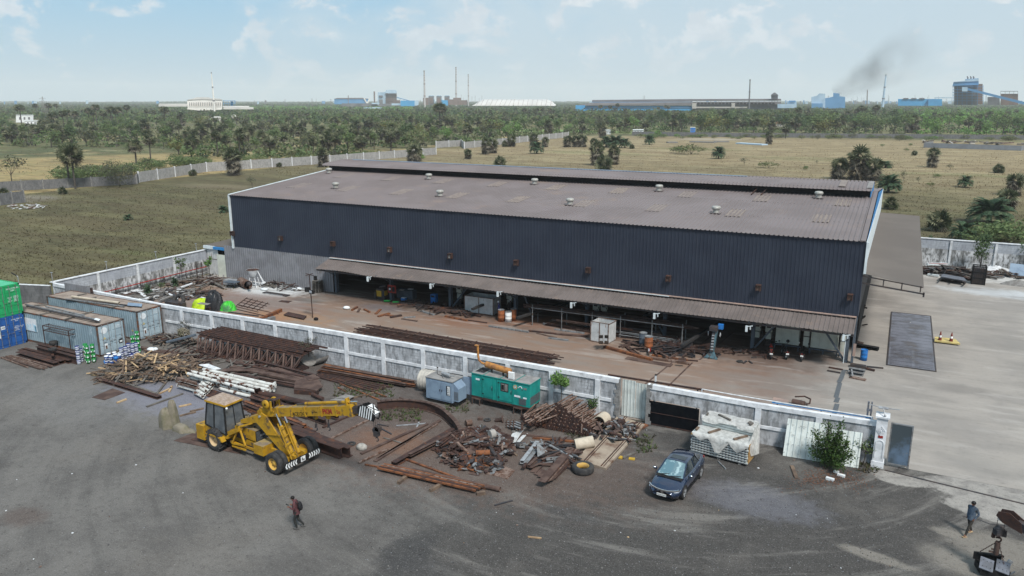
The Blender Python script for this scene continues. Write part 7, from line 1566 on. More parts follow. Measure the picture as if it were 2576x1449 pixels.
m=MB('yellow_paint');m.slab([v+Vc((0,0,.12))for v in p4],.11);m.build('slab',sl,True);m=MB('concrete');m.slab([v+Vc((0,0,.16))for v in(G(2357,854),G(2402,860),G(2403,866),G(2356,859))],.04);m.build('top',sl,True)
for(x,y,lb)in((2364,857,'left traffic cone with white band on the yellow pad'),(2392,860,'right traffic cone with white band on the yellow pad')):
 c=thing('traffic_cone',lb,'traffic cone',G(x,y,.17),.2,'traffic cones on the yellow pad');m=MB('cone_red');m.box((0,0,.02),(.38,.38,.04));m.lathe((0,0,.04),[(.15,0),(.11,.28)],16);m.lathe((0,0,.04),[(.085,.46),(.035,.78),(.001,.78)],16);m.build('cone_body',c);m=MB('house_white');m.lathe((0,0,.04),[(.11,.28),(.085,.46)],16);m.build('white_band',c)
for x0,y0,x1,y1,w,h,mt,lb,k in((2152,868,2210,878,.5,.25,'black','low black steel trough beside the warehouse corner','C'),(2139,918,2178,924,.42,.25,'steel_dark','dark thick section right of the corner column, rear one','bar'),(2135,927,2176,934,.35,.2,'steel_grey','grey section right of the corner column, middle one','C'),(2133,936,2172,943,.3,.2,'steel_grey','grey section right of the corner column, front one','C'),(2085,924,2120,930,.12,.1,'rust','thin dark bar left of the corner column, rear one','bar'),(2081,932,2114,938,.12,.1,'steel_dark','thin dark bar left of the corner column, front one','bar'),(2138,948,2178,956,.4,.08,'rust_pale','rusty frame lying at the front right of the corner column','bar'),(2180,922,2222,926,.14,.1,'steel_dark','thin bar pointing from the sections to the weighbridge','bar'),(2145,945,2142,930,.1,.1,'galv','grey bar standing across the front sections','bar'),(2170,925,2200,932,.2,.14,'rust','short rusty section beside the thin bar','bar')):
 bD(x0,y0,x1,y1,w,h,mt,lb,k,z0=.25 if 'middle' in lb or 'standing' in lb else None,name='steel_section',cat='steel section')
m=MB('rust_dust');m.slab([G(2150,862,.03),G(2165,868,.03),G(2174,862,.03),G(2158,857,.03)],.02);tag(m.build('steel_plate'),'small brown plate on the pavement above the blue drum','steel plate')
m=MB('black');m.box(G(2180,879,.04),(.6,.2,.06),.2);tag(m.build('rubber_strip'),'short black strip on the pavement beyond the blue drum','strip')
for(x0,y0,x1,y1,z1)in((2165,775,2172,760,2.2),(2168,770,2180,775,.8),(2170,800,2176,795,1.0),(2170,818,2182,816,.3),(2168,780,2176,768,1.6)):bD(x0,y0,x1,y1,.12,.12,'steel_dark','dark bar leaning against the shaded gable beyond the corner',z0=.1,z1=z1,group='bars leaning at the shaded gable',name='steel_bar',cat='steel bar')

sx_=thing('old_silencer','rusty cylinder with bent pipe lying inside the wall above the blue gutter','silencer',G(2010,1016));m=MB('rust_dust');m.tube(G(1993,1010,.2),G(2024,1017,.2),.2,n=16);m.build('cylinder',sx_,True);m=MB('rust');m.path([G(2026,1017,.25),G(2037,1015,.3),G(2039,1004,.4),G(2024,997,.4),G(2000,998,.4)],.05);m.build('bent_pipe',sx_,True)
bD(1944,1003,1982,1010,.6,.02,'flash_pink','pale pink board on the pavement inside the right wall, left one',name='board',cat='board');bD(2012,1022,2048,1028,.5,.02,'flash_pink','pale pink board on the pavement beside the rusty cylinder',name='board',cat='board')

m=heap('x',G(2385,690),4.2,1.6,.0,.9,150,['rust','steel_dark','rust_dust','timber_grey','steel_grey'],'','',(.8,3.5),(.08,.25),(.04,.12),81,('bar','I','C','plate'),.12);o=tag(m.build('scrap_heap'),'heap of dark steel along the back wall beyond the side canopy','scrap heap');o['kind']='stuff'
m=heap('x',G(2515,693),3.4,1.3,.0,.5,90,['rust_dust','rust','timber_grey','timber'],'','',(.5,2.2),(.08,.25),(.03,.1),82,('bar','plate'),.2);o=tag(m.build('scrap_heap'),'flatter heap of brown plates right of the black crate','scrap heap');o['kind']='stuff'
bD(2332,664,2382,664,.25,.25,'white_trim','white beam lying on top of the far heap by the back wall',z0=1.0,name='steel_beam');bD(2334,690,2362,694,.25,.2,'white_trim','short white beam at the left foot of the far heap',z0=.2)
bD(2336,662,2383,664,.06,.06,'red_paint','thin red pipe on the back wall beyond the side canopy',z0=1.6,name='red_pipe',cat='pipe')
pt=thing('steel_table','grey flat platform on a low frame in front of the far heap','platform',G(2398,706));m=MB('plate_steel');m.slab([G(2366,697,.55),G(2372,690,.55),G(2425,699,.55),G(2432,708,.55)],.06);m.build('top',pt,True);m=MB('steel_dark');m.slab([G(2362,703,.12),G(2370,696,.12),G(2424,705,.12),G(2430,712,.12)],.1);[m.bar(G(x,y,0),G(x,y,.55),.12,.12)for x,y in((2366,703),(2395,706),(2428,712))];m.build('base',pt,True)
ck=thing('steel_crate','tall black openwork steel crate standing beside the thin tree','crate',G(2459,714));m=MB('black');c_=ck.location
for dx in(-.62,.62):
 for dy in(-.5,.5):m.bar(c_+Vc((dx,dy,0)),c_+Vc((dx,dy,2.1)),.12,.12)
for z in(.1,.75,1.4,2.05):
 for dy in(-.5,.5):m.bar(c_+Vc((-.62,dy,z)),c_+Vc((.62,dy,z)),.09,.12)
 for dx in(-.62,.62):m.bar(c_+Vc((dx,-.5,z)),c_+Vc((dx,.5,z)),.09,.12)
m.build('frame',ck,True);m=MB('steel_dark')
for k in range(6):m.bar(c_+Vc((-.5+k*.2,-.45,.1)),c_+Vc((-.5+k*.2,-.45,1.9)),.09,.05)
m.b6(c_.x-.5,c_.x+.5,c_.y-.3,c_.y+.4,.1,1.8);m.build('side_bars',ck,True)
def mound(c,rx,ry,h,mat,name,label,seed=1):
 r_=RND(seed);m=MB(mat);V_=[];n,k=26,8
 for j in range(k+1):
  t=j/k
  for i in range(n):a=2*math.pi*i/n;f=1+.14*math.sin(3*a+seed)+r_.uniform(-.05,.05);V_.append(Vc(c)+Vc((rx*t*f*math.cos(a),ry*t*f*math.sin(a),h*(1-t**1.4)*(1+r_.uniform(-.1,.1))-(.03 if j==k else 0))))
 m.add(V_,[(j*n+i,(j+1)*n+i,(j+1)*n+(i+1)%n,j*n+(i+1)%n)for j in range(k)for i in range(n)],True);o=m.build(name);tag(o,label,'heap');o['kind']='stuff';return o
mound(G(2508,683),2.2,1.2,1.2,'white_paint','sand_heap','pale heap of lime against the back wall',2);mound(G(2560,717),1.6,1.0,.6,'asb_grey','gravel_heap','grey gravel heap at the right picture edge',4)
m=MB('genset_blue');c_=G(2565,697);m.slab([c_+Vc((-1.1,0,.2)),c_+Vc((1.4,-.2,.2)),c_+Vc((1.5,.9,1.3)),c_+Vc((-1.0,.9,1.4))],.06);tag(m.build('blue_sheet'),'pale blue sheet propped up at the right end of the far heap','sheet')
# ================================================================ LEFT INNER YARD
def tarp(c,rx,ry,h,mat,name,label,seed,tilt=0):
 r_=RND(seed);m=MB(mat);V_=[];n,k=40,20
 for j in range(k+1):
  a2=(math.pi*.5)*j/k
  for i in range(n):
   a=2*math.pi*i/n;f=1+.055*math.sin(a*5+a2*3+seed)+.04*math.sin(a*11+j*.9+seed*3)+.03*math.sin(a*17-j*1.7+seed)+r_.uniform(-.018,.018)+(.12*(a2/1.57)**6)
   V_.append(Vc(c)+Vc((rx*f*math.sin(a2)**.7*math.cos(a),ry*f*math.sin(a2)**.7*math.sin(a),h*math.cos(a2)*f+r_.uniform(-.02,.02)+tilt*math.cos(a)*math.sin(a2))))
 m.add(V_,[(j*n+i,(j+1)*n+i,(j+1)*n+(i+1)%n,j*n+(i+1)%n)for j in range(k)for i in range(n)],True)
 o=m.build(name);tag(o,label,'cover');return o
tarp(G(541,778),.95,.75,1.75,'tarp_black','covered_machine','rounded machine wrapped in black plastic behind the wall',3)
tarp(G(509,773),.98,.8,.85,'tarp_lime','covered_pile','low pile under lime yellow sheet left of the black wrapped machine',5)
tarp(G(573,779),.85,.65,.80,'tarp_green','covered_roll','low bundle under bright green sheet right of the black wrapped machine',8)
m=MB('asb_grey');m.box(G(513,764,.98),(1.2,.5,.05),.1);tag(m.build('board'),'grey board lying on the lime covered pile','board')
m=MB('rust');m.box(G(523,780,.2),(.25,.3,.4));m.box(G(527,779,.2),(.12,.5,.5));tag(m.build('coupling'),'dark rusty coupling between the lime and black covers','scrap')
ty_=tyre(Vc(G(450,757))+Vc((0,0,.0)),.68,.35,'black tyre leaning on the other tyres behind the wall');ty_.rotation_euler=(R(58),0,.3);ty_.location=G(452,757,.5)
tyre(G(432,762,.0),.66,.35,'black tyre lying flat beside the leaning tyre');
m=MB('steel_dark');m.box(G(440,766,.3),(1.5,.7,.6),-.05);tag(m.build('oil_box'),'dark low box in front of the tyres','box');m=MB('steel_dark');m.box(G(458,768,.3),(.6,.5,.55));tag(m.build('oil_box'),'small dark box right of the tyres','box')

mx=thing('concrete_mixer','white concrete mixer with open funnel beside the grey sheet wall','mixer',G(641,722),.1)
m=MB('white_paint');m.lathe((-.1,0,1.0),[(.001,0),(.28,0),(.42,.35),(.72,.95)],18);m.build('funnel',mx);m=MB('rust');m.lathe((-.1,0,1.0),[(.70,.94),(.36,.33),(.001,.3)],18);m.build('funnel_inside',mx)
m=MB('white_paint')
for x in(-.5,.4):
 for y in(-.35,.35):m.bar((x*1.3,y,0),(x*.7,y*.7,1.1),.07,.07)
m.bar((-.6,-.35,.4),(.6,-.35,.4),.06,.06);m.bar((-.6,.35,.4),(.6,.35,.4),.06,.06);m.bar((.5,0,1.9),(1.35,-.1,.5),.08,.06);m.bar((.5,.2,1.6),(1.2,.2,.5),.06,.06);m.tube((1.2,-.25,.55),(1.2,.25,.55),.12);m.build('frame',mx)
dr_=thing('drum','rusty drum lying on its side left of the white mixer','drum',G(615,716));m=MB('rust_pale');a,b=G(606,708,.5),G(624,717,.5);m.tube(a,b,.48,n=18,hollow=.03);m.build('body',dr_,True);m=MB('steel_dark');m.tube(lrp(a,b,.55),lrp(a,b,.6),.45,n=18);m.bar(G(620,718,.1),G(627,712,1.1),.3,.3);m.build('inside',dr_,True)
m=MB('galv');m.box(G(583,709,.42),(1.6,.9,.5),.1);m.use('col_grey').box(G(583,709,.70),(1.65,.95,.06),.1);[m.box(G(583,709,.1)+Vc((dx,0,0)),(.1,.6,.2))for dx in(-.5,.5)];tag(m.build('steel_trough'),'grey metal trough on short legs on the white cement floor','trough')
m=MB('logo_white');m.ball(G(665,727,.12),(.5,.35,.12),8,5);tag(m.build('white_sack'),'empty white sack right of the mixer','sack');m=MB('logo_white');m.ball(G(742,728,.12),(.6,.25,.12),8,5);m.ball(G(752,727,.12),(.4,.25,.2),8,5);tag(m.build('white_sack'),'crumpled white sheeting at the foot of the grey sheet wall','sheeting')
pl_=thing('pallet_stack','stack of wooden pallets in front of the grey sheet wall','pallets',G(800,735))
for k in range(9):
 m=MB('timber_grey');z=k*.145;m.box((0,0,z+.12),(.95,.8,.03),k*.03)
 for d in(-.4,0,.4):m.box((d,0,z+.05),(.1,.8,.1),k*.03)
 m.build('pallet',pl_)
m=heap('x',G(705,722),3.4,.8,-.12,.4,60,['steel_dark','rust','steel_grey','timber_grey'],'','',(.5,2.0),(.05,.12),(.03,.08),91,('bar','L','bar'),.3);o=tag(m.build('scrap_heap'),'row of dark scrap along the foot of the grey sheet wall','scrap heap');o['kind']='stuff'
m=heap('x',G(405,742),5.0,2.2,.5,.4,150,['timber_grey','white_paint','rust_dust','steel_dark','asb_grey','asb_grey'],'','',(.8,3.6),(.1,.3),(.03,.07),92,('bar','bar','plate'),.1);o=tag(m.build('scrap_heap'),'boards and steel strips heaped between the tyres and the side wall','scrap heap');o['kind']='stuff'
m=heap('x',G(505,712),4.4,1.6,.75,.4,110,['timber_grey','timber','rust','rust_dust','asb_grey'],'','',(.8,3.0),(.08,.25),(.03,.08),93,('bar','bar','plate'),.15);o=tag(m.build('scrap_heap'),'loose timber heap along the side wall toward the white door sheets','scrap heap');o['kind']='stuff'
m=heap('x',G(505,743),2.2,1.2,.2,.35,70,['rust','rust_dust','steel_dark'],'','',(.5,1.6),(.05,.12),(.03,.06),94,('bar','plate'),.3);o=tag(m.build('scrap_heap'),'low rusty heap behind the lime covered pile','scrap heap');o['kind']='stuff'
for x0,y0,x1,y1,w,h,mt,lb in((365,752,452,728,.35,.12,'white_paint','long white board lying parallel to the side wall, lower one'),(425,733,505,706,.3,.1,'white_paint','long white board lying parallel to the side wall, upper one'),(400,757,460,733,.3,.12,'asb_grey','long grey board beside the white boards'),(500,694,562,722,.3,.12,'timber_grey','pale plank crossing the timber heap near the door sheets'),(480,735,528,712,.16,.1,'timber_grey','pale plank leading down from the timber heap'),(665,735,725,744,.6,.1,'steel_dark','dark flat section on the pavement left of the pallets'),(668,738,718,745,.12,.08,'galv','thin pale strip in front of the dark flat section'),(640,810,707,780,.30,.30,'rust_bright','orange rusty beam pointing from the wall towards the pavement'),(640,815,690,800,.35,.35,'steel_grey','grey boxy section beside the orange rusty beam'),(575,785,650,795,.12,.1,'steel_dark','dark bars right of the bright green cover'),(595,778,690,800,.08,.06,'rust','thin rusty bar on the pavement behind the wall, rear one'),(600,768,700,790,.06,.05,'rust','thin rusty bar on the pavement behind the wall, front one')):
 bD(x0,y0,x1,y1,w,h,mt,lb,z0=.25 if y0<760 and x0<520 else None,name='board' if 'board' in lb or 'plank' in lb else 'steel_section',cat='board' if 'board' in lb or 'plank' in lb else 'steel section')
m=MB('rust')
for k in range(5):m.bar(G(590+k*7,770-k*5,.05),G(650+k*7,785-k*5,.05),.04,.04);m.bar(G(595+k*13,768+k*3.2,.07),G(622+k*13,748+k*3.2,.07),.04,.04)
tag(m.build('steel_grid'),'rusty welded bar grid lying on the pavement right of the green cover','steel grid')
m=MB('rust');m.slab([G(713,792,.12),G(725,785,.12),G(772,795,.12),G(764,803,.12)],.03);[m.box(G(x,y,.05),(.3,.1,.1))for x,y in((728,794),(745,797),(760,800))];tag(m.build('steel_plate'),'brown plate on small blocks beside the lamp pole','steel plate')
m=MB('rust');m.slab([G(700,758,.03),G(725,762,.03),G(735,757,.03),G(708,755,.03)],.02);tag(m.build('steel_plate'),'brown plate lying on the pavement left of the lamp pole','steel plate')
lp=thing('lamp_pole','rusty pole with two dark floodlights rising behind the wall joint','lamp post',G(787,800));m=MB('rust');m.tube((0,0,0),(-.1,0,4.2),.045,n=8);m.bar((-.1,-.5,4.2),(-.1,.5,4.2),.06,.05);m.bar((-.6,.1,4.22),(.5,-.1,4.18),.06,.05);m.build('pole',lp)
m=MB('black');m.box((-.35,-.1,2.75),(.45,.25,.42),.3);m.box((.25,-.2,2.62),(.5,.3,.32),-.2);m.box((.35,.3,3.85),(.25,.2,.4));q=m.build('floodlight',lp);m=MB('lamp_glass');m.box((.24,-.36,2.66),(.34,.02,.24),-.2);m.build('lamp_front',q)
m=MB('black');m.ball(G(795,802,.15),(.25,.2,.15),8,5);tag(m.build('cable_bundle'),'small black cable bundle at the foot of the lamp pole','cable')

SC=[(868,776,'white',0),(905,776,900,785),(885,780,899,772),(916,778,930,785),(945,790,957,778),(951,796,980,788),(965,792,1000,796),(982,798,1010,793),(1010,802,1050,808),(1015,799,1045,797),(1060,782,1092,792),(1080,768,1130,778),(1120,795,1175,806),(1175,805,1225,812),(1000,768,1020,765),(1230,820,1330,835),(1330,832,1420,842),(1350,838,1400,850),(1380,850,1430,856),(1395,828,1470,838),(1400,840,1478,846)]
for i,q in enumerate(SC[1:]):bD(q[0],q[1],q[2],q[3],rd.uniform(.12,.3),rd.uniform(.06,.16),rd.choice(['rust','rust_dust','rust','steel_grey','rust_bright']),'rusty offcut lying at the edge of the shaded working strip',group='offcuts along the working strip',name='steel_offcut',cat='steel offcut')
m=MB('house_white');m.ball(G(872,774,.15),(.4,.3,.16),8,5);tag(m.build('white_sack'),'white sack on the pavement under the left end of the canopy','sack')
for x0,y0,x1,y1,w,h,mt,lb in((1520,872,1640,905,.30,.20,'rust_bright','bent orange rusty beam in front of the lone orange drum'),(1600,895,1735,915,.25,.16,'rust_pale','long pale beam ending at a small upright plate'),(1575,900,1690,920,.7,.03,'rust_dust','flat rusty sheet below the long pale beam'),(1640,893,1730,906,.14,.14,'rust_bright','orange section behind the long pale beam'),(1730,906,1756,908,.12,.1,'rust','dark bar right of the upright plate'),(1575,872,1598,892,.25,.12,'rust','rusty channel beside the lone orange drum'),(1585,872,1612,893,.14,.12,'rust_pale','thin channel beside the lone orange drum')):
 bD(x0,y0,x1,y1,w,h,mt,lb)
m=MB('rust_dust');m.box(G(1716,908,.25),(.6,.04,.5),.2);m.box(G(1716,908,.5),(.6,.3,.03),.2);tag(m.build('upright_plate'),'small upright plate at the end of the long pale beam','steel plate')
m=heap('x',G(1690,880),3.8,1.6,.1,.35,110,['rust','steel_dark','rust_dust'],'','',(.6,3.0),(.06,.16),(.03,.12),95,('bar','L','C'),.15);o=tag(m.build('scrap_heap'),'dark bars strewn under the canopy between the orange drum and the column machine','scrap heap');o['kind']='stuff'
m=heap('x',G(1100,778),5.0,1.2,-.1,.3,80,['rust','steel_dark','rust_dust'],'','',(.6,3.0),(.06,.16),(.03,.12),96,('bar','L','C'),.1);o=tag(m.build('scrap_heap'),'dark bars strewn under the canopy left of the big pale bin','scrap heap');o['kind']='stuff'
m=heap('x',G(1880,890),3.0,1.0,.0,.2,40,['rust','steel_dark','rust_dust'],'','',(.4,1.2),(.05,.12),(.03,.1),97,('bar','L'),.1);o=tag(m.build('scrap_heap'),'small offcuts between the column machine and the red motorcycle','scrap heap');o['kind']='stuff'
for i,(x,w_)in enumerate(((1515,0),(1527,1))):bD(1512+14*i,868-10,1512+14*i,850,.35,.5,'asb_grey',('left','right')[i]+' upright grey section behind the open skip','C',z0=.6,z1=1.2,name='steel_section',cat='steel section')
tyre(G(1861,911,0),.25,.12,'small tyre lying in front of the working strip')
bD(1870,914,1878,908,.14,.08,'steel_dark','short dark piece right of the small tyre, left one',name='steel_offcut',cat='steel offcut');bD(1884,908,1892,914,.12,.08,'steel_dark','short dark piece right of the small tyre, right one',name='steel_offcut',cat='steel offcut')
# ================================================================ SECOND CRANE (boom tip enters at the lower right)
q0=G(2500,1425,.35);hx,hy=q0.x,q0.y
def vz(py):return height(Vc((hx,hy,0)),py)
zh=vz(1338);ztip=vz(1300)
cr2=thing('rusty_crane_boom','rusty striped crane boom tip entering at the lower right corner','crane',(hx+6,hy-3.5,0))
tip=Vc((hx+.05,hy,ztip));far=tip+Vc((2.3,-1.2,-.35))*1.0
m=MB('steel_dark');dirv=(far-tip).normalized();m.bar(tip+dirv*.55,tip+dirv*3.6,.30,.36);m.bar(tip+dirv*3.6-Vc((0,0,.1)),(hx+6,hy-3.5,2.2),.40,.48);m.b6(hx+5.4,hx+6.8,hy-4.2,hy-2.9,0.5,2.4);m.b6(hx+4.4,hx+8,hy-4.6,hy-2.6,0,.5);m.build('boom',cr2,True)
hn=Vc((-dirv.y,dirv.x,0)).normalized()
for s in(-1,1):
 o_=hn*(s*.17);up=Vc((0,0,1));m=MB('rust');P6=[tip-dirv*.22+up*.02,tip-dirv*.15+up*.25,tip+dirv*.28+up*.40,tip+dirv*.75+up*.22,tip+dirv*.85-up*.22,tip+dirv*.05-up*.16];m.slab([p+o_ for p in P6],.03);hp=m.build('head_plate',cr2,True)
 m=MB('white_flake')
 for k in range(6):a=tip+dirv*(-.12+k*.15);m.bar(a-up*.14+o_*1.12,a+dirv*.10+up*(.24-.03*abs(k-2))+o_*1.12,.012,.055,tuple(dirv))
 m.build('stripes',cr2,True)
m=MB('galv');m.lathe(tip,[(.001,-.12),(.18,-.12),(.15,0),(.18,.12),(.001,.12)],16,tuple(hn));m.build('sheave',cr2,True)
hb=thing('hook_block','dark hook block on ropes below the rusty striped boom tip','hook',(hx,hy,zh));m=MB('steel_dark');m.lathe((0,0,.08),[(.001,-.12),(.2,-.12),(.2,.12),(.001,.12)],14,(0,1,0));m.box((0,0,0),(.42,.3,.26),.5);m.box((.12,.05,-.1),(.3,.12,.2));m.build('block',hb)
m=MB('steel_dark');[m.tube((x,0,.15),(x*1.1,0,ztip-zh-.05),.012,n=5)for x in(-.13,.13)];m.build('ropes',hb)
m=MB('rust');m.box((0,0,-.2),(.09,.09,.2))
for k in range(8):a0,a1=-1.0+k*.6,-1.0+(k+1)*.6;m.tube((.11*math.sin(a0),0,-.36+.11*math.cos(a0)),(.11*math.sin(a1),0,-.36+.11*math.cos(a1)),.034,n=7)
m.box((-.2,0,-.22),(.12,.1,.2),.4);m.build('hook',hb)
ztop=zh-.45
ch=thing('chain_sling','two legged rusty chain sling hanging from the lower right hook','chain',(hx,hy,ztop))
for(a,b)in((Vc((0,0,0)),Vc((-.55,.25,.78-ztop))),(Vc((.03,0,0)),Vc((.30,-.25,.70-ztop)))):
 m=MB('rust');L=(b-a).length;n=int(L/.075);dd=(b-a).normalized()
 for i in range(n):c_=lrp(a,b,(i+.5)/n);sv=Vc((1,0,0))if i%2 else Vc((0,1,0));m.bar(c_-dd*.042+sv*.02,c_+dd*.042+sv*.02,.016,.016);m.bar(c_-dd*.042-sv*.02,c_+dd*.042-sv*.02,.016,.016)
 m.build('chain',ch)
m=MB('rust_dust');m.tube((0,0,-.05),(0,0,-.62),.11,n=10);m.box((-.15,0,-.55),(.25,.08,.06));m.box((-.1,0,-.42),(.2,.08,.05));m.build('shackle',ch)
pk=thing('steel_plate_pack','two perforated grey steel plates and a dark base slung from the chains','steel plates',(hx-.05,hy,.02),.25)
m=MB('black');m.box((0,0,.22),(1.15,.75,.28));m.box((-.1,.38,.55),(1.1,.06,.35));m.bar((-.5,.3,.72),(.5,.3,.68),.1,.06);m.build('base',pk)
for i,x in enumerate((-.32,.32)):
 m=MB('plate_steel');mt_=Matrix.Rotation(.45,3,'X')@Matrix.Rotation(-.35,3,'Z');m.box((x,-.2,.50-i*.04),(.52,.62,.05),m=mt_);m.use('black')
 for k in range(6):m.box(Vc((x,-.2,.50-i*.04))+mt_@Vc((-.15+.15*(k%3),-.15+.3*(k//3),.026)),(.035,.035,.006),m=mt_)
 m.build('plate',pk)
m=MB('galv');m.bar((.55,.1,.3),(.75,.15,.62),.06,.22);m.bar((.6,-.2,.1),(.85,-.1,.25),.05,.05);m.build('angle_piece',pk)
# ================================================================ VEGETATION
def rdir(r,zmin=-1.0,zmax=1.0):
 z=r.uniform(zmin,zmax);a=r.uniform(0,6.283);q=math.sqrt(max(0,1-z*z));return Vc((q*math.cos(a),q*math.sin(a),z))
def fan(m,base,d,L,r,n=7,spread=1.25,droop=0.0):
 d=d.normalized();s=d.cross(rdir(r)).normalized()
 nn=d.cross(s)
 for i in range(n):
  a0=lrp(-spread,spread,i/n);a1=lrp(-spread,spread,(i+.8)/n);am=(a0+a1)/2;k=r.uniform(.75,1.2)
  e=base+(d*math.cos(am)+s*math.sin(am))*L*k+nn*(abs(am)*.12*L)-Vc((0,0,droop*L*r.uniform(.6,1.3)))
  w0=base+(d*math.cos(a0)+s*math.sin(a0))*L*.6;w1=base+(d*math.cos(a1)+s*math.sin(a1))*L*.6
  m.add([base,w0,e,w1],[(0,1,2,3)])
def palm_mesh(name,H,r_,seed,skirt=0.0,n=34,mats=('leaf_palm','leaf_palm_dead'),trunk=.22,nf=7):
 """fan palm: round head of stiff fans, grey brown dead fans hanging below"""
 r=RND(seed);c=Vc((0,0,H-r_*.95));t=thing(name,'x','tree')
 m=MB(mats[0],'leaf_highlight')
 for i in range(n):
  m.cur=1 if r.random()<.33 else 0
  d=rdir(r,-.55,1.0);b=c+d*r_*r.uniform(.25,.5);fan(m,b,d,r_*r.uniform(.5,.85),r,nf,1.15,.08)
 m.build('crown',t)
 if skirt:
  m=MB(mats[1],'dead_pale')
  for i in range(int(n*.5+skirt*20)):
   m.cur=1 if r.random()<.3 else 0;z=r.uniform(max(.3,H-r_-skirt),H-r_*.9);a=r.uniform(0,6.28);d=Vc((math.cos(a),math.sin(a),r.uniform(-.9,-.2)));fan(m,Vc((math.cos(a)*.35,math.sin(a)*.35,z)),d,r_*r.uniform(.5,.95),r,nf,.8,.15)
  m.build('dead_leaves',t)
 m=MB('trunk');m.tube((0,0,-.1),(r.uniform(-.2,.2),r.uniform(-.2,.2),H-r_),trunk,trunk*.75,n=7);m.build('trunk',t);return t
def date_mesh(name,H,L,seed,n=34,trunkh=.8):
 r=RND(seed);t=thing(name,'x','palm');m=MB('leaf_date')
 for i in range(n):
  el=r.uniform(-.05,1.35);a=r.uniform(0,6.28);hd=Vc((math.cos(a),math.sin(a),0));P_=[];base=Vc((0,0,trunkh));k=7
  for j in range(k+1):t_=j/k;ang=el-1.5*t_*t_;P_.append(base.copy());base=base+(hd*math.cos(ang)+Vc((0,0,math.sin(ang))))*L/k
  s=hd.cross(Vc((0,0,1)))
  for j in range(k):
   for q in range(3):
    p=lrp(P_[j],P_[j+1],q/3);dr_=(P_[j+1]-P_[j]).normalized();w=L*.25*(1-.5*abs(2*(j+q/3)/k-.8))
    for sg in(-1,1):e=p+s*sg*w+dr_*w*.9-Vc((0,0,w*.25));m.add([p,p+dr_*.06*L,e],[(0,1,2)])
 m.build('fronds',t);m=MB('trunk');m.tube((0,0,-.1),(0,0,trunkh),.28,.22,n=8);m.build('trunk',t);return t
def crown(m,c,rx,rz,nl,nq,sz,r,zsq=1.0):
 lobes=[(Vc((0,0,0)),1.0)]
 for i in range(nl):d=rdir(r,-.5,1);lobes.append((Vc((d.x*rx*.62,d.y*rx*.62,d.z*rz*.6)),r.uniform(.35,.62)))
 for i in range(nq):
  lb_=r.randrange(1,len(lobes))if r.random()<.85 else 0;lc,ls=lobes[lb_];m.cur=1 if(lb_%3==1 and r.random()<.7)or r.random()<.08 else 0;d=rdir(r);q=r.uniform(.65,1.02)
  p=c+lc+Vc((d.x*rx*ls*q,d.y*rx*ls*q,d.z*rz*ls*q));u=rdir(r).cross(d+rdir(r)*.8).normalized();v=d.cross(u).normalized()*r.uniform(.5,1.0);s=sz*r.uniform(.5,1.2)
  m.add([p-u*s-v*s*.3,p-v*s*.6,p+u*s,p+v*s*.7],[(0,1,2,3)])
def tree_mesh(name,H,rx,seed,mat,th=None,nq=520,sz=.34,nl=9,trunk=.16):
 r=RND(seed);th=H*.35 if th is None else th;t=thing(name,'x','tree');rz=(H-th)/2
 m=MB(mat,{'leaf_dark':'leaf_mid','leaf_bright':'leaf_light','leaf_grey':'leaf_olive'}.get(mat,'leaf_light'));crown(m,Vc((0,0,th+rz)),rx,rz*1.05,nl,nq,sz,r);m.build('crown',t)
 m=MB('trunk');m.tube((0,0,-.1),(0,0,th+rz*.6),trunk,trunk*.5,n=6)
 for i in range(4):a=r.uniform(0,6.28);m.tube((0,0,th*r.uniform(.5,1)),(math.cos(a)*rx*.5,math.sin(a)*rx*.5,th+rz),trunk*.5,trunk*.2,n=5)
 m.build('trunk',t);return t
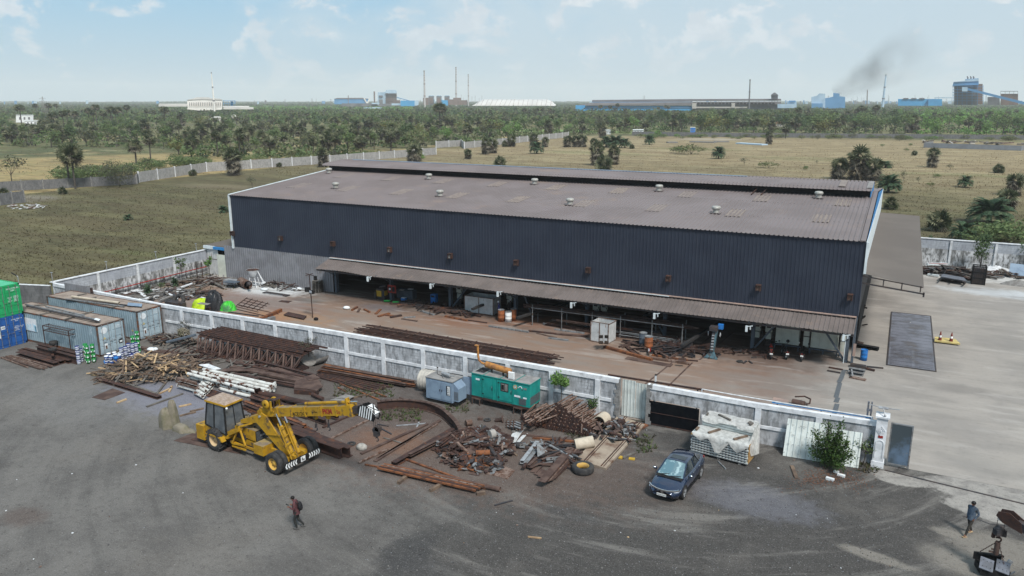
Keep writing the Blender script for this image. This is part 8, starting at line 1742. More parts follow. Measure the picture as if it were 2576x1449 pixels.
VEG={
 'tall':(palm_mesh('palmyra_palm',12.0,1.9,1,.9),12.0),'tall2':(palm_mesh('palmyra_palm',10.0,2.0,2,.4),10.0),'mid':(palm_mesh('palmyra_palm',6.5,2.0,3,.8),6.5),'mid2':(palm_mesh('palmyra_palm',6.0,1.8,9,1.2),6.0),
 'skirt':(palm_mesh('palmyra_palm',6.0,1.75,4,3.8,46),6.0),'skirt2':(palm_mesh('palmyra_palm',5.0,1.9,5,3.0,48),5.0),'bushpalm':(palm_mesh('bush_palm',2.9,1.75,6,.8,60,('leaf_palm','leaf_palm'),nf=9),2.9),
 'near':(palm_mesh('palmyra_palm',10.0,2.5,12,.9,90,nf=10),10.0),
 'date':(date_mesh('date_palm',2.6,2.2,7,60,.7),2.7),'bigdate':(date_mesh('date_palm',4.5,2.7,8,90,1.3),3.9),
 'a':(tree_mesh('broadleaf_tree',7.0,2.6,21,'leaf_mid'),7.0),'b':(tree_mesh('broadleaf_tree',8.5,2.4,22,'leaf_dark',2.0),8.5),'c':(tree_mesh('broadleaf_tree',6.0,3.2,23,'leaf_olive',1.2),6.0),'d':(tree_mesh('broadleaf_tree',6.5,3.0,24,'leaf_grey',1.5),6.5),'e':(tree_mesh('broadleaf_tree',7.0,2.2,25,'leaf_bright',1.5),7.0),'f':(tree_mesh('broadleaf_tree',8.0,2.0,26,'leaf_mid',2.6),8.0),'y':(tree_mesh('broadleaf_tree',5.5,2.6,27,'leaf_yellow',1.0),5.5),
 'dense':(tree_mesh('broadleaf_tree',6.0,4.2,28,'leaf_dark',.4,1100,.36,12),6.0),
 'bush':(tree_mesh('shrub',2.6,2.1,29,'leaf_olive',.1,420,.22,8,.05),2.6),'gbush':(tree_mesh('shrub',5.4,3.7,30,'leaf_grey',.1,2600,.17,11,.08),5.4),'lime':(tree_mesh('shrub',2.4,1.6,31,'leaf_bright',.2,420,.2,7,.05),2.4),'mbush':(tree_mesh('shrub',3.2,2.6,32,'leaf_mid',.1,900,.2,9,.05),3.2),
 'thin':(tree_mesh('thin_tree',4.5,2.2,33,'leaf_grey',1.2,260,.22,8,.07),4.5),'near_tree':(tree_mesh('slender_tree',6.4,1.5,34,'leaf_dark',1.6,620,.22,9,.09),6.4),
 'euca':(tree_mesh('broadleaf_tree',7.0,3.2,35,'leaf_mid',1.6,900,.28,10,.14),7.0)}
fresh={k:True for k in VEG}
def plant(kind,p,H,label,cat,group=None,rz=None,wx=1.0):
 src,h0=VEG[kind];s=H/h0;rz=random.uniform(0,6.28)if rz is None else rz
 if fresh[kind]:o=src;fresh[kind]=False
 else:o=dup(src)
 o.location=p;o.rotation_euler=(0,0,rz);o.scale=(s*wx,s*wx,s);o['label']=label;o['category']=cat
 if group:o['group']=group
 elif 'group' in o:del o['group']
 return o
SOLO=[
 (190,475,361,'near','tall dark fan palm standing in front of the dark field wall at the left','palm',1.0),(176,470,362,'tall2','fan palm just behind the tall dark palm at the left','palm',1.1),(588,441,372,'skirt','bushy fan palm with dead leaves in front of the pale field wall','palm',1.2),(343,412,350,'mid','left of two fan palms at the near edge of the straw plot','palm',1.1),(380,409,338,'tall2','right, taller of two fan palms at the near edge of the straw plot','palm',1.2),(813,420,373,'skirt','fan palm with dead leaf skirt right behind the left end of the roof monitor','palm',1.2),
 (30,458,389,'thin','thin leafy tree behind the dark field wall at the left edge','tree',1.2),(302,470,403,'gbush','large round grey green shrub at the corner of the field wall','shrub',1.0),(232,458,412,'thin','sparse small tree between the tall palm and the grey shrub','tree',1.2),(205,462,425,'mbush','dark bush behind the dark field wall right of the tall palm','bush',1.2),(250,460,420,'mbush','dark bush left of the large grey shrub','bush',1.2),(158,488,470,'bushpalm','low fan palm in front of the dark field wall left of the tall palm','palm',1.1),(12,500,474,'bushpalm','low palm at the left edge behind the short wall','palm',1.2),(485,442,427,'bushpalm','low fan palm in front of the pale field wall left of the skirted palm','palm',1.2),(702,420,409,'bushpalm','small low palm on the dark field left of the roof corner','palm',1.2),(635,473,443,'thin','thin flat topped tree on the dark field near the warehouse eave','tree',1.0),(620,413,393,'mbush','dark bush right behind the pale field wall','bush',1.2),(562,534,514,'date','small bright date palm close to the left warehouse corner','palm',1.0),(323,553,536,'date','small bright date palm alone in the middle of the dark field','palm',1.0),
 (1042,408,361,'skirt2','large fan palm in front of the pale field wall end behind the roof','palm',1.2),(1060,405,385,'lime','small bright green bush beside the large palm behind the roof','bush',1.0),(1178,400,374,'skirt2','short fan palm alone behind the roof monitor','palm',1.1),(1222,388,347,'skirt','left palm of the pair in front of the pale wall','palm',1.15),(1238,385,346,'skirt2','right palm of the pair in front of the pale wall','palm',1.1),(1257,422,393,'bushpalm','round fan palm cut off by the roof monitor','palm',1.0),(1287,369,341,'skirt2','dark fan palm left of the three palm group before the pale wall','palm',1.2),(1272,369,354,'bushpalm','low palm joined to the dark palm before the pale wall','palm',1.1),(1350,386,351,'bigdate','front date palm of the group before the pale wall','palm',.9),(1343,366,334,'skirt2','rear left palm of the group before the pale wall','palm',1.1),(1371,370,343,'skirt2','right palm of the group before the pale wall','palm',1.0),(1427,370,340,'skirt2','round fan palm at the end of the pale wall, left of the double one','palm',1.15),(1449,370,339,'skirt2','left half of the double round palm in the straw field','palm',1.1),(1464,370,337,'skirt2','right half of the double round palm in the straw field','palm',1.1),(1494,371,346,'skirt2','fan palm above the clump of three in the straw field','palm',1.1),
 (1525,369,338,'bigdate','wide date palm left in the clump behind the three fan palms','palm',1.0),(1548,371,334,'bigdate','wide date palm right in the clump behind the three fan palms','palm',1.1),(1572,372,343,'bigdate','date palm at the right end of the clump in the straw field','palm',.9),(1502,416,355,'skirt','tallest fan palm of the clump of three behind the roof','palm',1.15),(1544,414,364,'skirt','right fan palm of the clump of three behind the roof','palm',1.15),(1519,431,390,'bushpalm','front round fan palm of the clump of three behind the roof','palm',1.0),(1634,364,335,'bigdate','round date palm alone in the far straw field','palm',.8),(1515,346,308,'skirt','fan palm standing at the left end of the far grey wall','palm',1.2),(1654,345,327,'lime','bright green small tree in front of the far grey wall','tree',1.0),(1590,374,363,'bushpalm','low palm right of the date palm clump','palm',1.1),
 (1807,399,363,'bigdate','round date palm alone in the middle of the straw field','palm',.8),(1934,363,330,'skirt','slim skirted palm at the far grey wall','palm',1.1),(1976,348,313,'mid2','fan palm behind the far grey wall beside the pink house','palm',1.2),(2109,450,394,'skirt2','left palm of the big trio above the warehouse ridge','palm',1.1),(2156,452,368,'skirt','tallest palm of the big trio above the warehouse ridge','palm',1.25),(2192,454,396,'skirt2','right palm of the big trio above the warehouse ridge','palm',1.2),(2234,484,430,'bigdate','blue green date palm right of the big palm trio','palm',.95),(2344,421,371,'skirt','single skirted palm in front of the grey sheet enclosure','palm',1.15),(2240,526,495,'bushpalm','round fan palm behind the gable peak','palm',1.05),(2360,580,529,'bushpalm','round fan palm right of the side canopy','palm',1.0),(2549,492,434,'skirt2','fan palm near the right picture edge, upper of the row','palm',1.0),(2532,530,473,'skirt2','dark fan palm near the right picture edge, lower of the row','palm',1.15),(2487,562,486,'bigdate','largest blue green date palm at the right','palm',1.15),(2421,606,549,'bigdate','green date palm behind the back wall right of the side canopy','palm',.9),(2498,594,560,'date','small yellow green date palm in front of the largest one','palm',1.1),(2427,471,436,'bigdate','pale round date palm in the straw field at the right','palm',.85),(2512,435,413,'bushpalm','small round palm in the straw field near the right edge','palm',1.1),(2227,422,401,'date','small grey agave like palm right of the big palm trio','palm',1.2),(2300,391,379,'bushpalm','tiny round palm in the far straw field','palm',1.1),(2279,381,372,'bush','tiny shrub in the far straw field left of the enclosure','shrub',1.0),
 (1872,416,396,'thin','grey sparse shrub above the warehouse ridge','shrub',1.2),(1934,422,406,'bush','wide pale green mound shaped shrub above the ridge','shrub',2.2),(1738,388,362,'bush','wide pale green shrub patch in the straw field','shrub',2.0),(1708,385,366,'bush','left half of the wide shrub patch in the straw field','shrub',1.6),(2027,427,417,'mbush','small dark shrub left of the big palm trio','shrub',1.0),(2055,416,402,'thin','small grey twiggy shrub left of the big palm trio','shrub',.6),(2272,460,428,'thin','bare leaning little tree in the straw field','tree',.5),(2390,430,412,'thin','grey bush in the straw field at the right','shrub',1.2),(2355,447,437,'mbush','low dark shrub below the skirted palm','shrub',1.3),(2340,468,458,'bush','low pale green shrub below the skirted palm','shrub',1.5),(2310,462,444,'thin','thin twiggy shrub near the bare leaning tree','shrub',.8),(1856,350,345,'mbush','low bush at the far debris strips','shrub',2.0),(2220,368,362,'mbush','small dark mound in the far straw field','shrub',1.3),(2290,367,360,'mbush','another small dark mound left of the enclosure','shrub',1.0),(2057,351,338,'gbush','round dark bush before the far grey wall','bush',.9),(2143,349,335,'gbush','round bush at the far grey wall below the smoke','bush',1.2),(2262,355,336,'gbush','dark bush at the far grey wall right of the smoke','bush',1.0),
 (2463,690,586,'near_tree','slender dark tree growing behind the black steel crate','tree',1.0),(2332,668,590,'near_tree','sparse small tree at the edge of the side canopy','tree',.7),(2500,606,560,'mbush','green bush mass behind the back wall, left one','bush',2.0),(2560,606,556,'mbush','green bush mass behind the back wall, right one','bush',2.0),(2450,610,572,'mbush','green bush mass behind the back wall beside the date palm','bush',1.6),(2585,690,600,'euca','leafy green branch mass reaching in over the back wall at the right edge','tree',.9),(2535,612,585,'bush','olive bush just behind the right end of the back wall','bush',2.0)]
for x,yb,yt,k,lb,ct,wx in SOLO:b=G(x,yb);plant(k,b,max(.8,height(b,yt)),lb,ct,None,None,wx)

T_=[(55,316,261),(140,336,280),(163,330,278),(173,326,275),(193,330,278),(227,322,270),(238,324,276),(245,318,261),(262,322,277),(283,318,266),(293,322,270),(301,320,268),(323,310,263),(372,306,274),(390,308,276),(417,319,266),(432,302,284),(457,318,281),(93,296,259),(125,298,258),(144,292,260),
  (1107,330,256),(1115,326,266),(1197,302,279),(1210,303,280),(1234,301,280),(1319,302,271),(1330,300,278),(1345,300,274),(1352,299,271),(1363,300,269),(1382,304,271),(1391,300,275),(1420,298,274),(1510,290,263),(1534,292,264),(1547,292,270),(1553,292,259),(1572,296,272),(1655,292,268),(1673,290,263),(1680,292,265),(2004,318,268),(2028,316,282),(2040,316,282),(2052,312,285),(2097,318,278),(2127,316,278),(2152,312,272),(2165,312,264),(2182,312,278),(2200,314,263),(2243,310,277),(1823,320,275),(1260,300,284),(1295,305,283)]
def zone(x):
 for lim,s in((250,'at the left end of the horizon'),(520,'below the white factory'),(800,'right of the white factory'),(1050,'below the blue grey plant'),(1420,'under the tall chimneys'),(1740,'under the blue walled shed'),(2030,'below the thin dark stack'),(2300,'below the dark smoke')):
  if x<lim:return s
 return 'below the big blue plant at the right'
rv=RND(99)
for x,yb,yt in T_:b=G(x,yb);plant(rv.choice(['tall','tall2']),b,height(b,yt),'tall fan palm rising above the tree belt '+zone(x),'palm','tall palms above the tree belt',None,1.25)
def ymax(x):
 for(x0,y0),(x1,y1)in zip(((-60,366),(150,372),(400,368),(440,398),(830,402),(1090,368),(1430,340),(1600,336),(2700,343))[:-1],((150,372),(400,368),(440,398),(830,402),(1090,368),(1430,340),(1600,336),(2700,343))):
  if x0<=x<=x1:return lrp(y0,y1,(x-x0)/(x1-x0))
 return 340
def treekind(x,y):
 q=rv.random()
 if x>2330 and y<332:return rv.choice(['e','e','a','f','a'])
 if 2080<x and y<340:return rv.choice(['a','b','a','d','e'])
 if 1600<x<2080:return rv.choice(['b','d','c','dense','a','y','b'])
 if x<420:return rv.choice(['a','b','d','a','f','b'])
 return rv.choice(['a','f','b','c','d','a','f','y'])if q<.93 else 'e'
LK={'a':'mid green bushy tree','b':'dark green tree','c':'olive spreading tree','d':'grey green tree','e':'bright green tree','f':'slender mid green tree','y':'yellowish low tree','dense':'wide dark tree','euca':'loose green tree'}
PL={'mid':'short fan palm','mid2':'brownish short fan palm','skirt':'skirted fan palm','tall2':'medium fan palm'}
cells=[]
nb_=0;npalm=0;tries=0;placed=[]
while(nb_<290 or npalm<215)and tries<60000:
 tries+=1;x=rv.uniform(-40,2616);ym=ymax(x);y=ym-(ym-297)*rv.random()**1.15
 if 20<x<110 and 300<y<320:continue
 if 510<x<580 and 300<y<318:continue
 if 1730<x<1756 and y>322:continue
 if 380<x<470 and y<306:continue
 if 1945<x<1985 and 316<y<332:continue
 sc=(y-252)/45.0
 if any(abs(x-a)<11*sc*.8 and abs(y-b)<3.4*sc*.8 for a,b in placed):continue
 palmy=rv.random()<(.62 if 430<x<1000 and y>330 else .30 if x<1500 else .2)
 if palmy and npalm<215:
  k=rv.choice(['mid','mid2','skirt','mid2','tall2']);plant(k,G(x,y),rv.uniform(6.0,9.5)*(1.2 if x>1600 else 1),PL[k]+' in the tree belt '+zone(x),'palm','palms in the tree belt',None,rv.uniform(1.1,1.4));npalm+=1
 elif not palmy and nb_<290:
  k=treekind(x,y);plant(k,G(x,y),rv.uniform(5.5,9.5)*(1.35 if x>1560 else 1),LK[k]+' in the tree belt '+zone(x),'tree','trees in the tree belt',None,rv.uniform(1.1,1.6));nb_+=1
 else:continue
 placed.append((x,y))

for i in range(100):
 x=rv.uniform(0,2560)if i<60 else rv.uniform(1600,2560);y=ymax(x)+(rv.uniform(6,12)if x>1600 else rv.uniform(0,4))
 if x<430:y=rv.uniform(368,376)
 k=rv.choice(['bush','mbush','lime' if i%9==0 else 'bush']);plant(k,G(x,y),rv.uniform(1.2,2.6),{'bush':'olive low bush','mbush':'dark green low bush','lime':'bright green low bush'}[k]+' at the tree belt edge '+zone(x),'bush','bushes along the tree belt',None,rv.uniform(1.2,2.4))
for i in range(26):
 x=rv.uniform(150,520);y=462-(x-150)*.07-rv.uniform(4,12)-(6 if x>350 else 0)*2;k=rv.choice(['bush','mbush','mbush','thin']);plant(k,G(x,y),rv.uniform(2.0,4.2),{'bush':'olive bush','mbush':'dark green bush','thin':'thin grey green bush'}[k]+' behind the field wall by the straw plot','bush','bushes behind the field wall',None,1.5)

class Far:
 def __init__(s,mat):s.m=MB(mat)
FW={k:MB(k)for k in('leaf_mid','leaf_dark','leaf_olive','leaf_bright','leaf_grey')}
rf=RND(123);y=258.2
while y<318:
 d=39800/(y-251.7);px=1989/d;wpx=max(5.5,5.2*px);n=int(2720/(wpx*.82));hT=rf.uniform(6,8)
 for i in range(n):
  x=-70+(i+rf.random())*2720/n;p=G(x,y+rf.uniform(-.25,.25)*(y-252)*.12);w=wpx/px*.62;h=(6.2+2.4*math.sin(x*.013+y)+rf.uniform(-1.2,1.8))*(1.0 if y>262 else 1.3)
  if 390<x<530 and 293<y<304:continue
  if 495<x<590 and 300<y<316:continue
  if 15<x<115 and 303<y:continue
  k=rf.choice(['leaf_mid','leaf_dark','leaf_mid','leaf_olive','leaf_grey'])if y>274 else rf.choice(['leaf_dark','leaf_dark','leaf_mid','leaf_grey'])
  if y>273 and y<285 and(400<x<1040)and rf.random()<.8:k='leaf_bright' if x>600 else 'leaf_mid'
  if x>2300 and 279<y<320 and rf.random()<.65:k='leaf_bright'
  m=FW[k];nq=16 if y>280 else 11
  for q in range(nq):
   dd=rdir(rf,-.3,1);c_=p+Vc((dd.x*w,dd.y*w,h*.5+dd.z*h*.48));u=rdir(rf);v=u.cross(rdir(rf)).normalized();s1=w*rf.uniform(.22,.5)
   m.add([c_-u*s1,c_-v*s1*.8,c_+u*s1,c_+v*s1*.8],[(0,1,2,3)])
  if y<300:m.add([p+Vc((-w,-w*.3,0)),p+Vc((w,w*.3,0)),p+Vc((w*.7,w*.2,h*.55)),p+Vc((-w*.7,-w*.2,h*.55))],[(0,1,2,3)]);m.add([p+Vc((-w*.4,w,0)),p+Vc((w*.4,-w,0)),p+Vc((w*.3,-w*.7,h*.55)),p+Vc((-w*.3,w*.7,h*.55))],[(0,1,2,3)])
 y+=max(.9,(y-252)*.062)
for i in range(1500):
 x=rf.uniform(-60,2630);ym=ymax(x);yy_=ym-(ym-300)*rf.random()**1.3+.5
 if 20<x<110 and 300<yy_<320 or 510<x<600 and 297<yy_<318 or 1730<x<1756 and yy_>322 or 1945<x<1985 and 312<yy_<330 or(380<x<530 and yy_<306)or(120<x<430 and yy_>366 and rf.random()<.6):continue
 p=G(x,yy_);h=rf.choice([1.2,1.8,2.5,3.5,4.5]);w=rf.uniform(1.5,3.2);m=FW[rf.choice(['leaf_mid','leaf_dark','leaf_mid','leaf_olive','leaf_olive','leaf_grey'])]if not(x>2300 and rf.random()<.5)else FW['leaf_bright']
 for q in range(34):
  dd=rdir(rf,-.2,1);c_=p+Vc((dd.x*w,dd.y*w,h*.42+dd.z*h*.55));u=rdir(rf);v=u.cross(rdir(rf)).normalized();s1=rf.uniform(.3,.75)
  m.add([c_-u*s1,c_-v*s1*.8,c_+u*s1,c_+v*s1*.8],[(0,1,2,3)])
for k,m in FW.items():o=m.build('far_wood');o['kind']='stuff';tag(o,{'leaf_mid':'mid green canopy of the far woods toward the horizon','leaf_dark':'dark canopy of the far woods toward the horizon','leaf_olive':'olive patches of the far woods','leaf_bright':'bright green plantation rows far behind the fan palms','leaf_grey':'grey green patches of the far woods'}[k],'woods')

bu=thing('green_bush','large leafy green bush growing in front of the two leaning pale sheets','bush',G(2085,1180));rb_=RND(8)
m=MB('trunk');ends=[]
for i in range(26):
 a=rb_.uniform(0,6.28);q=rb_.uniform(.2,1.35);top=Vc((q*math.cos(a)*1.0,q*math.sin(a)*.7,rb_.uniform(.5,3.4-q*1.25)));mid_=Vc((top.x*.35,top.y*.35,top.z*.5));m.path([Vc((0,0,0)),mid_,top],.022,5);ends.append((mid_,top))
m.build('stems',bu);m=MB('leaf_bush')
for i in range(5200):
 a_,b_=rb_.choice(ends);c_=lrp(a_,b_,rb_.random()**.7)+rdir(rb_)*rb_.uniform(.02,.42);u=rdir(rb_);v=u.cross(rdir(rb_)).normalized();s1=rb_.uniform(.045,.085)
 m.add([c_-u*s1,c_-v*s1*.5,c_+u*s1,c_+v*s1*.5],[(0,1,2,3)])
m.build('leaves',bu)
def sapling(p,H,rx,n,mat,label,z0=.35,leaf=.09,trunk=.03,name='sapling'):
 t=thing(name,label,'sapling',p);r_=RND(int(H*100+rx*10));m=MB('trunk');m.path([Vc((0,0,0)),Vc((.05,0,H*.4)),Vc((-.03,.05,H*.75))],trunk,6);E_=[]
 for i in range(9):a=r_.uniform(0,6.28);b0=Vc((.02,0,H*r_.uniform(z0,.75)));e=Vc((rx*math.cos(a)*r_.uniform(.5,1),rx*math.sin(a)*r_.uniform(.5,1),H*r_.uniform(max(z0,.55),1)));m.path([b0,e],trunk*.5,5);E_.append((b0,e))
 m.build('stem',t);m=MB(mat)
 for i in range(n):
  a_,b_=r_.choice(E_);c_=lrp(a_,b_,r_.uniform(.45,1.05))+rdir(r_)*.16;u=rdir(r_);v=u.cross(rdir(r_)).normalized();s1=leaf*r_.uniform(.6,1.2);m.add([c_-u*s1,c_-v*s1*.6,c_+u*s1,c_+v*s1*.6],[(0,1,2,3)])
 m.build('leaves',t);return t
sapling(G(1410,1036),3.0,.85,520,'leaf_bright','young green tree with hanging pods between the turquoise generator and the sheet gate',.5,.10)
sapling(G(1487,1052),1.35,.40,320,'leaf_bush','small dark green plant at the wall behind the prop stack',.15,.06)
sapling(G(777,912),2.2,.8,210,'leaf_grey','sparse grey green sapling at the wall joint above the curved sheet',.35,.07)
sapling(G(470,850),1.6,.6,120,'leaf_grey','thin sapling at the wall beside the rope coil',.35,.06)
sapling(G(2172,1168),1.5,.5,320,'leaf_mid','dark weeds at the foot of the end pillar, left one',.1,.06);sapling(G(2193,1166),1.7,.45,300,'leaf_mid','dark weeds at the foot of the end pillar, right one',.1,.06)
for x,yb,H,lb in((373,745,1.5,'small pale green palm shoot by the side wall, left one'),(440,722,1.3,'small pale green palm shoot by the side wall, right one')):plant('date',G(x,yb),H,lb,'plant',None,None,.45)
sapling(G(459,716),3.2,.7,130,'leaf_mid','thin papaya like sapling in front of the side wall',.6,.13);sapling(G(528,700),2.6,.45,70,'leaf_bright','banana like plant in the corner by the white door sheets',.35,.2);sapling(G(405,735),1.2,.5,90,'leaf_mid','low dark weed against the side wall between the palm shoots',.2,.09)
m=MB('rust');p=G(497,705);m.bar(p,p+Vc((0,0,2.2)),.06,.06);m.bar(p+Vc((.9,0,0)),p+Vc((.9,0,2.2)),.06,.06)
for z in(.4,.9,1.4,1.9):m.bar(p+Vc((0,0,z)),p+Vc((.9,0,z+.1)),.04,.04)
tag(m.build('steel_ladder'),'dark steel ladder frame leaning at the side wall','ladder')
# ================================================================ FAR PLACES
def prof(m,pts,d,depth):
 """solid with the given front outline, standing at distance d, extruded away from the camera"""
 F_=[GD(x,y,d)for x,y in pts];c=sum(F_,Vc())/len(F_);dv=Vc((c.x,c.y,0)).normalized()*depth;n=len(F_)
 m.add(F_+[p+dv for p in F_],[tuple(range(n)),tuple(range(n,2*n))[::-1]]+[(i,n+i,n+(i+1)%n,(i+1)%n)for i in range(n)])
def fb(m,x0,x1,y0,y1,d,depth):prof(m,[(x0,y1),(x1,y1),(x1,y0),(x0,y0)],d,depth)
def stack(x0,yt,x1,yb,w0,w1,d,mat,label,bands=True):
 a,b=GD(x0,yt,d),GD(x1,yb,d);b=Vc((lrp(a.x,b.x,1),b.y,b.z));k=d/1989.0;t=thing('chimney',label,'chimney',(b.x,b.y,0));bb=Vc((b.x,b.y,0))
 m=MB(mat);m.tube(bb,a,w1*k/2,w0*k/2,n=16);m.build('shaft',t,True)
 if bands:
  m=MB('chim_dark' if mat=='chim' else 'plant_grey')
  for q in(.0,.33,.64):p=lrp(a,bb,q);m.tube(p-Vc((0,0,1.4)),p+Vc((0,0,.2)),lrp(w0,w1,q)*k*.66,n=16)
  m.build('gallery',t,True)
  if mat=='chim':
   m=MB('chim_dark')
   for q in(.05,.11,.17,.23):p=lrp(a,bb,q);m.tube(p-Vc((0,0,1.6)),p,lrp(w0,w1,q)*k*.51,n=16)
   m.build('faded_bands',t,True)
 return t
def place(name,label,cat,x,d):p=GD(x,262,d);return thing(name,label,cat,(p.x,p.y,0))

d=1150;wf=place('white_factory','white factory block with arched windows and low white wings','factory',515,d)
m=MB('factory_white');prof(m,[(471,275),(503,278),(559,276),(559,251),(508,250),(471,251)],d,60);m.build('wall',wf,True)
m=MB('factory_roof');prof(m,[(470,251.3),(508,250),(560,251.3),(553,248.5),(530,247),(524,245),(493,245),(489,247)],d-1,62);m.build('roof',wf,True)
for k in range(18):x=476+k*4.6;m=MB('plant_grey');prof(m,[(x,266),(x+1.4,266),(x+1.4,258),(x+.7,256.6),(x,258)],d-2.2,1);m.build('window',wf,True)
for w_ in((400,472,261,263,d),(399,472,263.3,268,d-2),(560,627,267,269.5,d-60),(562,638,270.3,275,d-90)):m=MB('factory_roof');fb(m,*w_,40);m.build('low_wing',wf,True)
sfr=place('building_skeleton','unfinished blue steel frame right of the white factory','steel frame',575,d);m=MB('plant_blue')
for x in(562,568,574,580,586,591):fb(m,x,x+.8,253,270,d,1.5)
fb(m,561,592,252.6,253.6,d,20);fb(m,561,592,260,260.8,d,2);m.use('plant_cyan');fb(m,580,586,255,266,d+5,3);m.build('frame',sfr,True)
stack(531.5,182,539,268,1.9,4.6,d-30,'factory_white','slender leaning white chimney in front of the white factory')

def pylon(x,yb,yt,label,w=.22,arms=3):
 b=G(x,yb)if yb>268 else GD(x,yb,2100);b.z=0;Hh=height(b,yt);t=thing('lattice_pylon',label,'pylon',b,YAW);m=MB('pylon');W=Hh*.11;r0=max(.10,Hh*.006)
 L4=[(-W,-W),(W,-W),(W,W),(-W,W)]
 def at_(i,z):q=1-z*(.92 if z<.6 else .8+.2*(z-.6)/.4);q=max(q,.06);return Vc((L4[i][0]*q,L4[i][1]*q,z*Hh))
 for i in range(4):m.bar(at_(i,0),at_(i,.62),r0,r0);m.bar(at_(i,.62),Vc((0,0,Hh)),r0,r0)
 for k in range(8):
  z0,z1=k*.62/8,(k+1)*.62/8
  for i in range(4):m.bar(at_(i,z0),at_((i+1)%4,z1),r0*.6,r0*.6);m.bar(at_((i+1)%4,z0),at_(i,z1),r0*.6,r0*.6)
 m.build('tower',t);m=MB('pylon')
 for q in range(arms):z=(.66+.12*q)*Hh;a=Hh*(.20-.035*q);m.bar((-a,0,z),(a,0,z),r0,r0);m.bar((-a,0,z),(0,0,z+Hh*.06),r0*.7,r0*.7);m.bar((a,0,z),(0,0,z+Hh*.06),r0*.7,r0*.7)
 m.build('cross_arms',t)
for x,yb,yt,lb in((115,306,242,'large lattice pylon at the left among the palms'),(668,268,250,'grey lattice pylon right of the white factory, left one'),(718,268,249,'grey lattice pylon right of the white factory, middle one'),(786,268,247,'grey lattice pylon right of the white factory, right one'),(641,266,252,'small faint pylon next to the white factory wing'),(834,282,248,'brownish lattice pylon left of the blue grey plant'),(887,282,258,'brownish lattice pylon in front of the blue grey plant'),(1058,281,250,'pale lattice pylon below the first tall stack'),(1312,264,249,'faint pylon in front of the vaulted shed'),(1620,258,240,'small faint pylon above the long shed roof'),(2083,252,240,'small pylon left of the blue angular plant')):pylon(x,yb,yt,lb)

d=1900
w1=place('long_shed','blue grey long shed at the left end of the plant','shed',880,d);m=MB('plant_blue');fb(m,841,927,248,262,d,50);m.build('wall',w1,True);m=MB('shed_roof');prof(m,[(840,249),(928,249),(912,246),(848,246.5)],d-1,52);m.build('roof',w1,True);m=MB('factory_white');prof(m,[(914,247),(918,247),(924,259),(921,259)],d-3,4);prof(m,[(929,246),(932,246),(926,260),(922,260)],d-3,4);m.build('braced_duct',w1,True)
stack(941.5,230,942,262,3.6,3.6,d-20,'plant_rust','short brown stack left of the boiler house',False);stack(876,240,876,262,1.5,1.5,d-30,'plant_rust','thin brown stack in front of the blue grey shed',False)
w2=place('boiler_house','tall pale blue boiler house with open steel floors','plant building',975,d);m=MB('plant_pale');fb(m,950,966,232,264,d,30);fb(m,966,971,231,264,d-2,20);prof(m,[(968,235),(998,235),(998,229),(994,226),(971,226.5)],d-6,34);m.build('upper_block',w2,True)
m=MB('plant_rust');fb(m,970,998,235,266,d+2,24);m.build('boiler',w2,True);m=MB('plant_grey');[fb(m,x,x+.7,234,266,d-8,1)for x in(970,975,980,985,990,997)];[fb(m,969,998,y_,y_+.6,d-8.5,1)for y_ in(238,243,248,253,258,263)];fb(m,953,963,240,244,d-3,2);fb(m,953,963,250,262,d-3,2);m.build('steel_floors',w2,True)
cvr=place('conveyor','sloping conveyor right of the boiler house','conveyor',1015,d);m=MB('plant_blue');prof(m,[(998,244),(1035,254),(1035,256),(998,246)],d-5,6);m.use('plant_grey');[fb(m,x,x+.7,244+(x-998)*.28,264,d-5,1)for x in(1006,1016,1026)];m.build('gallery',cvr,True)
w3=place('cyan_shed','bright blue shed below the conveyor','shed',1028,d-150);m=MB('plant_cyan');fb(m,1008,1043,253,267,d-150,40);m.build('wall',w3,True);m=MB('plant_pale');prof(m,[(1043,267),(1053,264),(1053,252.5),(1043,252.5)],d-149,38);m.build('wall',w3,True)
w4=place('low_buildings','row of low grey plant buildings in front of the boiler house','plant buildings',950,d-100);m=MB('plant_grey');fb(m,860,950,260,268,d-100,20);fb(m,952,985,261,268,d-110,20);m.use('plant_pale');fb(m,935,955,258.5,262,d-110,12);fb(m,985,1008,260,265,d-110,12);fb(m,915,960,270,273,d-500,12);m.use('plant_rust');fb(m,995,1006,252,266,d-90,12);m.build('wall',w4,True)
stack(1067,178,1068.5,268,3.2,5.0,1750,'chim','tall banded chimney, leftmost of the three');stack(1147,169,1147.5,266,2.8,4.4,2000,'chim','tallest banded chimney in the middle of the three');stack(1178,187,1178.5,264,2.2,3.2,2200,'chim','thinner banded chimney, right one of the three')
w5=place('power_blocks','three grey power blocks between the tall chimneys','plant building',1107,d);
for i,(a,b,t_)in enumerate(((1078,1092,240),(1098,1111,240),(1118,1131,240))):
 m=MB('plant_grey');fb(m,a,b,t_+1.5,264,d,26);m.use('plant_pale');prof(m,[(a-1,t_+2),(b+1,t_+2),(b-2,t_),(a+2,t_)],d-1,28);m.use('plant_rust');fb(m,a+2,b-3,246,260,d-2,2);m.use('plant_pale');prof(m,[(b,246),(b+5,262),(b+2,262),(b-1,248)],d-3,6);m.build('block',w5,True)
m=MB('plant_cyan');fb(m,1111,1127,252,265,d-30,15);m.use('plant_rust');fb(m,1140,1160,246,264,d,20);fb(m,1128,1142,250,264,d-10,15);fb(m,1160,1176,252,264,d,15);fb(m,1064,1078,246,264,d,15);m.build('annex',w5,True)
for x,yt in((1160,238),(1165,246),(1187,242),(1195,240),(1212,240),(1173,250),(795,248),(1205,247)):m=MB('pylon');fb(m,x,x+.55,yt,264,2100,1);tag(m.build('mast'),'thin grey mast standing near the tall chimneys','mast','thin masts by the tall chimneys')

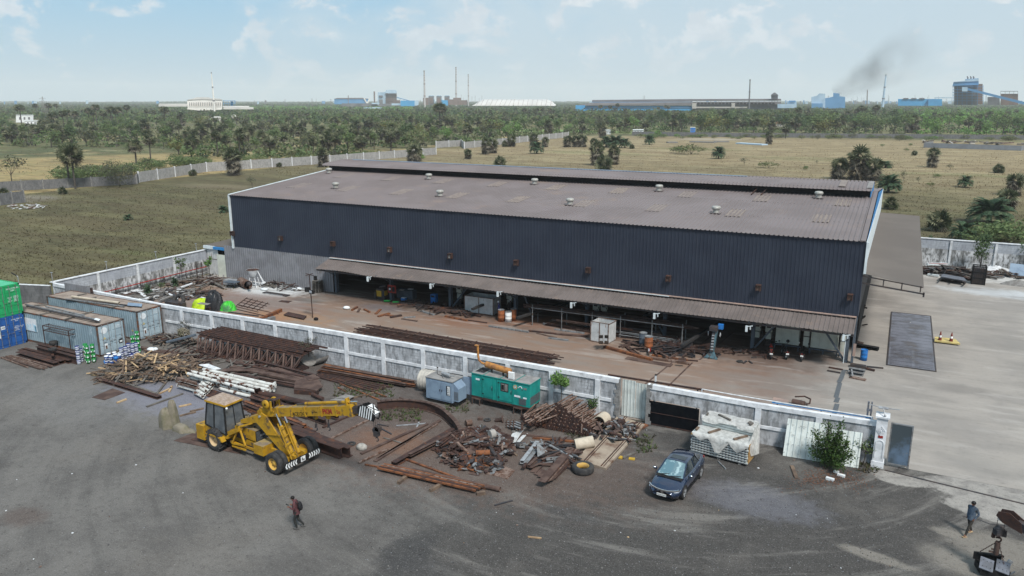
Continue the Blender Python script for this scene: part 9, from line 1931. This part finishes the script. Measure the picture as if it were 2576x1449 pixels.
vs_=place('vaulted_shed','long white barrel vaulted storage shed','shed',1290,1700);m=MB('factory_roof')
top=[(1184,266),(1188,258),(1195,253),(1205,250.5),(1375,250.5),(1388,252),(1394,256),(1397,262),(1398,266)]
fr=[GD(x,y_,1700)for x,y_ in top];bk=[GD(x+4,y_,1760)for x,y_ in top]
L0=[GD(1184+(1395-1184)*t_/18,266,1690)for t_ in range(19)]
n=18;kk=6;V_=[]
for i in range(n+1):
 x=1186+(1396-1186)*i/n;e=min(1,min(i,n-i)/1.6+.12)
 for j in range(kk+1):a=math.pi/2*j/kk;V_.append(GD(x+8*math.sin(a)*(1 if i<n/2 else .4),266,1690+40*(1-math.cos(a)))+Vc((0,0,13.5*math.sin(a)*e)))
m.add(V_,[(i*(kk+1)+j,(i+1)*(kk+1)+j,(i+1)*(kk+1)+j+1,i*(kk+1)+j+1)for i in range(n)for j in range(kk)],True);m.build('roof',vs_,True)
m=MB('plant_rust')
for i in range(1,n):
 for j in range(kk):m.bar(V_[i*(kk+1)+j]+Vc((0,0,.12)),V_[i*(kk+1)+j+1]+Vc((0,0,.12)),.5,.3)
m.build('ribs',vs_,True)

d=1150;ls=place('blue_walled_shed','very long grey roofed shed with bright blue walls','shed',1600,d)
m=MB('plant_cyan');fb(m,1448,1472,265,279,d-10,40);m.build('end_wall',ls,True);m=MB('plant_cyan');fb(m,1472,1742,266.5,278,d,60);m.build('wall',ls,True);m=MB('shed_roof');prof(m,[(1448,265.5),(1742,265),(1742,257),(1489,258)],d-3,66);prof(m,[(1489,257),(1742,256),(1742,249),(1490,251.5)],d+25,40);m.build('roof',ls,True);m=MB('plant_blue');fb(m,1478,1742,270,272,d-1,1);fb(m,1489,1742,256.4,257.6,d+22,2);m.build('wall_band',ls,True)
l2=place('dark_shed','long dark roofed shed with pale brick base right of the blue walled one','shed',1850,d);m=MB('plant_grey');fb(m,1742,1965,262,275,d+6,50);m.build('dark_wall',l2,True);m=MB('shed_roof');prof(m,[(1742,263),(1965,262),(1965,255.5),(1742,256.5)],d+2,55);prof(m,[(1742,254.5),(1965,253.5),(1965,248.5),(1742,249.2)],d+28,40);m.build('roof',l2,True);m=MB('tank_cream');fb(m,1741,1752,259,273,d-4,8);fb(m,1840,1849,259,271,d-4,8);fb(m,1745,1880,268.5,272,d-3,8);m.build('brick_base',l2,True);m=MB('black');[fb(m,1745+k*9,1751+k*9,258,262,d-1,2)for k in range(23)];m.build('openings',l2,True)
stack(1887,200,1885,268,2.6,4.2,d-15,'plant_grey','thin dark stack rising from the long dark shed')
wt=place('water_tower','dark water tower with pointed cap on the long dark shed','water tower',1948,d+20);m=MB('plant_grey');fb(m,1940,1957,239,249,d+20,9);prof(m,[(1939,239),(1958,239),(1953,235),(1950,233),(1947,233),(1944,235)],d+19,10);[fb(m,x,x+1,249,262,d+20,1)for x in(1941,1948,1955)];fb(m,1939,1958,240.5,241.2,d+18,12);m.build('tank',wt,True)
l3=place('pale_blue_shed','low pale blue shed right of the water tower','shed',1980,d);m=MB('plant_pale');fb(m,1956,2004,262,272,d,30);fb(m,1980,2004,254,263,d+20,20);m.use('plant_blue');fb(m,1985,2001,253,256,d+18,10);m.build('wall',l3,True)
bp_=place('angular_plant','pale blue angular plant building under the smoke','plant building',2083,1500);m=MB('plant_pale');prof(m,[(2041,272),(2076,272),(2076,236),(2061,235),(2055,241),(2046,243),(2041,244)],1500,60);m.build('upper_block',bp_,True);m=MB('plant_blue');fb(m,2042,2070,260,274,1490,20);prof(m,[(2074,273),(2126,272),(2126,244),(2112,242),(2112,235),(2096,234),(2096,243),(2084,246),(2074,247)],1510,50);m.build('lower_block',bp_,True)
stack(2229,188,2221,264,2.8,6.0,1600,'plant_pale','tall pale leaning chimney right of the smoke');stack(2182,226,2182,262,2.0,2.6,2100,'plant_rust','short brown chimney left of the tall leaning one',False)
l4=place('long_blue_hall','long bright blue hall with dark roof bumps','shed',2315,1500);m=MB('plant_cyan');fb(m,2259,2336,249,266,1500,40);fb(m,2335,2370,249,266,1495,46);m.build('wall',l4,True);m=MB('plant_grey');[prof(m,[(x,249),(x+17,249),(x+14,246.5),(x+4,246.5)],1498,30)for x in(2270,2290,2310)];m.build('roof_vents',l4,True)
bp2=place('blue_power_station','large blue and dark power station with sloping blue conveyor','plant building',2435,1250);d=1250
m=MB('plant_blue');prof(m,[(2396,216),(2462,214),(2462,197),(2428,199),(2428,203),(2399,206)],d,40);m.build('upper_block',bp2,True);m=MB('plant_pale');prof(m,[(2399,207),(2462,204),(2462,198),(2428,200),(2428,203),(2400,206)],d-1,42);m.build('roof_band',bp2,True)
m=MB('plant_grey');fb(m,2400,2460,214,264,d+8,30);m.use('plant_rust');fb(m,2460,2472,211,262,d+10,20);m.build('boiler',bp2,True);m=MB('plant_blue');[fb(m,x,x+1,214,264,d+2,1.5)for x in(2397,2408,2420,2432,2445,2459,2473)];[fb(m,2396,2474,y_,y_+.8,d+1,1.5)for y_ in(218,225,232,239,246,253)];m.build('steel_floors',bp2,True)
m=MB('plant_grey');[prof(m,[(x,199),(x+3,199),(x+3.5,195),(x+1,191),(x-1,192)],d+10,6)for x in(2433,2441,2448)];m.build('roof_vents',bp2,True)
m=MB('plant_blue');prof(m,[(2434,221),(2600,262),(2600,269),(2434,227)],d-12,8);m.use('plant_pale');fb(m,2420,2434,219,230,d-12,10);m.use('plant_grey');[fb(m,x,x+1.2,228+(x-2434)*.25,266,d-9,2)for x in(2455,2480,2510,2540,2570)];m.build('conveyor',bp2,True)
l5=place('brown_plant','brown plant block with open roof frame at the right edge','plant building',2540,1350);m=MB('plant_rust');fb(m,2517,2561,236,264,1350,40);m.use('plant_grey');fb(m,2484,2515,244,264,1345,20);[fb(m,x,x+.8,229,237,1348,1)for x in(2517,2528,2539,2550,2560)];fb(m,2517,2561,229,229.8,1348,30);m.use('plant_pale');fb(m,2352,2395,245,247,1600,20);fb(m,2352,2353,245,262,1600,2);fb(m,2393,2394,245,262,1600,2);m.build('wall',l5,True)

m=MB('plant_pale','plant_grey','plant_blue')
for i in range(90):x=rf.uniform(1980,2400)if i<40 else rf.uniform(0,2576);m.cur=rf.randrange(3);fb(m,x,x+rf.uniform(2,9),rf.uniform(252,256),262,3300,15)
for i in range(26):x=rf.uniform(1980,2400);m.cur=1;fb(m,x,x+.6,rf.uniform(238,250),262,3200,2)
o=tag(m.build('distant_buildings'),'tiny faded buildings and masts along the horizon','buildings');o['kind']='stuff'

def house(x0,x1,yt,yb,mat,label,roof=None,dep=8):
 d=GD(0,0,1)and(G((x0+x1)/2,yb));dist=math.hypot(d.x,d.y);t=thing('house',label,'house',d);m=MB(mat);fb(m,x0,x1,yt,yb,dist,dep);m.build('wall',t,True)
 if roof:m=MB(roof);prof(m,[(x0-1,yt),(x1+1,yt),(x1-2,yt-(yb-yt)*.5),(x0+2,yt-(yb-yt)*.5)],dist-.5,dep+1);m.build('roof',t,True)
 else:m=MB('house_white');fb(m,x0-.5,x1+.5,yt-.8,yt,dist-.4,dep+.8);m.build('parapet',t,True)
 w=x1-x0
 for k in range(3):xx=x0+w*(.18+.26*k);m=MB('plant_grey');fb(m,xx,xx+w*.1,lrp(yt,yb,.25),lrp(yt,yb,.6),dist-.2,.3);m.build('window',t,True)
 return t
house(40,84,290,308,'house_white','white flat roofed house at the left, upper block');house(62,97,304,317,'house_white','white flat roofed house at the left, lower block');house(532,556,297,305,'tank_cream','low house with pale roof below the white factory','factory_roof');house(583,596,293,302,'tank_cream','tiny house with pale roof right of the palms below the white factory','factory_roof');house(515,528,300,308,'house_white','small pale house left of the low house',None,6)
house(1952,1976,311,321,'tank_cream','house with pink tiled roof in front of the dark trees','roof_tile');house(1737,1749,321,337,'house_blue','small bright blue house at the far grey wall',None,5);house(1592,1619,327,338,'house_white','white house half hidden behind the far grey wall',None,6);house(1520,1536,328,338,'house_white','small white house at the left end of the far grey wall',None,6);house(1023,1045,296,300,'tank_cream','pale low building in the woods below the first tall stack',None,10);house(1241,1247,291,297,'house_white','tiny white house in the woods below the third tall stack',None,6);house(205,217,283,290,'plant_pale','tiny pale blue house among the left palms',None,6)
for(a,b,c,e,lb)in((1738,354,1800,358,'pale debris strip in the far straw field, left one'),(1798,354,1832,356,'pale debris strip in the far straw field, middle one'),(1858,358,1924,364,'pale blue grey flat sheets in the far straw field'),(1678,356,1703,358,'small pale slab in the far straw field')):bD(a,b+2,c,e,4,.5,'asb_grey' if 'blue' not in lb else 'plant_pale',lb,name='debris_strip',cat='debris')
m=heap('x',G(2450,362),24,5,0,.8,34,['tank_cream','rust_pale','timber_grey','timber_grey'],'','',(2,6),(.4,1.2),(.3,.7),55);o=tag(m.build('stored_goods'),'pale goods stored inside the grey sheet enclosure','goods');o['kind']='stuff'
m=heap('x',G(65,520),5,3,0,.1,60,['white_paint','concrete','rust_pale'],'','',(.3,1.2),(.1,.5),(.03,.08),56);o=tag(m.build('litter'),'pale rubbish strewn at the end of the short wall on the left','litter');o['kind']='stuff'
# ================================================================ SMOKE AND HAZE
def volmat(name):
 m=bpy.data.materials.new(name);m.use_nodes=True;t=m.node_tree;t.nodes.clear();o=t.nodes.new('ShaderNodeOutputMaterial');v=t.nodes.new('ShaderNodeVolumePrincipled');t.links.new(v.outputs[0],o.inputs['Volume']);MATS[name]=m;return m,t,v
sm,t,v=volmat('smoke');v.inputs['Color'].default_value=(.10,.105,.12,1);v.inputs['Anisotropy'].default_value=.2
tcn=t.nodes.new('ShaderNodeTexCoord');nz=t.nodes.new('ShaderNodeTexNoise');nz.inputs['Scale'].default_value=.018;nz.inputs['Detail'].default_value=4;t.links.new(tcn.outputs['Object'],nz.inputs['Vector'])
mr_=t.nodes.new('ShaderNodeMapRange');mr_.inputs[1].default_value=.38;mr_.inputs[2].default_value=.70;mr_.inputs[3].default_value=0;mr_.inputs[4].default_value=1;t.links.new(nz.outputs['Fac'],mr_.inputs[0])

sp_=t.nodes.new('ShaderNodeSeparateXYZ');t.links.new(tcn.outputs['Object'],sp_.inputs[0])
def mm(op,a,b=None):
 n=t.nodes.new('ShaderNodeMath');n.operation=op
 for i,q in enumerate((a,b)):
  if q is None:continue
  if isinstance(q,(int,float)):n.inputs[i].default_value=q
  else:t.links.new(q,n.inputs[i])
 return n.outputs[0]
SD=1750.0;s0,s1=GD(2098,236,SD),GD(2350,100,SD);ax=s1-s0;SL_=ax.length;yawp=math.atan2(ax.y,ax.x);tiltp=math.atan2(ax.z,math.hypot(ax.x,ax.y))
rad=mm('SQRT',mm('ADD',mm('MULTIPLY',sp_.outputs[1],sp_.outputs[1]),mm('MULTIPLY',sp_.outputs[2],sp_.outputs[2])))
rl=mm('ADD',18.0,mm('MULTIPLY',sp_.outputs[0],.32));fall=mm('SUBTRACT',1.0,mm('DIVIDE',rad,rl));fc=t.nodes.new('ShaderNodeClamp');t.links.new(fall,fc.inputs[0])
along=mm('SUBTRACT',1.0,mm('DIVIDE',sp_.outputs[0],SL_*1.02));ac=t.nodes.new('ShaderNodeClamp');t.links.new(along,ac.inputs[0])
t.links.new(mm('MULTIPLY',mm('MULTIPLY',mm('MULTIPLY',mr_.outputs[0],fc.outputs[0]),mm('MULTIPLY',1.1,mm('POWER',ac.outputs[0],1.6))),.05),v.inputs['Density'])
m=MB('smoke');n=14;V_=[]
for j in range(9):tt=j/8;rr_=18+.32*SL_*tt;V_+=[(SL_*tt,rr_*math.cos(2*math.pi*i/n),rr_*math.sin(2*math.pi*i/n))for i in range(n)]
m.add(V_,[(j*n+i,j*n+(i+1)%n,(j+1)*n+(i+1)%n,(j+1)*n+i)for j in range(8)for i in range(n)]+[tuple(range(n))[::-1],tuple(range(8*n,9*n))])
me=m.mesh('smoke');o=bpy.data.objects.new('smoke',me);COL.objects.link(o);o.location=s0;o.rotation_euler=(0,-tiltp,yawp);tag(o,'dark smoke plume drifting up to the right above the angular blue plant','smoke',None,'stuff')
sm.cycles.volume_sampling='MULTIPLE_IMPORTANCE'
hz,t,v=volmat('haze');v.inputs['Color'].default_value=(.96,.985,1.0,1);v.inputs['Density'].default_value=HAZE;v.inputs['Anisotropy'].default_value=0.0
try:hz.cycles.homogeneous_volume=True
except Exception:pass
m=MB('haze');m.b6(-9400,9400,-700,11400,-1.2,230)
o=m.build('haze');o['kind']='stuff';o['label']='pale bluish air fading the far plants and woods';o['category']='haze';o.display_type='WIRE'
